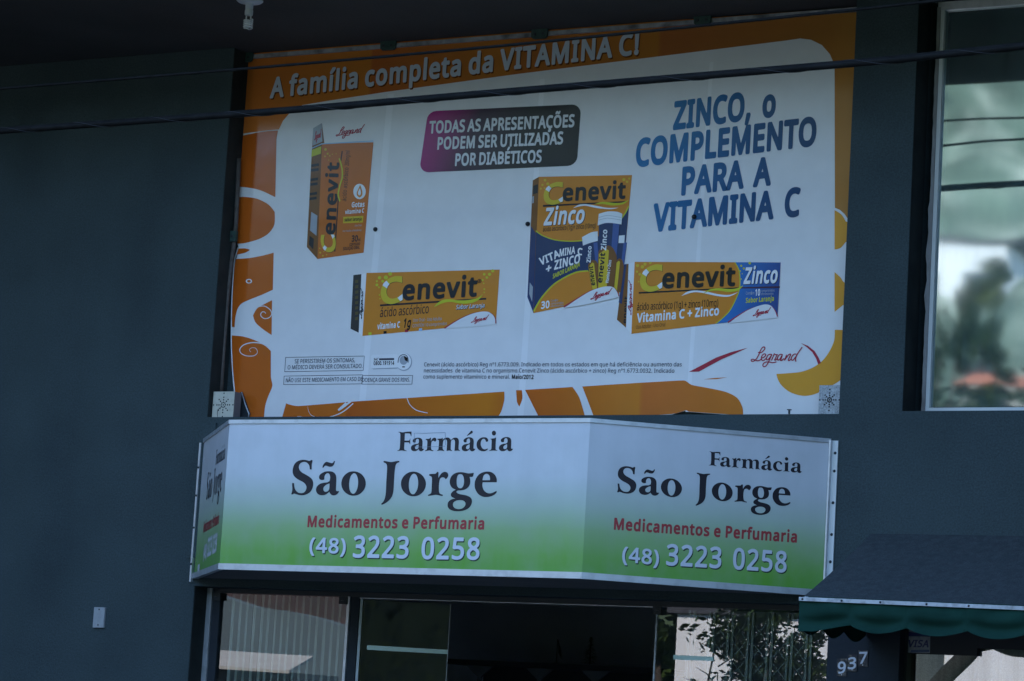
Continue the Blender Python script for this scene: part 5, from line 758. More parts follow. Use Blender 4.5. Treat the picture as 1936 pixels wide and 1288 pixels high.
# ------------------------------------------------------------------ perforated sirens
def siren(L, y, depth, m, lab):
    Pn = Plane((0, y, 0), (1, 0, 0)); uv = [Pn.uv(p) for p in L]
    x0 = (uv[0].x+uv[3].x)/2; x1 = (uv[1].x+uv[2].x)/2; z1 = (uv[0].y+uv[1].y)/2; z0 = (uv[2].y+uv[3].y)/2
    t = thing('siren_box', ((x0+x1)/2, y+depth, z0), lab, 'siren box', 'perforated siren boxes beside the banner')
    f = MB(); f.box(x0, x1, y+.002, y+depth, z0+.001, z1-.001, M_boxside); f.build('case', t)
    f = MB(); f.prism([(x0, y, z0), (x1, y, z0), (x1, y, z1), (x0, y, z1)], (0, .0018, 0), m)
    hx, hz = (x0+x1)/2, (z0+z1)/2; w_ = x1-x0
    hs = [(0, 0)]+[(r*math.cos(a), r*math.sin(a)) for r in (.1, .2, .3) for a in [math.pi/4*k for k in range(8)]]+[(0, .46), (0, -.46), (-.46, 0), (.46, 0)]
    cp = f.build('cover', t)
    f = MB()
    for a, c_ in hs:
        f.uvpoly(Pn, [[(hx+a*w_+.0042*math.cos(q*.7854), hz+c_*w_+.0042*math.sin(q*.7854)) for q in range(8)]], M_black, .5)
    f.build('hole_pattern', cp)
    return t, Pn
s1, Pn = siren([(404, 740), (444, 741), (440, 791), (400.5, 791)], -.10, .06, M_cream, 'cream perforated siren box at the lower left banner corner with a hanging wire')
f = MB(); f.tube([Pn.w(Pn.uv(p), 2) for p in [(420, 768), (412, 775), (411, 783), (412.5, 793), (407, 800), (404, 822)]], .0012, M_black, 6); f.build('wire', s1)
siren([(1549, 728), (1589.5, 729), (1587, 784), (1547.5, 784)], -.06, .05, M_speck, 'speckled grey perforated siren box at the lower right banner corner')

# bent sheet behind the left siren
f = MB(); Pn = Plane((0, -.012, 0), (1, 0, 0))
f.prism([Pn.w(Pn.uv(p)) for p in [(454, 742), (457, 741), (472, 782), (470, 790), (450, 792)]], (0, .008, 0), M_dark); 
f.tube([Pn.w(Pn.uv(p), 3) for p in [(457, 742), (464, 765), (471, 783), (470, 789)]], .003, M_alu, 6)
tag(f.build('bent_sheet'), 'bent dark metal sheet with a bright edge sticking out behind the cream siren box', 'sheet')

# ------------------------------------------------------------------ advertising banner
PP = Plane((0, 0, 0), (1, 0, 0))
t = thing('advertising_banner', (-.09, 0, 3.16), 'large orange and white vitamin advertising banner fixed in the recess above the sign', 'banner')
outline = [(468, 99), (1000, 58), (1650, 12), (1646, 120), (1612, 786), (1400, 786), (1303, 779), (1297, 776.5), (1288, 779), (1270, 784), (1123, 792), (700, 797), (432, 797), (443, 733), (437, 690), (437, 600), (440, 530), (444, 500), (452, 471), (449, 462), (449, 430), (459, 252), (467, 130)]
f = MB(); f.prism([PP.w(PP.uv(p))+Vector((0, .004, 0)) for p in outline], (0, -.004, 0), I_white); f.build('panel', t)
f = MB()
for L in ([(733, 178), (745, 177), (688, 792), (676, 792)], [(1021, 150), (1030, 149), (990, 788), (978, 788)], [(1342, 118), (1349, 117), (1304, 779), (1296, 779)]): f.poly(PP, L, I_lap, 1); f.build('overlap_seam', t); f = MB()

f = MB(); L = 2
f.poly(PP, [(468, 99), (1000, 58), (1650, 12), (1646, 120), (1625, 420), (1603, 414), (1597, 405), (1588, 397), (1578.6, 393), (1578, 123), (1569, 102.5), (1554, 85.5), (1533.5, 75.5), (1513, 73), (1485.6, 77), (980, 140), (730.5, 174), (619, 191), (572, 199), (558, 206), (546, 216), (535, 229), (527.5, 245), (500, 247.5), (459.5, 253), (467, 130)], I_top, L)
for q, sm_ in (([(459.6, 256.5), (495, 249.5), (526, 247), (523, 264.6), (520.7, 373), (514, 370), (495, 361), (473.5, 355.5), (450, 353)], 1),
          ([(448.7, 373), (464, 372.7), (486, 376), (507.7, 387), (519.5, 401), (519, 424.5), (507.7, 441.6), (489, 452.5), (464, 459.6), (449, 461)], 1),
          ([(448, 470.5), (464, 470), (473, 472.6), (464, 478), (447, 482)], 1),
          ([(446, 490), (472.8, 488), (499, 483), (517.6, 478), (516, 548), (496.5, 557), (472.8, 566.4), (457, 574), (449, 585), (445, 602), (443.7, 619), (438, 618), (440, 530)], 1),
          ([(514.5, 567.8), (499, 575.7), (486, 583.6), (478.6, 596.8), (483.3, 610), (496.5, 622), (513.7, 633.7)], 1),
          ([(438, 634.5), (459.6, 636.4), (480.7, 643), (499, 652), (512.3, 664), (512.3, 713), (515, 730), (507, 750), (502, 766), (500, 780), (499, 796), (433, 796), (443, 733), (437, 690)], 1),
          ([(532, 795), (541, 762.8), (550.4, 766), (564.4, 767.9), (629.6, 762.8), (681, 758.6), (953.5, 740.7), (953.5, 757), (948, 777.3), (941, 789), (938, 793)], 1),
          ([(976, 738), (986.8, 738), (987.7, 754), (982, 769), (977.5, 760)], 1),
          ([(993, 737.4), (1082.5, 732), (1095.5, 752), (1107, 790), (1020, 791), (1006, 763.5)], 1),
          ([(1101, 731), (1203.6, 724.4), (1293, 719.5), (1308, 728), (1337.8, 733.7), (1371.4, 741), (1393.7, 752.4), (1404, 771), (1405, 785.5), (1303, 778.5), (1297, 776), (1270, 783), (1124, 791), (1112.3, 760)], 1),
          ([(1578, 397.5), (1591, 406), (1599, 418.8), (1640, 430), (1635, 460), (1598.7, 458), (1589.4, 469), (1578, 472)], 1),
          ([(1578, 514.6), (1589.4, 525), (1596, 534), (1630, 545), (1625, 580), (1594, 577), (1578, 590)], 1),
          ([(1578.4, 624), (1620, 624), (1616, 705), (1588, 720), (1579.4, 725.5), (1555, 739), (1538.5, 746), (1521.7, 748.8), (1505, 746), (1490, 739.5), (1477, 728), (1470.6, 717), (1468, 707.3), (1488, 706), (1510.6, 704), (1527, 699.5), (1544, 691), (1559, 678), (1571, 659.5), (1577.5, 642.8)], 1),
          ([(1330, 717.5), (1350, 715), (1376, 713.5), (1355, 717.2)], 0)):
    f.poly(PP, q, I_lens if min(p[0] for p in q) > 1460 else I_or, L, sm=sm_, corner=40)
f.build('orange_border', t)
f = MB()
f.ell(PP, 471, 532, 6, 4.3, I_white, 4, 18, .6)
f.build('swirl_print', t); f = MB()
f.stroke(PP, [(487, 581), (500, 579), (511, 586), (514, 594), (509, 601), (500, 602.5), (493.5, 597), (495, 591), (500, 590), (503, 593)], 1.5, I_white, 4)
f.build('swirl_print', t); f = MB()
f.stroke(PP, [(509, 658), (496, 650), (478, 648), (462, 652), (454, 660), (456, 668), (466, 673), (480, 673), (487, 667), (484, 659), (476, 658), (472, 662), (475, 666)], 2.2, I_white, 4, taper=.8)
f.build('swirl_print', t); f = MB()
f.stroke(PP, [(582, 768), (584, 778), (590, 786), (605, 790), (630, 787), (650, 778), (668, 763)], 2.2, I_white, 4, taper=-.9)
f.build('swirl_print', t); f = MB()
f.stroke(PP, [(655, 762), (642, 774), (640, 776), (648, 771), (664, 759)], 3.5, I_white, 5)
f.build('swirl_print', t); f = MB()
f.stroke(PP, [(770, 753), (775, 765), (788, 776), (809, 781)], 1.4, I_white, 4)
f.build('swirl_print', t); f = MB()
f.stroke(PP, [(555, 794), (563, 789), (574, 790), (582, 794)], 3, I_white, 4)
f.build('swirl_print', t)
# headline
f = MB(); H = 'A família completa da VITAMINA C!'
f.text(PP, H, (512.5+1.5, 185+2.2), (1212+1.5, 101.5+2.2), 35.5, I_shadow, 4); f.text(PP, H, (512, 184.5), (1211.5, 100.8), 35.5, mat('ink_headline', (.58, .60, .66), rough=.14, spec=.5), 5)
f.build('headline', t)
# badge
f = MB(); bq = []
for (x, y), (ux, uy), (vx, vy) in (((808, 211), (-1, 17), (17, -1)), ((1098, 197), (-17, 1), (0, 17)), ((1091, 313), (1, -17), (-17, 1)), ((794, 327), (17, -1), (1, -17))):
    c = Vector((x, y)); u, v = Vector((ux, uy)), Vector((vx, vy))
    for k in range(6):
        a = k/5*math.pi/2; bq.append(c+u*(1-math.sin(a))+v*(1-math.cos(a)))
f.poly(PP, bq, I_badge, 3)
I_bt = mat('ink_badge_text', (.66, .66, .70), rough=.14, spec=.5)
for s_, a, c in (('TODAS AS APRESENTAÇÕES', (812, 252), (1087, 239.5)), ('PODEM SER UTILIZADAS', (826, 282.5), (1065.5, 272)), ('POR DIABÉTICOS', (859.5, 313.3), (1025, 306.5))): f.text(PP, s_, a, c, 21.5, I_bt, 5, gap=-.02)
f.build('badge', t)
f = MB()
for s_, a, c, h in (('ZINCO,  o', (1273, 243.5), (1468, 217.5), 48), ('COMPLEMENTO', (1201, 314), (1545, 272.5), 48), ('PARA  A', (1286, 367.5), (1457, 347.8), 48), ('VITAMINA  C', (1236, 436.5), (1513, 406), 48)):
    f.text(PP, s_, a, c, h, I_slogan, 4, font='X', gap=-.03)
f.build('slogan', t)

LEG = [[(300, 345), (350, 350), (400, 335), (445, 290), (470, 250), (465, 220), (435, 212), (400, 235), (360, 300), (320, 400), (270, 490), (235, 530), (190, 560), (150, 560), (135, 535), (150, 515), (190, 512), (240, 535), (290, 548), (340, 535), (385, 505)],
       [(385, 480), (430, 470), (480, 430), (490, 395), (460, 380), (420, 400), (390, 450), (385, 510), (410, 540), (450, 535), (500, 490)],
       [(640, 395), (590, 390), (540, 420), (510, 480), (515, 525), (545, 520), (590, 470), (640, 395), (610, 460), (570, 550), (530, 630), (480, 685), (440, 690), (420, 660), (440, 610), (500, 580), (580, 580), (660, 595), (750, 575)],
       [(630, 540), (670, 450), (700, 375), (730, 400), (775, 395), (740, 460), (705, 530), (735, 530), (780, 480)],
       [(905, 400), (850, 390), (800, 430), (775, 490), (790, 535), (830, 510), (895, 410), (865, 500), (850, 540), (880, 540), (940, 490)],
       [(945, 540), (975, 470), (1000, 400)], [(960, 520), (1040, 410), (1090, 380), (1095, 410), (1060, 480), (1040, 530), (1060, 545), (1110, 510)],
       [(1240, 390), (1190, 385), (1140, 430), (1115, 490), (1130, 535), (1170, 520), (1230, 440), (1290, 340), (1380, 215)], [(1290, 340), (1240, 430), (1215, 510), (1230, 570)]]
def legrand(f, pl, o, ex, ey, wd, m, layer):
    """o: pixel of the left baseline end, ex / ey: pixel vectors of the word's width and of its capital height"""
    o, ex, ey = Vector(o), Vector(ex), Vector(ey)
    for i, s_ in enumerate(LEG): f.stroke(pl, [o+ex*((x-135)/1245)+ey*((545-y)/333) for x, y in s_], wd, m, layer+.12*i)
f = MB(); legrand(f, PP, (1420.5, 682.2), (96.5, 0), (0, -25.8), 2.0, I_red, 4)
f.poly(PP, [(1302.7, 703.4), (1326.5, 691), (1354.4, 676.2), (1382.3, 666), (1413.9, 658), (1391.6, 667.9), (1363.7, 680), (1341.4, 692), (1321.8, 702.9)], I_red, 3)
f.poly(PP, [(1513.9, 648.7), (1527.3, 653.9), (1540.3, 664), (1547.7, 676), (1552.5, 686.5), (1547, 689.2), (1543, 678), (1535.7, 666), (1525.4, 656.7)], I_red, 3)
f.build('maker_logo', t)

CPT = [(515, 110), (455, 104), (400, 105), (310, 140), (235, 200), (190, 280), (172, 360), (180, 440), (215, 505), (270, 540), (340, 550), (420, 535), (480, 510), (525, 485), (525, 380), (480, 415), (420, 450), (360, 463), (310, 450), (275, 405), (265, 350), (280, 280), (320, 225), (370, 200), (440, 195), (515, 215)]
CPT = [(700+x/8.417, 510+y/8.417) for x, y in CPT]; CB = (720.4, 522.4, 762.4, 575.3)
def bigC(f, pl, o, ex, ey, layer, gold=I_gold2):
    o, ex, ey = Vector(o), Vector(ex), Vector(ey)
    q = [o+ex*((x-CB[0])/(CB[2]-CB[0]))+ey*((CB[3]-y)/(CB[3]-CB[1])) for x, y in CPT]
    f.poly(pl, [p+Vector((.5, .6)) for p in q], I_navy, layer, True); f.poly(pl, q, gold, layer+1, True)
    T = lambda L: [o+ex*((700+x/8.417-CB[0])/(CB[2]-CB[0]))+ey*((CB[3]-510-y/8.417)/(CB[3]-CB[1])) for x, y in L]
    f.poly(pl, T([(262, 178), (222, 216), (203, 255), (272, 300), (288, 262), (312, 232)]), I_seam, layer+1.5); f.poly(pl, T([(440, 452), (480, 418), (520, 390), (521, 483), (484, 503)]), I_seam, layer+1.5)
def dots(f, pl, L, m, layer):
    for x, y, r in L: f.ell(pl, x, y, r, r, m, layer, 9)

# drops carton
f = MB()
f.poly(PP, [(592.4, 243), (609, 233), (613.5, 272), (600.4, 490), (580.4, 467.4), (587, 340)], I_packd, 3)
f.poly(PP, [(592.4, 243), (609, 233), (610, 268), (591.4, 276)], I_mid, 4)
f.poly(PP, [(609, 272.3), (706.3, 269.4), (687.8, 478), (600.4, 490)], I_pack2, 3.5)
f.poly(PP, [(590.5, 279.5), (609, 271.5), (706.3, 266), (706.3, 268), (609, 273.3), (590.5, 281.5)], I_bluel, 5)
f.poly(PP, [(590, 284), (608, 277), (607, 291), (589, 297)], I_lime, 5)
for k in range(9): f.poly(PP, [(589.5-.5*k, 302+k*9), (604-.6*k, 300+k*9), (604-.6*k, 305+k*9), (589.5-.5*k, 307+k*9)], I_navy if k % 3 else I_packd, 5)
f.poly(PP, [(589, 401), (600.5, 408), (598.8, 446), (586.5, 436)], I_mid, 5); f.poly(PP, [(586, 446), (594, 452), (592.5, 472), (584.5, 463)], I_navy, 5)
legrand(f, PP, (636, 257), (53, -7), (1, -15), 1.5, I_red, 5); legrand(f, PP, (595, 265), (13, -6), (0, -15), 1, I_red, 5)
bigC(f, PP, (634.5, 477.5), (2, -34), (-29, 0), 5)
f.text(PP, 'enevit', (633, 445), (641, 305), 25, I_navy, 6, up=(-21, -1), gap=.015)
f.stroke(PP, [(633.5, 476), (638.5, 400), (641, 360)], 2, I_navy, 5, sm=False); f.stroke(PP, [(645, 304), (647.5, 286)], 2, I_navy, 5, sm=False)
f.stroke(PP, [(643, 381), (640, 368), (643, 352), (647.5, 336), (647, 318), (642, 300)], 2.5, I_lime, 6)
f.text(PP, 'ácido ascórbico', (654.8, 381.3), (659.5, 317), 8, I_navy, 5, font='R', up=(-8, -.5)); f.text(PP, '200mg/ml', (660, 314), (662, 285), 8, I_navy, 5, font='R', up=(-8, -.5))
f.ell(PP, 680.2, 362.4, 11.8, 14.6, I_tube, 5, 24); f.ell(PP, 680.2, 363, 9.4, 12, I_pale if False else I_tube, 5.4, 20)
f.poly(PP, [(681.5, 350), (685.5, 362), (685, 370), (680.5, 374), (675.5, 370), (675.5, 363)], I_pack, 6, True, corner=70); f.poly(PP, [(681, 356), (683, 363), (682.5, 368), (680, 370), (677.5, 367), (678, 363)], I_tube, 7, True, corner=70)
f.text(PP, 'Gotas', (665, 392), (690, 391), 9, I_tube, 5); f.text(PP, 'vitamina C', (653, 405), (689, 402), 7.5, I_tube, 5)
f.poly(PP, [(649.5, 410.5), (687.4, 408.5), (686.5, 421), (649, 422.5)], I_gold, 5); f.text(PP, 'sabor laranja', (652, 419), (684.5, 417), 6, I_navy, 6)
f.text(PP, 'Uso Oral', (671, 428.5), (684, 428), 3.5, I_mid, 5, font='R'); f.text(PP, 'Uso Adulto e Pediátrico', (648, 439), (684, 437), 3.5, I_mid, 5, font='R')
f.text(PP, '30', (665, 457), (677.5, 456.5), 11, I_navy, 5); f.text(PP, 'ml', (677.5, 456.5), (682, 456.3), 6, I_navy, 5); f.text(PP, 'CONTEÚDO', (661, 465), (681.5, 463.5), 4.5, I_navy, 5); f.text(PP, 'SOLUÇÃO ORAL', (649, 473.5), (680.5, 470.5), 5.5, I_navy, 5)
dots(f, PP, [(616, 283, 2.6), (620, 291, 2), (615, 296, 1.6), (624, 295, 1.4), (629, 292, 1.1), (636, 291, .9), (622, 303, 1), (606, 478, 1.8), (611, 484, 1.5), (618, 482, 1.2), (605, 470, 1.2), (613, 476, 1)], I_gold, 5)
f.build('drops_carton_print', t)

# long orange carton
f = MB()
f.poly(PP, [(668.4, 520.4), (683.6, 518.5), (678.5, 629.3), (663.1, 622)], ink('carton_end', (.035, .035, .04)), 3)
f.poly(PP, [(683.6, 518.5), (693.2, 516.4), (685.5, 635.4), (678.5, 629.3)], I_seam, 3); legrand(f, PP, (684, 603), (3.5, -58), (-5, 0), 1.1, I_navy, 5)
for k in range(8): f.poly(PP, [(672, 530+k*10), (678, 529+k*10), (677.6, 535+k*10), (671.6, 536+k*10)], ink('carton_end_text', (.09, .07, .03)) if k == 0 else bpy.data.materials['ink_carton_end_text'], 4)
f.poly(PP, [(693.2, 516.4), (945, 510), (937.9, 611.7), (685.5, 635.4)], I_pack, 3.5)
bigC(f, PP, (CB[0], CB[3]), (CB[2]-CB[0], 0), (0, CB[1]-CB[3]), 6)
f.text(PP, 'enevit', (760.5, 567), (904, 559), 35, I_navy, 8, gap=.005); f.ell(PP, 907, 531.8, 4, 3.8, I_navy, 7, 14, .7); f.text(PP, 'R', (905.5, 533.5), (908.6, 533.5), 3.5, I_navy, 7)
f.poly(PP, [(719, 576), (919.8, 563.5), (919.8, 566.8), (719, 579.5)], I_navy, 5)
f.poly(PP, [(821, 581.5), (828.3, 573), (840, 567), (853.3, 566.4), (866, 568.2), (880.6, 568.2), (893.6, 566.4), (904.4, 563.5), (914, 556), (906.7, 566.4), (894.8, 572.4), (878.2, 574.7), (864, 573), (852, 571.2), (840, 573), (830.7, 576.5)], I_lime, 7, True)
f.text(PP, 'ácido ascórbico', (718, 600), (811.5, 592.3), 17, I_navy, 5, font='R', gap=-.01)
f.text(PP, 'vitamina C', (714, 622.7), (756.5, 619), 10.5, I_tube, 5); f.text(PP, '1g', (762, 619.6), (777.5, 618), 16, I_black, 5, shear=.15)
f.text(PP, 'Uso Oral - Uso Adulto', (781, 608.8), (835.7, 605.6), 6, I_mid, 5, font='R'); f.text(PP, 'CONTÉM 10 comprimidos', (780, 619.4), (845.7, 614.6), 6, I_mid, 5, font='R')
f.text(PP, 'Sabor Laranja', (862.8, 586.2), (917.4, 582.2), 8, I_navy, 5, shear=.2); f.text(PP, 'Sabor Laranja', (862, 585.2), (916.6, 581.4), 8, I_tube, 6, font='R', shear=.2)
f.poly(PP, [(842, 621.5), (856, 612), (875, 601.3), (894, 593.3), (912, 589.5), (924.5, 590.3), (933, 596), (937.2, 604.5), (938.6, 613.5), (900, 618)], I_white, 6, True, corner=40)
f.stroke(PP, [(841, 621), (855, 611.7), (874, 601), (893, 593), (908, 589.5)], 2.6, I_red, 6.6, taper=.95); f.stroke(PP, [(924, 589.8), (933, 595.5), (937.5, 604), (938, 612)], 2.4, I_red, 6.6, taper=-.85)
legrand(f, PP, (891.5, 610), (32, -5.5), (2, -9.5), 1.1, I_red, 7)
for x, y, m in ((697, 629, I_lime), (725.5, 626.5, I_black), (766, 623.5, I_red), (792.5, 621.3, I_bluel)): f.poly(PP, [(x, y), (x+6, y-.5), (x+6, y+4.5), (x, y+5)], m, 5)
dots(f, PP, [(718, 525.5, 3.2), (730, 525, 4), (738, 518, 3.6), (724, 532, 2.6), (713, 532, 2), (713, 539, 2.8), (717, 543.5, 1.6), (718, 558, 1.5), (719, 565, 1.2), (916, 519, 2.4), (926, 519, 3), (921, 525, 2.4), (932, 512.5, 3), (913, 530, 2), (915, 536, 1.4), (916, 547, 1.6), (916, 553, 1.3)], I_lime, 5)
f.build('long_carton_print', t)

# tall zinc carton with tubes
f = MB()
f.poly(PP, [(1007.6, 341.4), (1019.3, 334.6), (1009, 592.3), (997.4, 562), (1003, 440)], I_packd, 3)
f.poly(PP, [(1004.5, 428), (1013.5, 442), (1009, 592.3), (997.4, 562)], ink('carton_side_blue', (.02, .04, .13)), 4)
f.poly(PP, [(1002, 534), (1008, 543), (1006.5, 571), (1001, 556)], I_mid, 5)
f.poly(PP, [(1008.5, 352), (1017.5, 348.5), (1017, 365), (1008, 368)], I_navy, 4.5); f.poly(PP, [(1007, 372), (1010, 371), (1009.5, 384), (1006.5, 385)], I_mid, 4.5)
f.poly(PP, [(1019.3, 334.6), (1195.3, 331.3), (1179.7, 500), (1170, 558.6), (1009, 592.3)], I_pack, 3.5)
f.poly(PP, [(1014.2, 438), (1026, 446), (1050, 454.5), (1080, 457.5), (1101, 456), (1150, 440), (1174, 417), (1189.5, 392), (1186, 430), (1179.7, 500), (1172, 548), (1150, 515), (1113, 513.5), (1091, 516), (1069, 525), (1046, 540.5), (1024, 565), (1009.5, 590)], I_blue, 4.5, True, corner=35)
f.stroke(PP, [(1013.5, 436.5), (1026, 445.5), (1050, 454), (1080, 456.5), (1104, 455)], 2, I_lime, 5.5); f.stroke(PP, [(1174, 415), (1182, 404), (1189.5, 390)], 2.5, I_lime, 5.5)
f.stroke(PP, [(1009.5, 589), (1024, 564), (1046, 539.5), (1069, 524.5), (1091, 515), (1113, 512.5)], 2.6, I_lime, 5.5)
bigC(f, PP, (1028, 387.5), (37, 0), (1, -43), 6)
f.text(PP, 'enevit', (1063.5, 379.5), (1184.5, 374.5), 29.5, I_navy, 8); f.poly(PP, [(1027, 388), (1185, 380.5), (1185, 383), (1027, 391.5)], I_navy, 5)
f.poly(PP, [(1084, 394), (1095, 387.5), (1110, 386.5), (1130, 390), (1150, 393.5), (1170, 393), (1155, 396), (1130, 394), (1108, 389.5), (1095, 391)], I_seam, 6, True)
f.poly(PP, [(1124, 386.5), (1140, 382), (1160, 384), (1175, 384), (1190, 378), (1180, 386), (1160, 389), (1140, 386)], I_lime, 6.5, True)
f.text(PP, 'Zinco', (1029.3, 426.3), (1107, 421.8), 30, I_navy, 6, shear=.17); f.text(PP, 'Zinco', (1028.3, 425.3), (1106, 420.8), 30, I_seam, 7, shear=.17)
f.text(PP, 'ácido ascórbico (1g)+ zinco (10mg)', (1026.7, 438.3), (1126.8, 431), 9, I_navy, 6, font='R')
f.text(PP, 'VITA', (1023, 502), (1060, 485), 13, I_seam, 6, up=(-3.5, -13)); f.text(PP, 'MINA', (1057.5, 485), (1088, 479.5), 13, I_seam, 6); f.text(PP, 'C', (1092, 481), (1102, 483), 12, I_seam, 6)
f.text(PP, '+', (1032, 517), (1044, 513), 15, I_seam, 6); f.text(PP, 'ZINCO', (1048, 510), (1098, 496.5), 16, I_seam, 6)
f.text(PP, 'SABOR LARANJA', (1045.5, 527), (1097, 503.5), 8, I_lime, 6)
# tubes of tablets
def tubep(x0, y0, x1, y1, w0, w1, zy):
    a, c = Vector((x0, y0)), Vector((x1, y1)); ax = (c-a); d = ax.normalized(); n_ = Vector((-d.y, d.x))
    P_ = lambda v, s_: a+ax*v+n_*s_*(w0+(w1-w0)*v)/2
    f.poly(PP, [P_(0, 1), P_(0, -1), P_(1, -1), P_(1, 1)], I_blue, zy); f.poly(PP, [P_(0, -.35), P_(0, -.95), P_(1, -.95), P_(1, -.35)], ink('tube_highlight', (.05, .1, .3)) if 'ink_tube_highlight' not in bpy.data.materials else bpy.data.materials['ink_tube_highlight'], zy+.3)
    f.poly(PP, [P_(.43, 1), P_(.33, .1), P_(.36, -.5), P_(.5, -1), P_(1, -1), P_(1, 1)], I_packd, zy+.6, True, corner=60); f.poly(PP, [P_(.46, .95), P_(.38, .2), P_(.40, -.1), P_(1, -.1), P_(1, .95)], I_gold, zy+.9)
    return P_
tubep(1176, 458, 1166, 552, 20, 16, 6); P3 = [(1171, 446), (1182, 445), (1181, 460), (1170, 460)]; f.poly(PP, P3, I_tube, 7.5)
Pa = tubep(1118, 460, 1130, 556, 26, 16, 7)
f.poly(PP, [(1101, 449), (1118, 440), (1131, 438), (1131, 456), (1116, 460), (1103, 465)], I_tube, 8.5, True, corner=40)
Pb = tubep(1153, 422, 1146, 552, 40, 30, 9)
f.poly(PP, [(1133, 405), (1150, 400.5), (1168, 401), (1177.5, 405), (1176, 425), (1160, 422.5), (1145, 422.5), (1131, 427)], I_tube, 11, True, corner=40)
for k in range(2): f.stroke(PP, [(1133, 412+k*5), (1150, 408+k*5), (1176, 412+k*5)], .7, I_mid, 11.6)
f.text(PP, 'Zinco', (1146.5, 474), (1149, 434), 11, I_tube, 11, up=(-9, -1)); f.text(PP, 'enevit', (1139, 536), (1145, 478), 12, I_navy, 11, up=(-9, -1)); f.text(PP, 'Vitamina C + Zinco', (1151, 536), (1157, 492), 5, I_tube, 11, up=(-5, -.5)); f.text(PP, 'Zinco', (1117, 497), (1119, 465), 8, I_tube, 8.6, up=(-7, 0)); f.text(PP, 'enevit', (1126, 540), (1121, 503), 8, I_navy, 8.6, up=(-8, 1))
f.poly(PP, [(1068, 583), (1091, 567), (1115.5, 552), (1137, 544), (1152, 542), (1161.5, 544.5), (1168.5, 553), (1172.5, 562), (1120, 574)], I_white, 13, True, corner=40)
f.stroke(PP, [(1067, 581), (1090, 566.5), (1115, 551.5), (1132, 545)], 3, I_red, 13.6, taper=.95); f.stroke(PP, [(1162, 544), (1168.5, 552.5), (1171.5, 561)], 2, I_red, 13.6, taper=-.85)
legrand(f, PP, (1118, 566.5), (39, -11), (2, -11), 1.4, I_red, 14)
f.text(PP, '30', (1023.3, 584), (1040, 582), 13, I_tube, 6)
for k in range(3): f.text(PP, ('Contém', 'comprimidos', 'efervescentes')[k], (1041.5, 571+k*5.2), ((1056, 1066, 1066)[k], 569.5+k*5), 4, I_mid, 6, font='R')
dots(f, PP, [(1031, 341, 2.6), (1036, 348, 3), (1026, 350, 2.2), (1023, 357, 2), (1030, 356, 1.6), (1180, 340, 3), (1186, 344, 2.4), (1190, 338, 2)], I_gold, 5)
f.build('tall_carton_print', t)

# long zinc carton
f = MB()
f.poly(PP, [(1179.8, 500.2), (1188.9, 499), (1184, 620), (1166.6, 604.8)], I_packd, 3); f.poly(PP, [(1180, 500.2), (1185, 499.5), (1176, 575), (1170, 572)], bpy.data.materials['ink_carton_side_blue'], 4)
f.text(PP, 'enevit', (1184, 612), (1187, 560), 8, I_navy, 4.5, up=(-6, 0)); f.poly(PP, [(1172, 566), (1178, 562), (1176, 600), (1170, 596)], I_mid, 4.2) if False else None
f.poly(PP, [(1188.9, 499), (1200.3, 495.4), (1194, 631.5), (1184, 620)], I_seam, 4.6); legrand(f, PP, (1193.5, 596), (1.5, -66), (-6, 0), 1.3, I_red, 5)
f.poly(PP, [(1200.3, 495.4), (1476.5, 496.6), (1470.4, 598.4), (1194, 631.5)], I_pack, 4.6)
f.poly(PP, [(1390, 496.2), (1397.5, 511), (1399.5, 527), (1398.5, 547), (1392, 565), (1379.6, 588.5), (1363, 605), (1354, 612.5), (1470.4, 598.4), (1476.5, 496.6)], ink('pack_zinc_blue', (.02, .06, .22), ramp=((1, 0, -.2), .25, .75, [(0, (.03, .18, .50)), (.5, (.022, .07, .26)), (1, (.02, .025, .09))])), 5.5)
f.stroke(PP, [(1390, 496.5), (1397.5, 511), (1399.5, 527), (1398.5, 547), (1392, 565), (1379.6, 588.5), (1363, 605), (1354, 612)], 1.8, I_lime, 6.5)
bigC(f, PP, (1210, 552), (43, 0), (1.5, -51.5), 7)
f.text(PP, 'enevit', (1251.5, 544), (1392, 539.5), 34, I_black, 9)
f.poly(PP, [(1208, 552.5), (1398, 543.5), (1398, 546), (1208, 555.8)], I_black, 6); f.poly(PP, [(1398, 543.5), (1475, 541.5), (1475, 545), (1398, 546)], ink('rule_maroon', (.05, .02, .05)), 7)
f.poly(PP, [(1289, 560), (1300, 552), (1315, 549.5), (1335, 551.5), (1360, 557), (1380, 558), (1397, 552), (1380, 561), (1358, 560.5), (1330, 554.5), (1312, 553)], I_seam, 8, True)
f.poly(PP, [(1328, 557), (1342, 548), (1360, 545.5), (1380, 547), (1394, 545.5), (1406, 540), (1396, 550), (1378, 552.5), (1360, 550), (1342, 551)], I_lime, 8.5, True)
f.text(PP, 'Zinco', (1407.4, 537.2), (1472, 535), 28.5, I_black, 8, shear=.17); f.text(PP, 'Zinco', (1406.4, 536.2), (1471, 534), 28.5, I_seam, 9, shear=.17)
f.text(PP, 'Contém', (1410.4, 557.6), (1427, 557), 5.5, I_mid, 7, font='R'); f.text(PP, '10', (1428, 559.2), (1438, 558.8), 11.5, I_seam, 7); f.text(PP, 'comprimidos', (1439, 552.5), (1465, 551.5), 4.5, I_mid, 7, font='R'); f.text(PP, 'efervescentes', (1439, 558.5), (1463, 557.5), 4.5, I_mid, 7, font='R')
f.text(PP, 'Sabor Laranja', (1410.4, 572.8), (1464.4, 568.8), 8.5, I_lime, 7)
f.text(PP, 'ácido ascórbico (1g) + zinco (10mg)', (1204.2, 587.3), (1358.5, 579.6), 13.5, I_black, 7, font='R', gap=-.01)
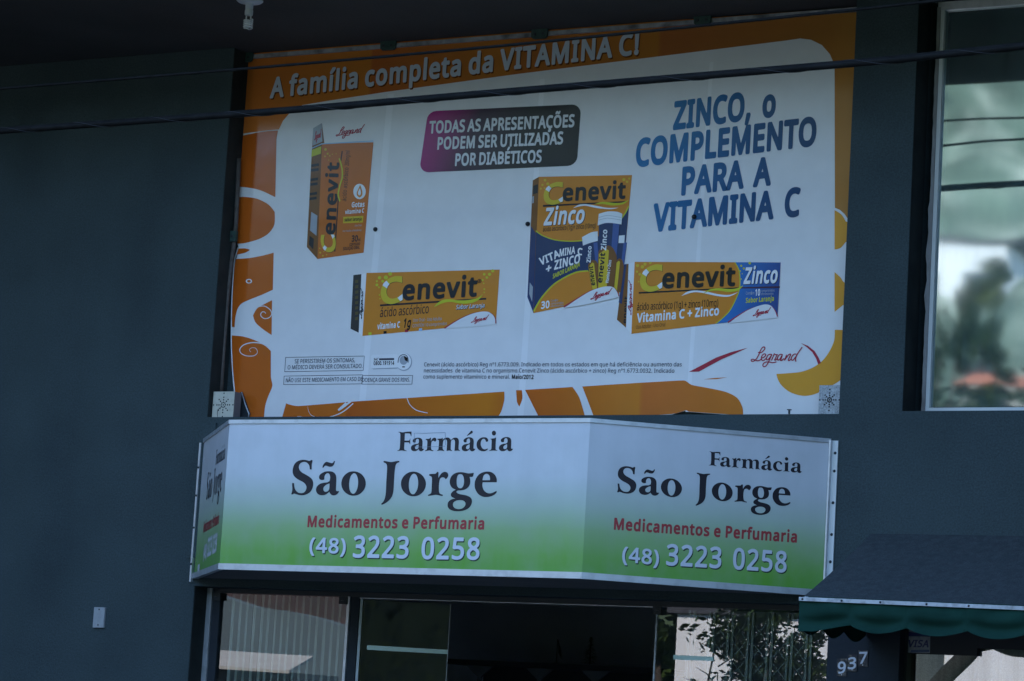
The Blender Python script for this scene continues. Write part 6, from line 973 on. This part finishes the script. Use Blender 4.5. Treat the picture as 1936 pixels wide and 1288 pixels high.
f.text(PP, 'Vitamina C + Zinco', (1205, 609.8), (1361, 595.4), 16, I_tube, 7); f.text(PP, 'Uso Adulto - Uso Oral', (1202.4, 622.3), (1258.5, 617.2), 7, I_packd, 7, font='R')
f.poly(PP, [(1379, 611.5), (1395.5, 598.5), (1413, 587.7), (1432.5, 579.5), (1448, 576), (1459, 579), (1466, 589), (1471.5, 601), (1430, 606)], I_white, 8, True, corner=40)
f.stroke(PP, [(1377, 610), (1395, 598), (1413, 587), (1428, 580.5)], 3, I_red, 8.6, taper=.95); f.stroke(PP, [(1459, 578.5), (1466.5, 588), (1470.5, 599)], 2.4, I_red, 8.6, taper=-.85)
legrand(f, PP, (1424.5, 597.5), (32, -6), (2, -10.5), 1.3, I_red, 9)
dots(f, PP, [(1206, 502.5, 3), (1215, 505, 3.4), (1220, 500, 3), (1205, 514, 2.2), (1210, 519, 2.6), (1208, 533, 1.6), (1230, 497.5, 2.4)], I_gold, 6); dots(f, PP, [(1402, 503, 2), (1407, 508, 2), (1400, 513, 1.6), (1399, 520, 1.3), (1402, 528, 1.2), (1418, 498, 2.6), (1404, 518, 1)], I_lime, 7)
f.build('long_zinc_carton_print', t)

# small print
f = MB()
f.rect(PP, [(540.5, 676), (689, 673.5), (687, 700.5), (538.5, 703)], .9, I_grey, 3); f.rect(PP, [(537.5, 711.3), (686, 709), (684, 726), (536.5, 727.3)], .9, I_grey, 3); f.rect(PP, [(686, 710.2), (780.5, 710.2), (779, 726.6), (684.5, 726.6)], .9, I_grey, 3)
f.text(PP, 'SE PERSISTIREM OS SINTOMAS,', (557, 687.2), (672, 684.8), 7.6, I_grey, 4, font='R'); f.text(PP, 'O MÉDICO DEVERÁ SER CONSULTADO.', (543.6, 698.7), (686.3, 695.9), 7.6, I_grey, 4, font='R')
f.text(PP, 'NÃO USE ESTE MEDICAMENTO EM CASO DE', (540, 723), (685.8, 720.3), 7.4, I_grey, 4, font='R'); f.text(PP, 'DOENÇA GRAVE DOS RINS.', (684.5, 722.3), (776, 721.8), 7.4, I_grey, 4, font='R')
for s_, a, c in (('Cenevit (ácido ascórbico) Reg nº1.6773.009. Indicado em todos os estados em que há deficiência ou aumento das', (801.4, 693), (1289.5, 693)), ('necessidades  de vitamina C no organismo.Cenevit Zinco (ácido ascórbico + zinco) Reg nº1.6773.0032. Indicado', (801, 704.4), (1275.6, 705)), ('como suplemento vitamínico e mineral. ', (800.3, 716), (967, 716.4))): f.text(PP, s_, a, c, 7.4, I_grey, 4, font='R')
f.text(PP, 'Maio/2012', (967.5, 716.4), (1009.5, 716.8), 7.4, I_black, 4)
f.poly(PP, [(703, 674), (706, 672), (750, 671), (752, 697), (706, 698.5), (703, 696)], I_mid, 2.5); f.poly(PP, [(702, 673), (705, 671), (752, 670), (752, 695), (705, 697), (702, 695)], I_seam, 3); f.ell(PP, 764, 684.6, 15.4, 17, I_mid, 2.6, 26); f.ell(PP, 763, 683.6, 14.6, 16, I_seam, 3.2, 26)
f.text(PP, 'SAC', (707, 681.8), (716, 681.6), 4.4, I_black, 4); f.poly(PP, [(717, 677.8), (745.5, 677.2), (745.5, 681.2), (717, 681.6)], I_grey, 4); f.text(PP, '0800.191914', (706.5, 690.4), (745.7, 690), 6.8, I_black, 4)
f.ell(PP, 763.5, 681.5, 7.6, 8.6, I_mid, 4, 20); f.poly(PP, [(764, 673), (771, 677), (771, 684), (766, 681)], I_black, 5, True); f.stroke(PP, [(753, 686), (754.5, 677), (760, 671.5), (767, 671.5), (771.5, 677), (772, 686)], 1.4, I_grey, 5); f.poly(PP, [(761, 693), (766, 693), (766, 695), (761, 695)], I_black, 5)
f.build('small_print', t)
for x, y in ((710.5, 434), (998.5, 424), (1313, 410.5)):
    f = MB(); c = PP.w(PP.uv((x, y))); f.lathe((0, 0, 0), [(.0005, .013), (.006, .012), (.0105, .006), (.0115, 0)], M_black, 14); f.v = [Vector((c.x+p.x, -.003-p.z, c.z+p.y)) for p in f.v]; f.build('bolt', t)
f = MB(); c = PP.w(PP.uv((1515.5, 784))); f.box(c.x-.0035, c.x+.0035, -.14, -.132, 3.155, 3.172, M_dark); f.box(c.x-.009, c.x+.009, -.142, -.130, 3.172, 3.176, M_dark); f.build('nail', t)
# frame behind and above the banner
RP = Plane((0, -.014, 0), (1, 0, 0))
f = MB(); a, c = RP.uv((478, 106)), RP.uv((1640, 12)); f.box(a.x, 1.642, -.014, .01, 5.016, 5.036, M_rail); f.build('top_rail', t)
for x, y in ((736, 87), (1022, 65), (1330, 38.5), (466, 110)):
    f = MB(); c = RP.w(RP.uv((x, y))); f.prism([(c.x-.045, -.03, c.z+.024), (c.x+.045, -.03, c.z+.024), (c.x+.042, -.03, c.z-.016), (c.x+.032, -.03, c.z-.024), (c.x-.032, -.03, c.z-.024), (c.x-.042, -.03, c.z-.016)], (0, .014, 0), M_clamp)
    for d in (-.022, .022): f.box(c.x+d-.006, c.x+d+.006, -.034, -.03, c.z-.008, c.z+.004, M_dark)
    f.build('clamp', t)
CP = Plane((0, -.03, 0), (1, 0, 0))
f = MB(); c = CP.w(CP.uv((443, 448))); f.box(c.x-.022, c.x+.022, -.05, -.03, c.z-.027, c.z+.027, M_clamp); f.box(c.x-.006, c.x+.006, -.053, -.05, c.z-.006, c.z+.006, M_dark); f.build('clamp', t)
f = MB(); f.tube(smooth([CP.w(CP.uv(p), 8).to_3d() for p in [(450, 461), (443, 490), (439, 540), (438, 600), (438, 660), (441, 720), (444, 752)]], False, 100, 3) if False else [PP.w(PP.uv(p), 4) for p in smooth([(451, 468), (444, 492), (440, 540), (438, 600), (438, 660), (441, 712), (444, 742)], False, 100, 4)], .0035, M_alu, 6); f.build('curled_edge', t)

# conduit pipe at the left of the banner
f = MB(); f.tube([CP.w(CP.uv(p)) for p in [(452, 300), (446, 430), (430, 560), (421, 680), (418, 740)]], .0115, M_rust, 10)
tag(f.build('conduit_pipe'), 'thin rusty vertical pipe in the corner between the left wall and the banner', 'pipe')

# ------------------------------------------------------------------ lamp under the canopy
c = onY(472, 5, 0); q = ray(472, 4.5); c = CAM+q*((ZS-.012-CAM.z)/q.z); c.z = ZS
t = thing('ceiling_lamp', c, 'bare spiral energy saving bulb in a white ceiling rose under the dark canopy', 'ceiling lamp')
f = MB(); f.lathe(c, [(.0, -.0005), (.064, -.0005), (.064, -.006), (.055, -.013), (.024, -.019), (.019, -.022), (.0185, -.044), (.0001, -.044)], M_pvc, 32); f.build('ceiling_rose', t)
f = MB(); f.lathe(c, [(.017, -.044), (.017, -.048), (.019, -.050), (.020, -.056), (.0195, -.072), (.018, -.076), (.0001, -.076)], M_pvc, 24); f.build('lamp_base', t)
f = MB(); r = .0205; N = 130; pth = []
for i in range(N+1):
    a = 2*math.pi*4.3*i/N; pth.append(c+Vector((r*math.cos(a), r*math.sin(a), -.096-.042*i/N)))
f.tube(pth, .0036, M_bulb, 8)
for s_ in (-1, 1): f.tube([c+Vector((s_*.013, 0, -.076)), c+Vector((s_*.013, 0, -.097))], .0035, M_bulb, 8)
f.tube([pth[-1], c+Vector((.006, -.012, -.142)), c+Vector((-.008, -.014, -.141)), c+Vector((-.019, -.004, -.136))], .0046, M_bulb, 8)
f.build('spiral_tube', t)

# ------------------------------------------------------------------ overhead cables
def cable(pts, Y, r, lab, lash, ext=12):
    P_ = [onY(*p, Y) for p in pts]
    a, c = P_[0], P_[-1]; da = (P_[0]-P_[1]).normalized(); dc = (P_[-1]-P_[-2]).normalized()
    P_ = [a+da*ext]+P_+[c+dc*ext]
    path = [Vector((p.x, Y, p.z)) for p in smooth([(p.x, p.z) for p in P_], False, 100, 10) for p in [Vector((p[0], 0, p[1]))]]
    t = thing('overhead_cable', path[len(path)//2], lab, 'cable', 'cables strung along the front of the building')
    f = MB(); f.tube(path, r, M_cable, 10); f.build('sheath', t)
    if lash:
        f = MB(); tot = [0]
        for u, v in zip(path, path[1:]): tot.append(tot[-1]+(v-u).length)
        L_ = tot[-1]; hp = []; s_ = 8.0; j = 0; 
        while s_ < L_-8.5:
            while tot[j+1] < s_: j += 1
            p = path[j].lerp(path[j+1], (s_-tot[j])/(tot[j+1]-tot[j])); a = s_/.44*6.283
            hp.append(p+Vector((0, math.cos(a), math.sin(a)))*(r+.0015)); s_ += .02
        f.tube(hp, .0016, M_wire, 5); 
        hp2 = [p+Vector((0, -.002, r*.9)) for p in path[8:-8]]; f.tube(hp2, .004, M_cable, 6); f.build('lashing_wire', t)
    return t
cable([(0, 248), (500, 212.5), (980, 172.5), (1640, 118), (1936, 87.5)], -1.2, .0150, 'thick black cable bundle wound with thin wire, crossing in front of the banner', True)
cable([(0, 168), (500, 127), (980, 83.7), (1615, 18.8), (1740, 5)], -1.2, .0065, 'thin black cable along the top edge of the banner, above the thick bundle', False)
cable([(0, -40), (968, -75), (1410, -108), (1936, -150)], -1.6, .006, 'thin cable seen only in the window, as the uppermost of three mirrored lines', False)

# ------------------------------------------------------------------ across the street: what the glass and the vinyl mirror
def tree(x, y, h, cr, label, m=0, n=2600, leaf=.16, group='trees on the slope across the street', z0=0, low=.35, slim=1, nc=16):
    t = thing('tree', (x, y, z0), label, 'tree', group)
    f = MB(); f.tube([(x, y, z0), (x+.1, y, z0+h*.3), (x-.05, y+.1, z0+h*.6), (x+.05, y, z0+h*.85)], [h*q*slim for q in (.02, .015, .009, .004)], M_bark, 8)
    for k in range(7):
        a = random.random()*6.28; zz = z0+h*random.uniform(low, .75); L_ = cr*random.uniform(.5, .9)
        f.tube([(x, y, zz), (x+L_*.5*math.cos(a), y+L_*.5*math.sin(a), zz+L_*.35), (x+L_*math.cos(a), y+L_*math.sin(a), zz+L_*.5)], [h*q*slim for q in (.006, .004, .0015)], M_bark, 6)
    f.build('trunk', t)
    f = MB(); cl = []
    for k in range(nc):
        a = random.random()*6.28; rr = cr*math.sqrt(random.random())*.8; zz = z0+h*random.uniform(low+.05, .95)
        s_ = math.sin(math.pi*min(1, max(.12, (zz-z0-h*low)/(h*(1.02-low)))))**.5
        cl.append((Vector((x+rr*s_*math.cos(a), y+rr*s_*math.sin(a), zz)), cr*random.uniform(.22, .42), random.choice([m, m, (m+1) % 3])))
    for k in range(n):
        c_, r_, mm = random.choice(cl); d = Vector((random.gauss(0, 1), random.gauss(0, 1), random.gauss(0, .8))).normalized()*r_*random.random()**.4
        p = c_+d; u = Vector((random.gauss(0, 1), random.gauss(0, 1), random.gauss(0, .6))).normalized(); v = u.orthogonal().normalized(); s_ = leaf*random.uniform(.6, 1.3)
        f.add([p-u*s_*.6, p+v*s_*.3, p+u*s_*.6, p-v*s_*.3], [(0, 1, 2, 3)], M_leaf[mm])
    f.build('crown', t)
# hillside
f = MB(); nx, ny = 44, 24; vs = []
def hz(x, y):
    d = -y-19
    a = -.05+max(0, min(3.4, d*.2)); far = max(0, -y-38)*.52*math.exp(-((x+36+.25*(y+80))/34)**2)
    a += max(0, -y-40)*.2+max(0, abs(x+15)-30)*.12*min(1, max(0, d)/20)  # outer ground raised so it hides the bright low sky
    return a+min(30, far*.8)+.5*math.sin(x*.31+y*.2)*min(1, max(0, d)/12)
for j in range(ny+1):
    for i in range(nx+1):
        x = -120+180*i/nx; y = -17.5-100*(j/ny)**1.3; vs.append((x, y, hz(x, y)))
fs = [(j*(nx+1)+i, (j+1)*(nx+1)+i, (j+1)*(nx+1)+i+1, j*(nx+1)+i+1) for j in range(ny) for i in range(nx)]
f.add(vs, fs, M_grass, True); f.mi(M_slope)
for q, F_ in enumerate(fs):
    if vs[F_[0]][1] < -44 and abs(vs[F_[0]][0]+34) < 30: f.m[q] = 1
tag(f.build('hill'), kind='structure')
f = MB(); vs = []  # unseen dark ridge ring, added to cut off the bright horizon
for i in range(37):
    a = R(-10+i*200/36+180); 
    for r_, z in ((95, -1), (125, 13+2*math.sin(i*1.7)), (165, 24+3*math.sin(i*.9))): vs.append((r_*math.cos(a), r_*math.sin(a)*.95, z))
f.add(vs, [(i*3+k, i*3+k+1, i*3+k+4, i*3+k+3) for i in range(36) for k in range(2)], M_grass, True); tag(f.build('hill'), kind='structure')
# dark greenery added out of view to darken the door reflection
t = thing('added_hedge', (14, -17, 0), 'tall dark clipped greenery, added unseen so the open glass door mirrors something dark', 'added_hedge')
f = MB(); f.box(4.5, 30, -17.6, -16.4, -.05, 4.4, M_leaf[0])
for k in range(5000):
    x = random.uniform(4.4, 30); z = random.uniform(.2, 4.6); y = -16.38+random.uniform(0, .12) if z < 4.4 else random.uniform(-17.5, -16.4); s_ = .05
    f.add([(x-s_*random.random(), y, z), (x, y+.06, z-s_*random.random()), (x+s_, y+.03, z+s_*random.random()), (x, y, z+s_)], [(0, 1, 2, 3)], M_leaf[random.choice((0, 0, 1))])
f.build('foliage', t)
t = thing('side_sky_blocker', (-7, -2, 0), 'dark plain block added out of view left of the shop to shade the sign', 'building')  # unseen block, added to hold sky light off the left sign face
f = MB(); f.box(-12, -4.6, -3.6, WY-.01, .13, 7.4, M_wall2); f.build('wall', t)
f = MB(); f.box(-12.2, -4.5, -3.75, WY-.01, 7.4, 7.6, M_soffit); f.build('roof', t)
t = thing('side_sky_blocker', (8, -2, 0), 'lower dark block added out of view right of the awning to shade the sign', 'building')  # unseen block, added to darken the right sign face and the awning
f = MB(); f.box(4.5, 13, -3.4, WY-.01, .13, 5.0, M_wall2); f.build('wall', t)
f = MB(); f.box(4.4, 13.2, -3.5, WY-.01, 5.0, 5.044, M_soffit); f.build('roof', t)
# white house facing the shop
t = thing('white_house', (-7.2, -22, 0), 'low white rendered house with a dark roof, mirrored in the right shop glass', 'house')
f = MB(); f.box(-9.02, -4.2, -25, -20, -.1, 3.36, M_house); f.build('wall', t)
f = MB(); f.prism([(-9.3, -25.1, 3.36), (-9.3, -19.95, 3.36), (-9.3, -22.5, 4.5)], (5.4, 0, 0), M_slate); f.build('roof', t)
for x, zz in ((-8.0, 0), (-5.72, 1.05)):
    f = MB(); f.box(x-.22, x+.22, -20.03, -19.98, 1.3+zz, 2.0+zz, M_white); fr = f.build('window', t); f = MB(); f.box(x-.17, x+.17, -19.985, -19.97, 1.35+zz, 1.95+zz, M_pane); f.build('pane', fr)
for X0, X1, Y0, Z0_, Z1_, rr, rm, wm, lab in ((-13.2, -11.2, -40, 4, 9.0, .5, M_tile, M_beige, 'small beige house with a low faded red roof halfway up the slope'),
        (-22.6, -19.9, -60, 9, 15.6, .5, M_slate, M_house, 'white block of two tall storeys standing high on the slope'), (-19.4, -17.2, -62, 9, 13.6, .6, M_tile, M_house, 'white house with a red roof beside the taller white block'),
        (-30.5, -27.8, -78, 14, 21.4, .6, M_tile, M_house, 'highest pale house near the top of the slope')):
    t = thing('hillside_house', ((X0+X1)/2, Y0, Z0_), lab, 'house', 'houses on the slope mirrored in the upper window')
    f = MB(); f.box(X0, X1, Y0-3, Y0, Z0_, Z1_, wm); f.build('wall', t)
    f = MB(); f.prism([(X0-.3, Y0-3.3, Z1_), (X0-.3, Y0+.05, Z1_), (X0-.3, Y0-1.6, Z1_+rr)], (X1-X0+.6, 0, 0), rm); f.build('roof', t)
    for x in (X0+.7, X1-.6):
        f = MB(); f.box(x-.35, x+.35, Y0-.02, Y0+.03, Z1_-1.9, Z1_-.8, M_white); fr = f.build('window', t); f = MB(); f.box(x-.29, x+.29, Y0+.02, Y0+.04, Z1_-1.85, Z1_-.85, M_pane); f.build('pane', fr)
# retaining wall with earth bank, seen in the left pane
f = MB(); prof = [(-16, 3.6), (-13.5, 3.35), (-12, 3.15), (-11.54, 3.055), (-11.17, 2.968), (-10.83, 2.933), (-10.56, 2.901), (-10.28, 2.853), (-10.02, 2.795), (-9.85, 2.783), (-9.4, 2.76), (-8.8, 2.55), (-8.2, 2.3)]
pts = smooth(prof, False, 100, 5); f.prism([(p[0], -14, p[1]) for p in pts]+[(-8.2, -14, -.1), (-16, -14, -.1)], (0, -.25, 0), M_conc)
tag(f.build('retaining_wall'), 'grey rendered retaining wall with a sloping curved top, mirrored in the left shop glass', 'wall')
f = MB(); vs = []
for j in range(9):
    for i in range(31): 
        x = -17+7.2*i/30; y = -14.3-j*.6; vs.append((x, y, 2.0+j*.55+.12*random.random()))
f.add(vs, [(j*31+i, (j+1)*31+i, (j+1)*31+i+1, j*31+i+1) for j in range(8) for i in range(30)], M_earth, False)
tag(f.build('earth_bank'), kind='structure')
t = thing('kiosk', (-9.5, -12.0, 0), 'small roadside kiosk with a pale sheet roof, mirrored low in the left shop glass', 'kiosk')
f = MB(); f.box(-10.3, -9.0, -12.5, -11.65, .1, 2.22, M_dark); f.build('body', t)
f = MB(); f.prism([(-10.5, -11.5, 2.26), (-8.93, -11.5, 2.235), (-9.25, -12.4, 2.41), (-10.4, -12.4, 2.43)], (0, 0, -.03), M_beige); f.build('roof', t)
# trees
SG = 'street trees mirrored in the glass'
tree(-3.52, -10.7, 3.4, .55, 'young street tree with dense dark crown, mirrored in the right shop glass', 0, 9000, .055, SG, z0=.13, low=.5, slim=.7, nc=40)
tree(-4.12, -10.9, 3.5, .42, 'sparse young street tree with few leaves, mirrored in the right shop glass', 0, 260, .07, SG, z0=.13, low=.5, slim=.35)
tree(-2.75, -10.8, 3.6, .34, 'small street tree with light foliage, mirrored beside the house number pillar', 0, 900, .05, SG, z0=.13, low=.5, slim=.35)
for x, y, h, cr, lab in ((-8.5, -27.2, 7.4, .55, 'slender dark tree nearest the road bend, seen only in reflections'), (-7.75, -26.8, 6.3, .5, 'shorter dark tree beside the slender one, seen only in reflections'),
        (-8.1, -28.4, 6.9, .5, 'thin dark tree between the slender one and the slope, seen only in reflections'), (-7.2, -27.8, 6.7, .5, 'broader thin dark tree at the right of the clump, seen only in reflections')):
    tree(x, y, h, cr, lab, 0, 900, .13, z0=1.3, low=.55, nc=9, slim=.6)
t = thing('leaning_tree', (-2.6, -10.6, .13), 'young tree with a leaning dark trunk on the far kerb, mirrored under the awning', 'tree')
f = MB(); f.tube([Vector((p[0], -10.6, p[1])) for p in smooth([(-2.6, .13), (-2.45, 1.2), (-2.2, 2.05), (-1.94, 2.38), (-1.67, 2.66), (-1.3, 3.2), (-1.1, 4.0)], False, 100, 4)], .075, M_barkd, 8); f.build('trunk', t)
f = MB()
for k in range(700):
    p = Vector((-1.1+random.gauss(0, .4), -10.6+random.gauss(0, .4), 4.3+random.gauss(0, .35))); u = Vector((random.gauss(0, 1), random.gauss(0, 1), random.gauss(0, .6))).normalized(); v = u.orthogonal().normalized()
    f.add([p-u*.05, p+v*.025, p+u*.05, p-v*.025], [(0, 1, 2, 3)], M_leaf[0])
f.build('crown', t)
tree(-9.75, -21.0, 5.2, .75, 'dense dark shrub like tree at the left end of the white house', 0, 3000, .16, z0=.2, low=.12, nc=30)
tree(-13.2, -38.5, 7.2, 1.3, 'round dark tree in front of the small beige house, seen only in reflections', 0, 1500, .2, z0=3.2)
for x, y, h, cr, m in ((-10.6, -27, 7.6, 1.3, 0), (-12.3, -28, 8.2, 1.6, 0), (-14.2, -27, 7.8, 1.6, 0), (-16.2, -28.5, 8.3, 1.7, 0), (-18.2, -27.5, 8.0, 1.7, 0), (-20.3, -28.5, 8.0, 1.7, 1), (-22.5, -30, 8.4, 1.9, 0), (-25, -32, 8, 2.2, 0), (-5.6, -31, 6.5, 1.6, 0), (-28, -58, 7, 2.8, 1), (-23.6, -57, 4.5, 1.1, 2), (-20.9, -55, 3.0, .8, 2), (-18.4, -55, 3.2, .8, 1), (-27, -66, 6, 2.2, 2), (-31, -72, 7, 3.0, 1), (-26.2, -74, 6.5, 1.6, 1), (-24, -78, 6, 2.0, 2), (-26.5, -70, 4, 1.2, 1), (-38, -66, 7, 3.0, 2), (-45, -70, 7, 3.0, 1)):
    tree(x, y, h, cr, ('bushy dark green tree', 'mid green spreading tree', 'pale olive tree')[m]+' on the slope across the street, seen only in reflections', m, 1800, .22, z0=hz(x, y)-.2, low=.3 if y > -40 else .35)
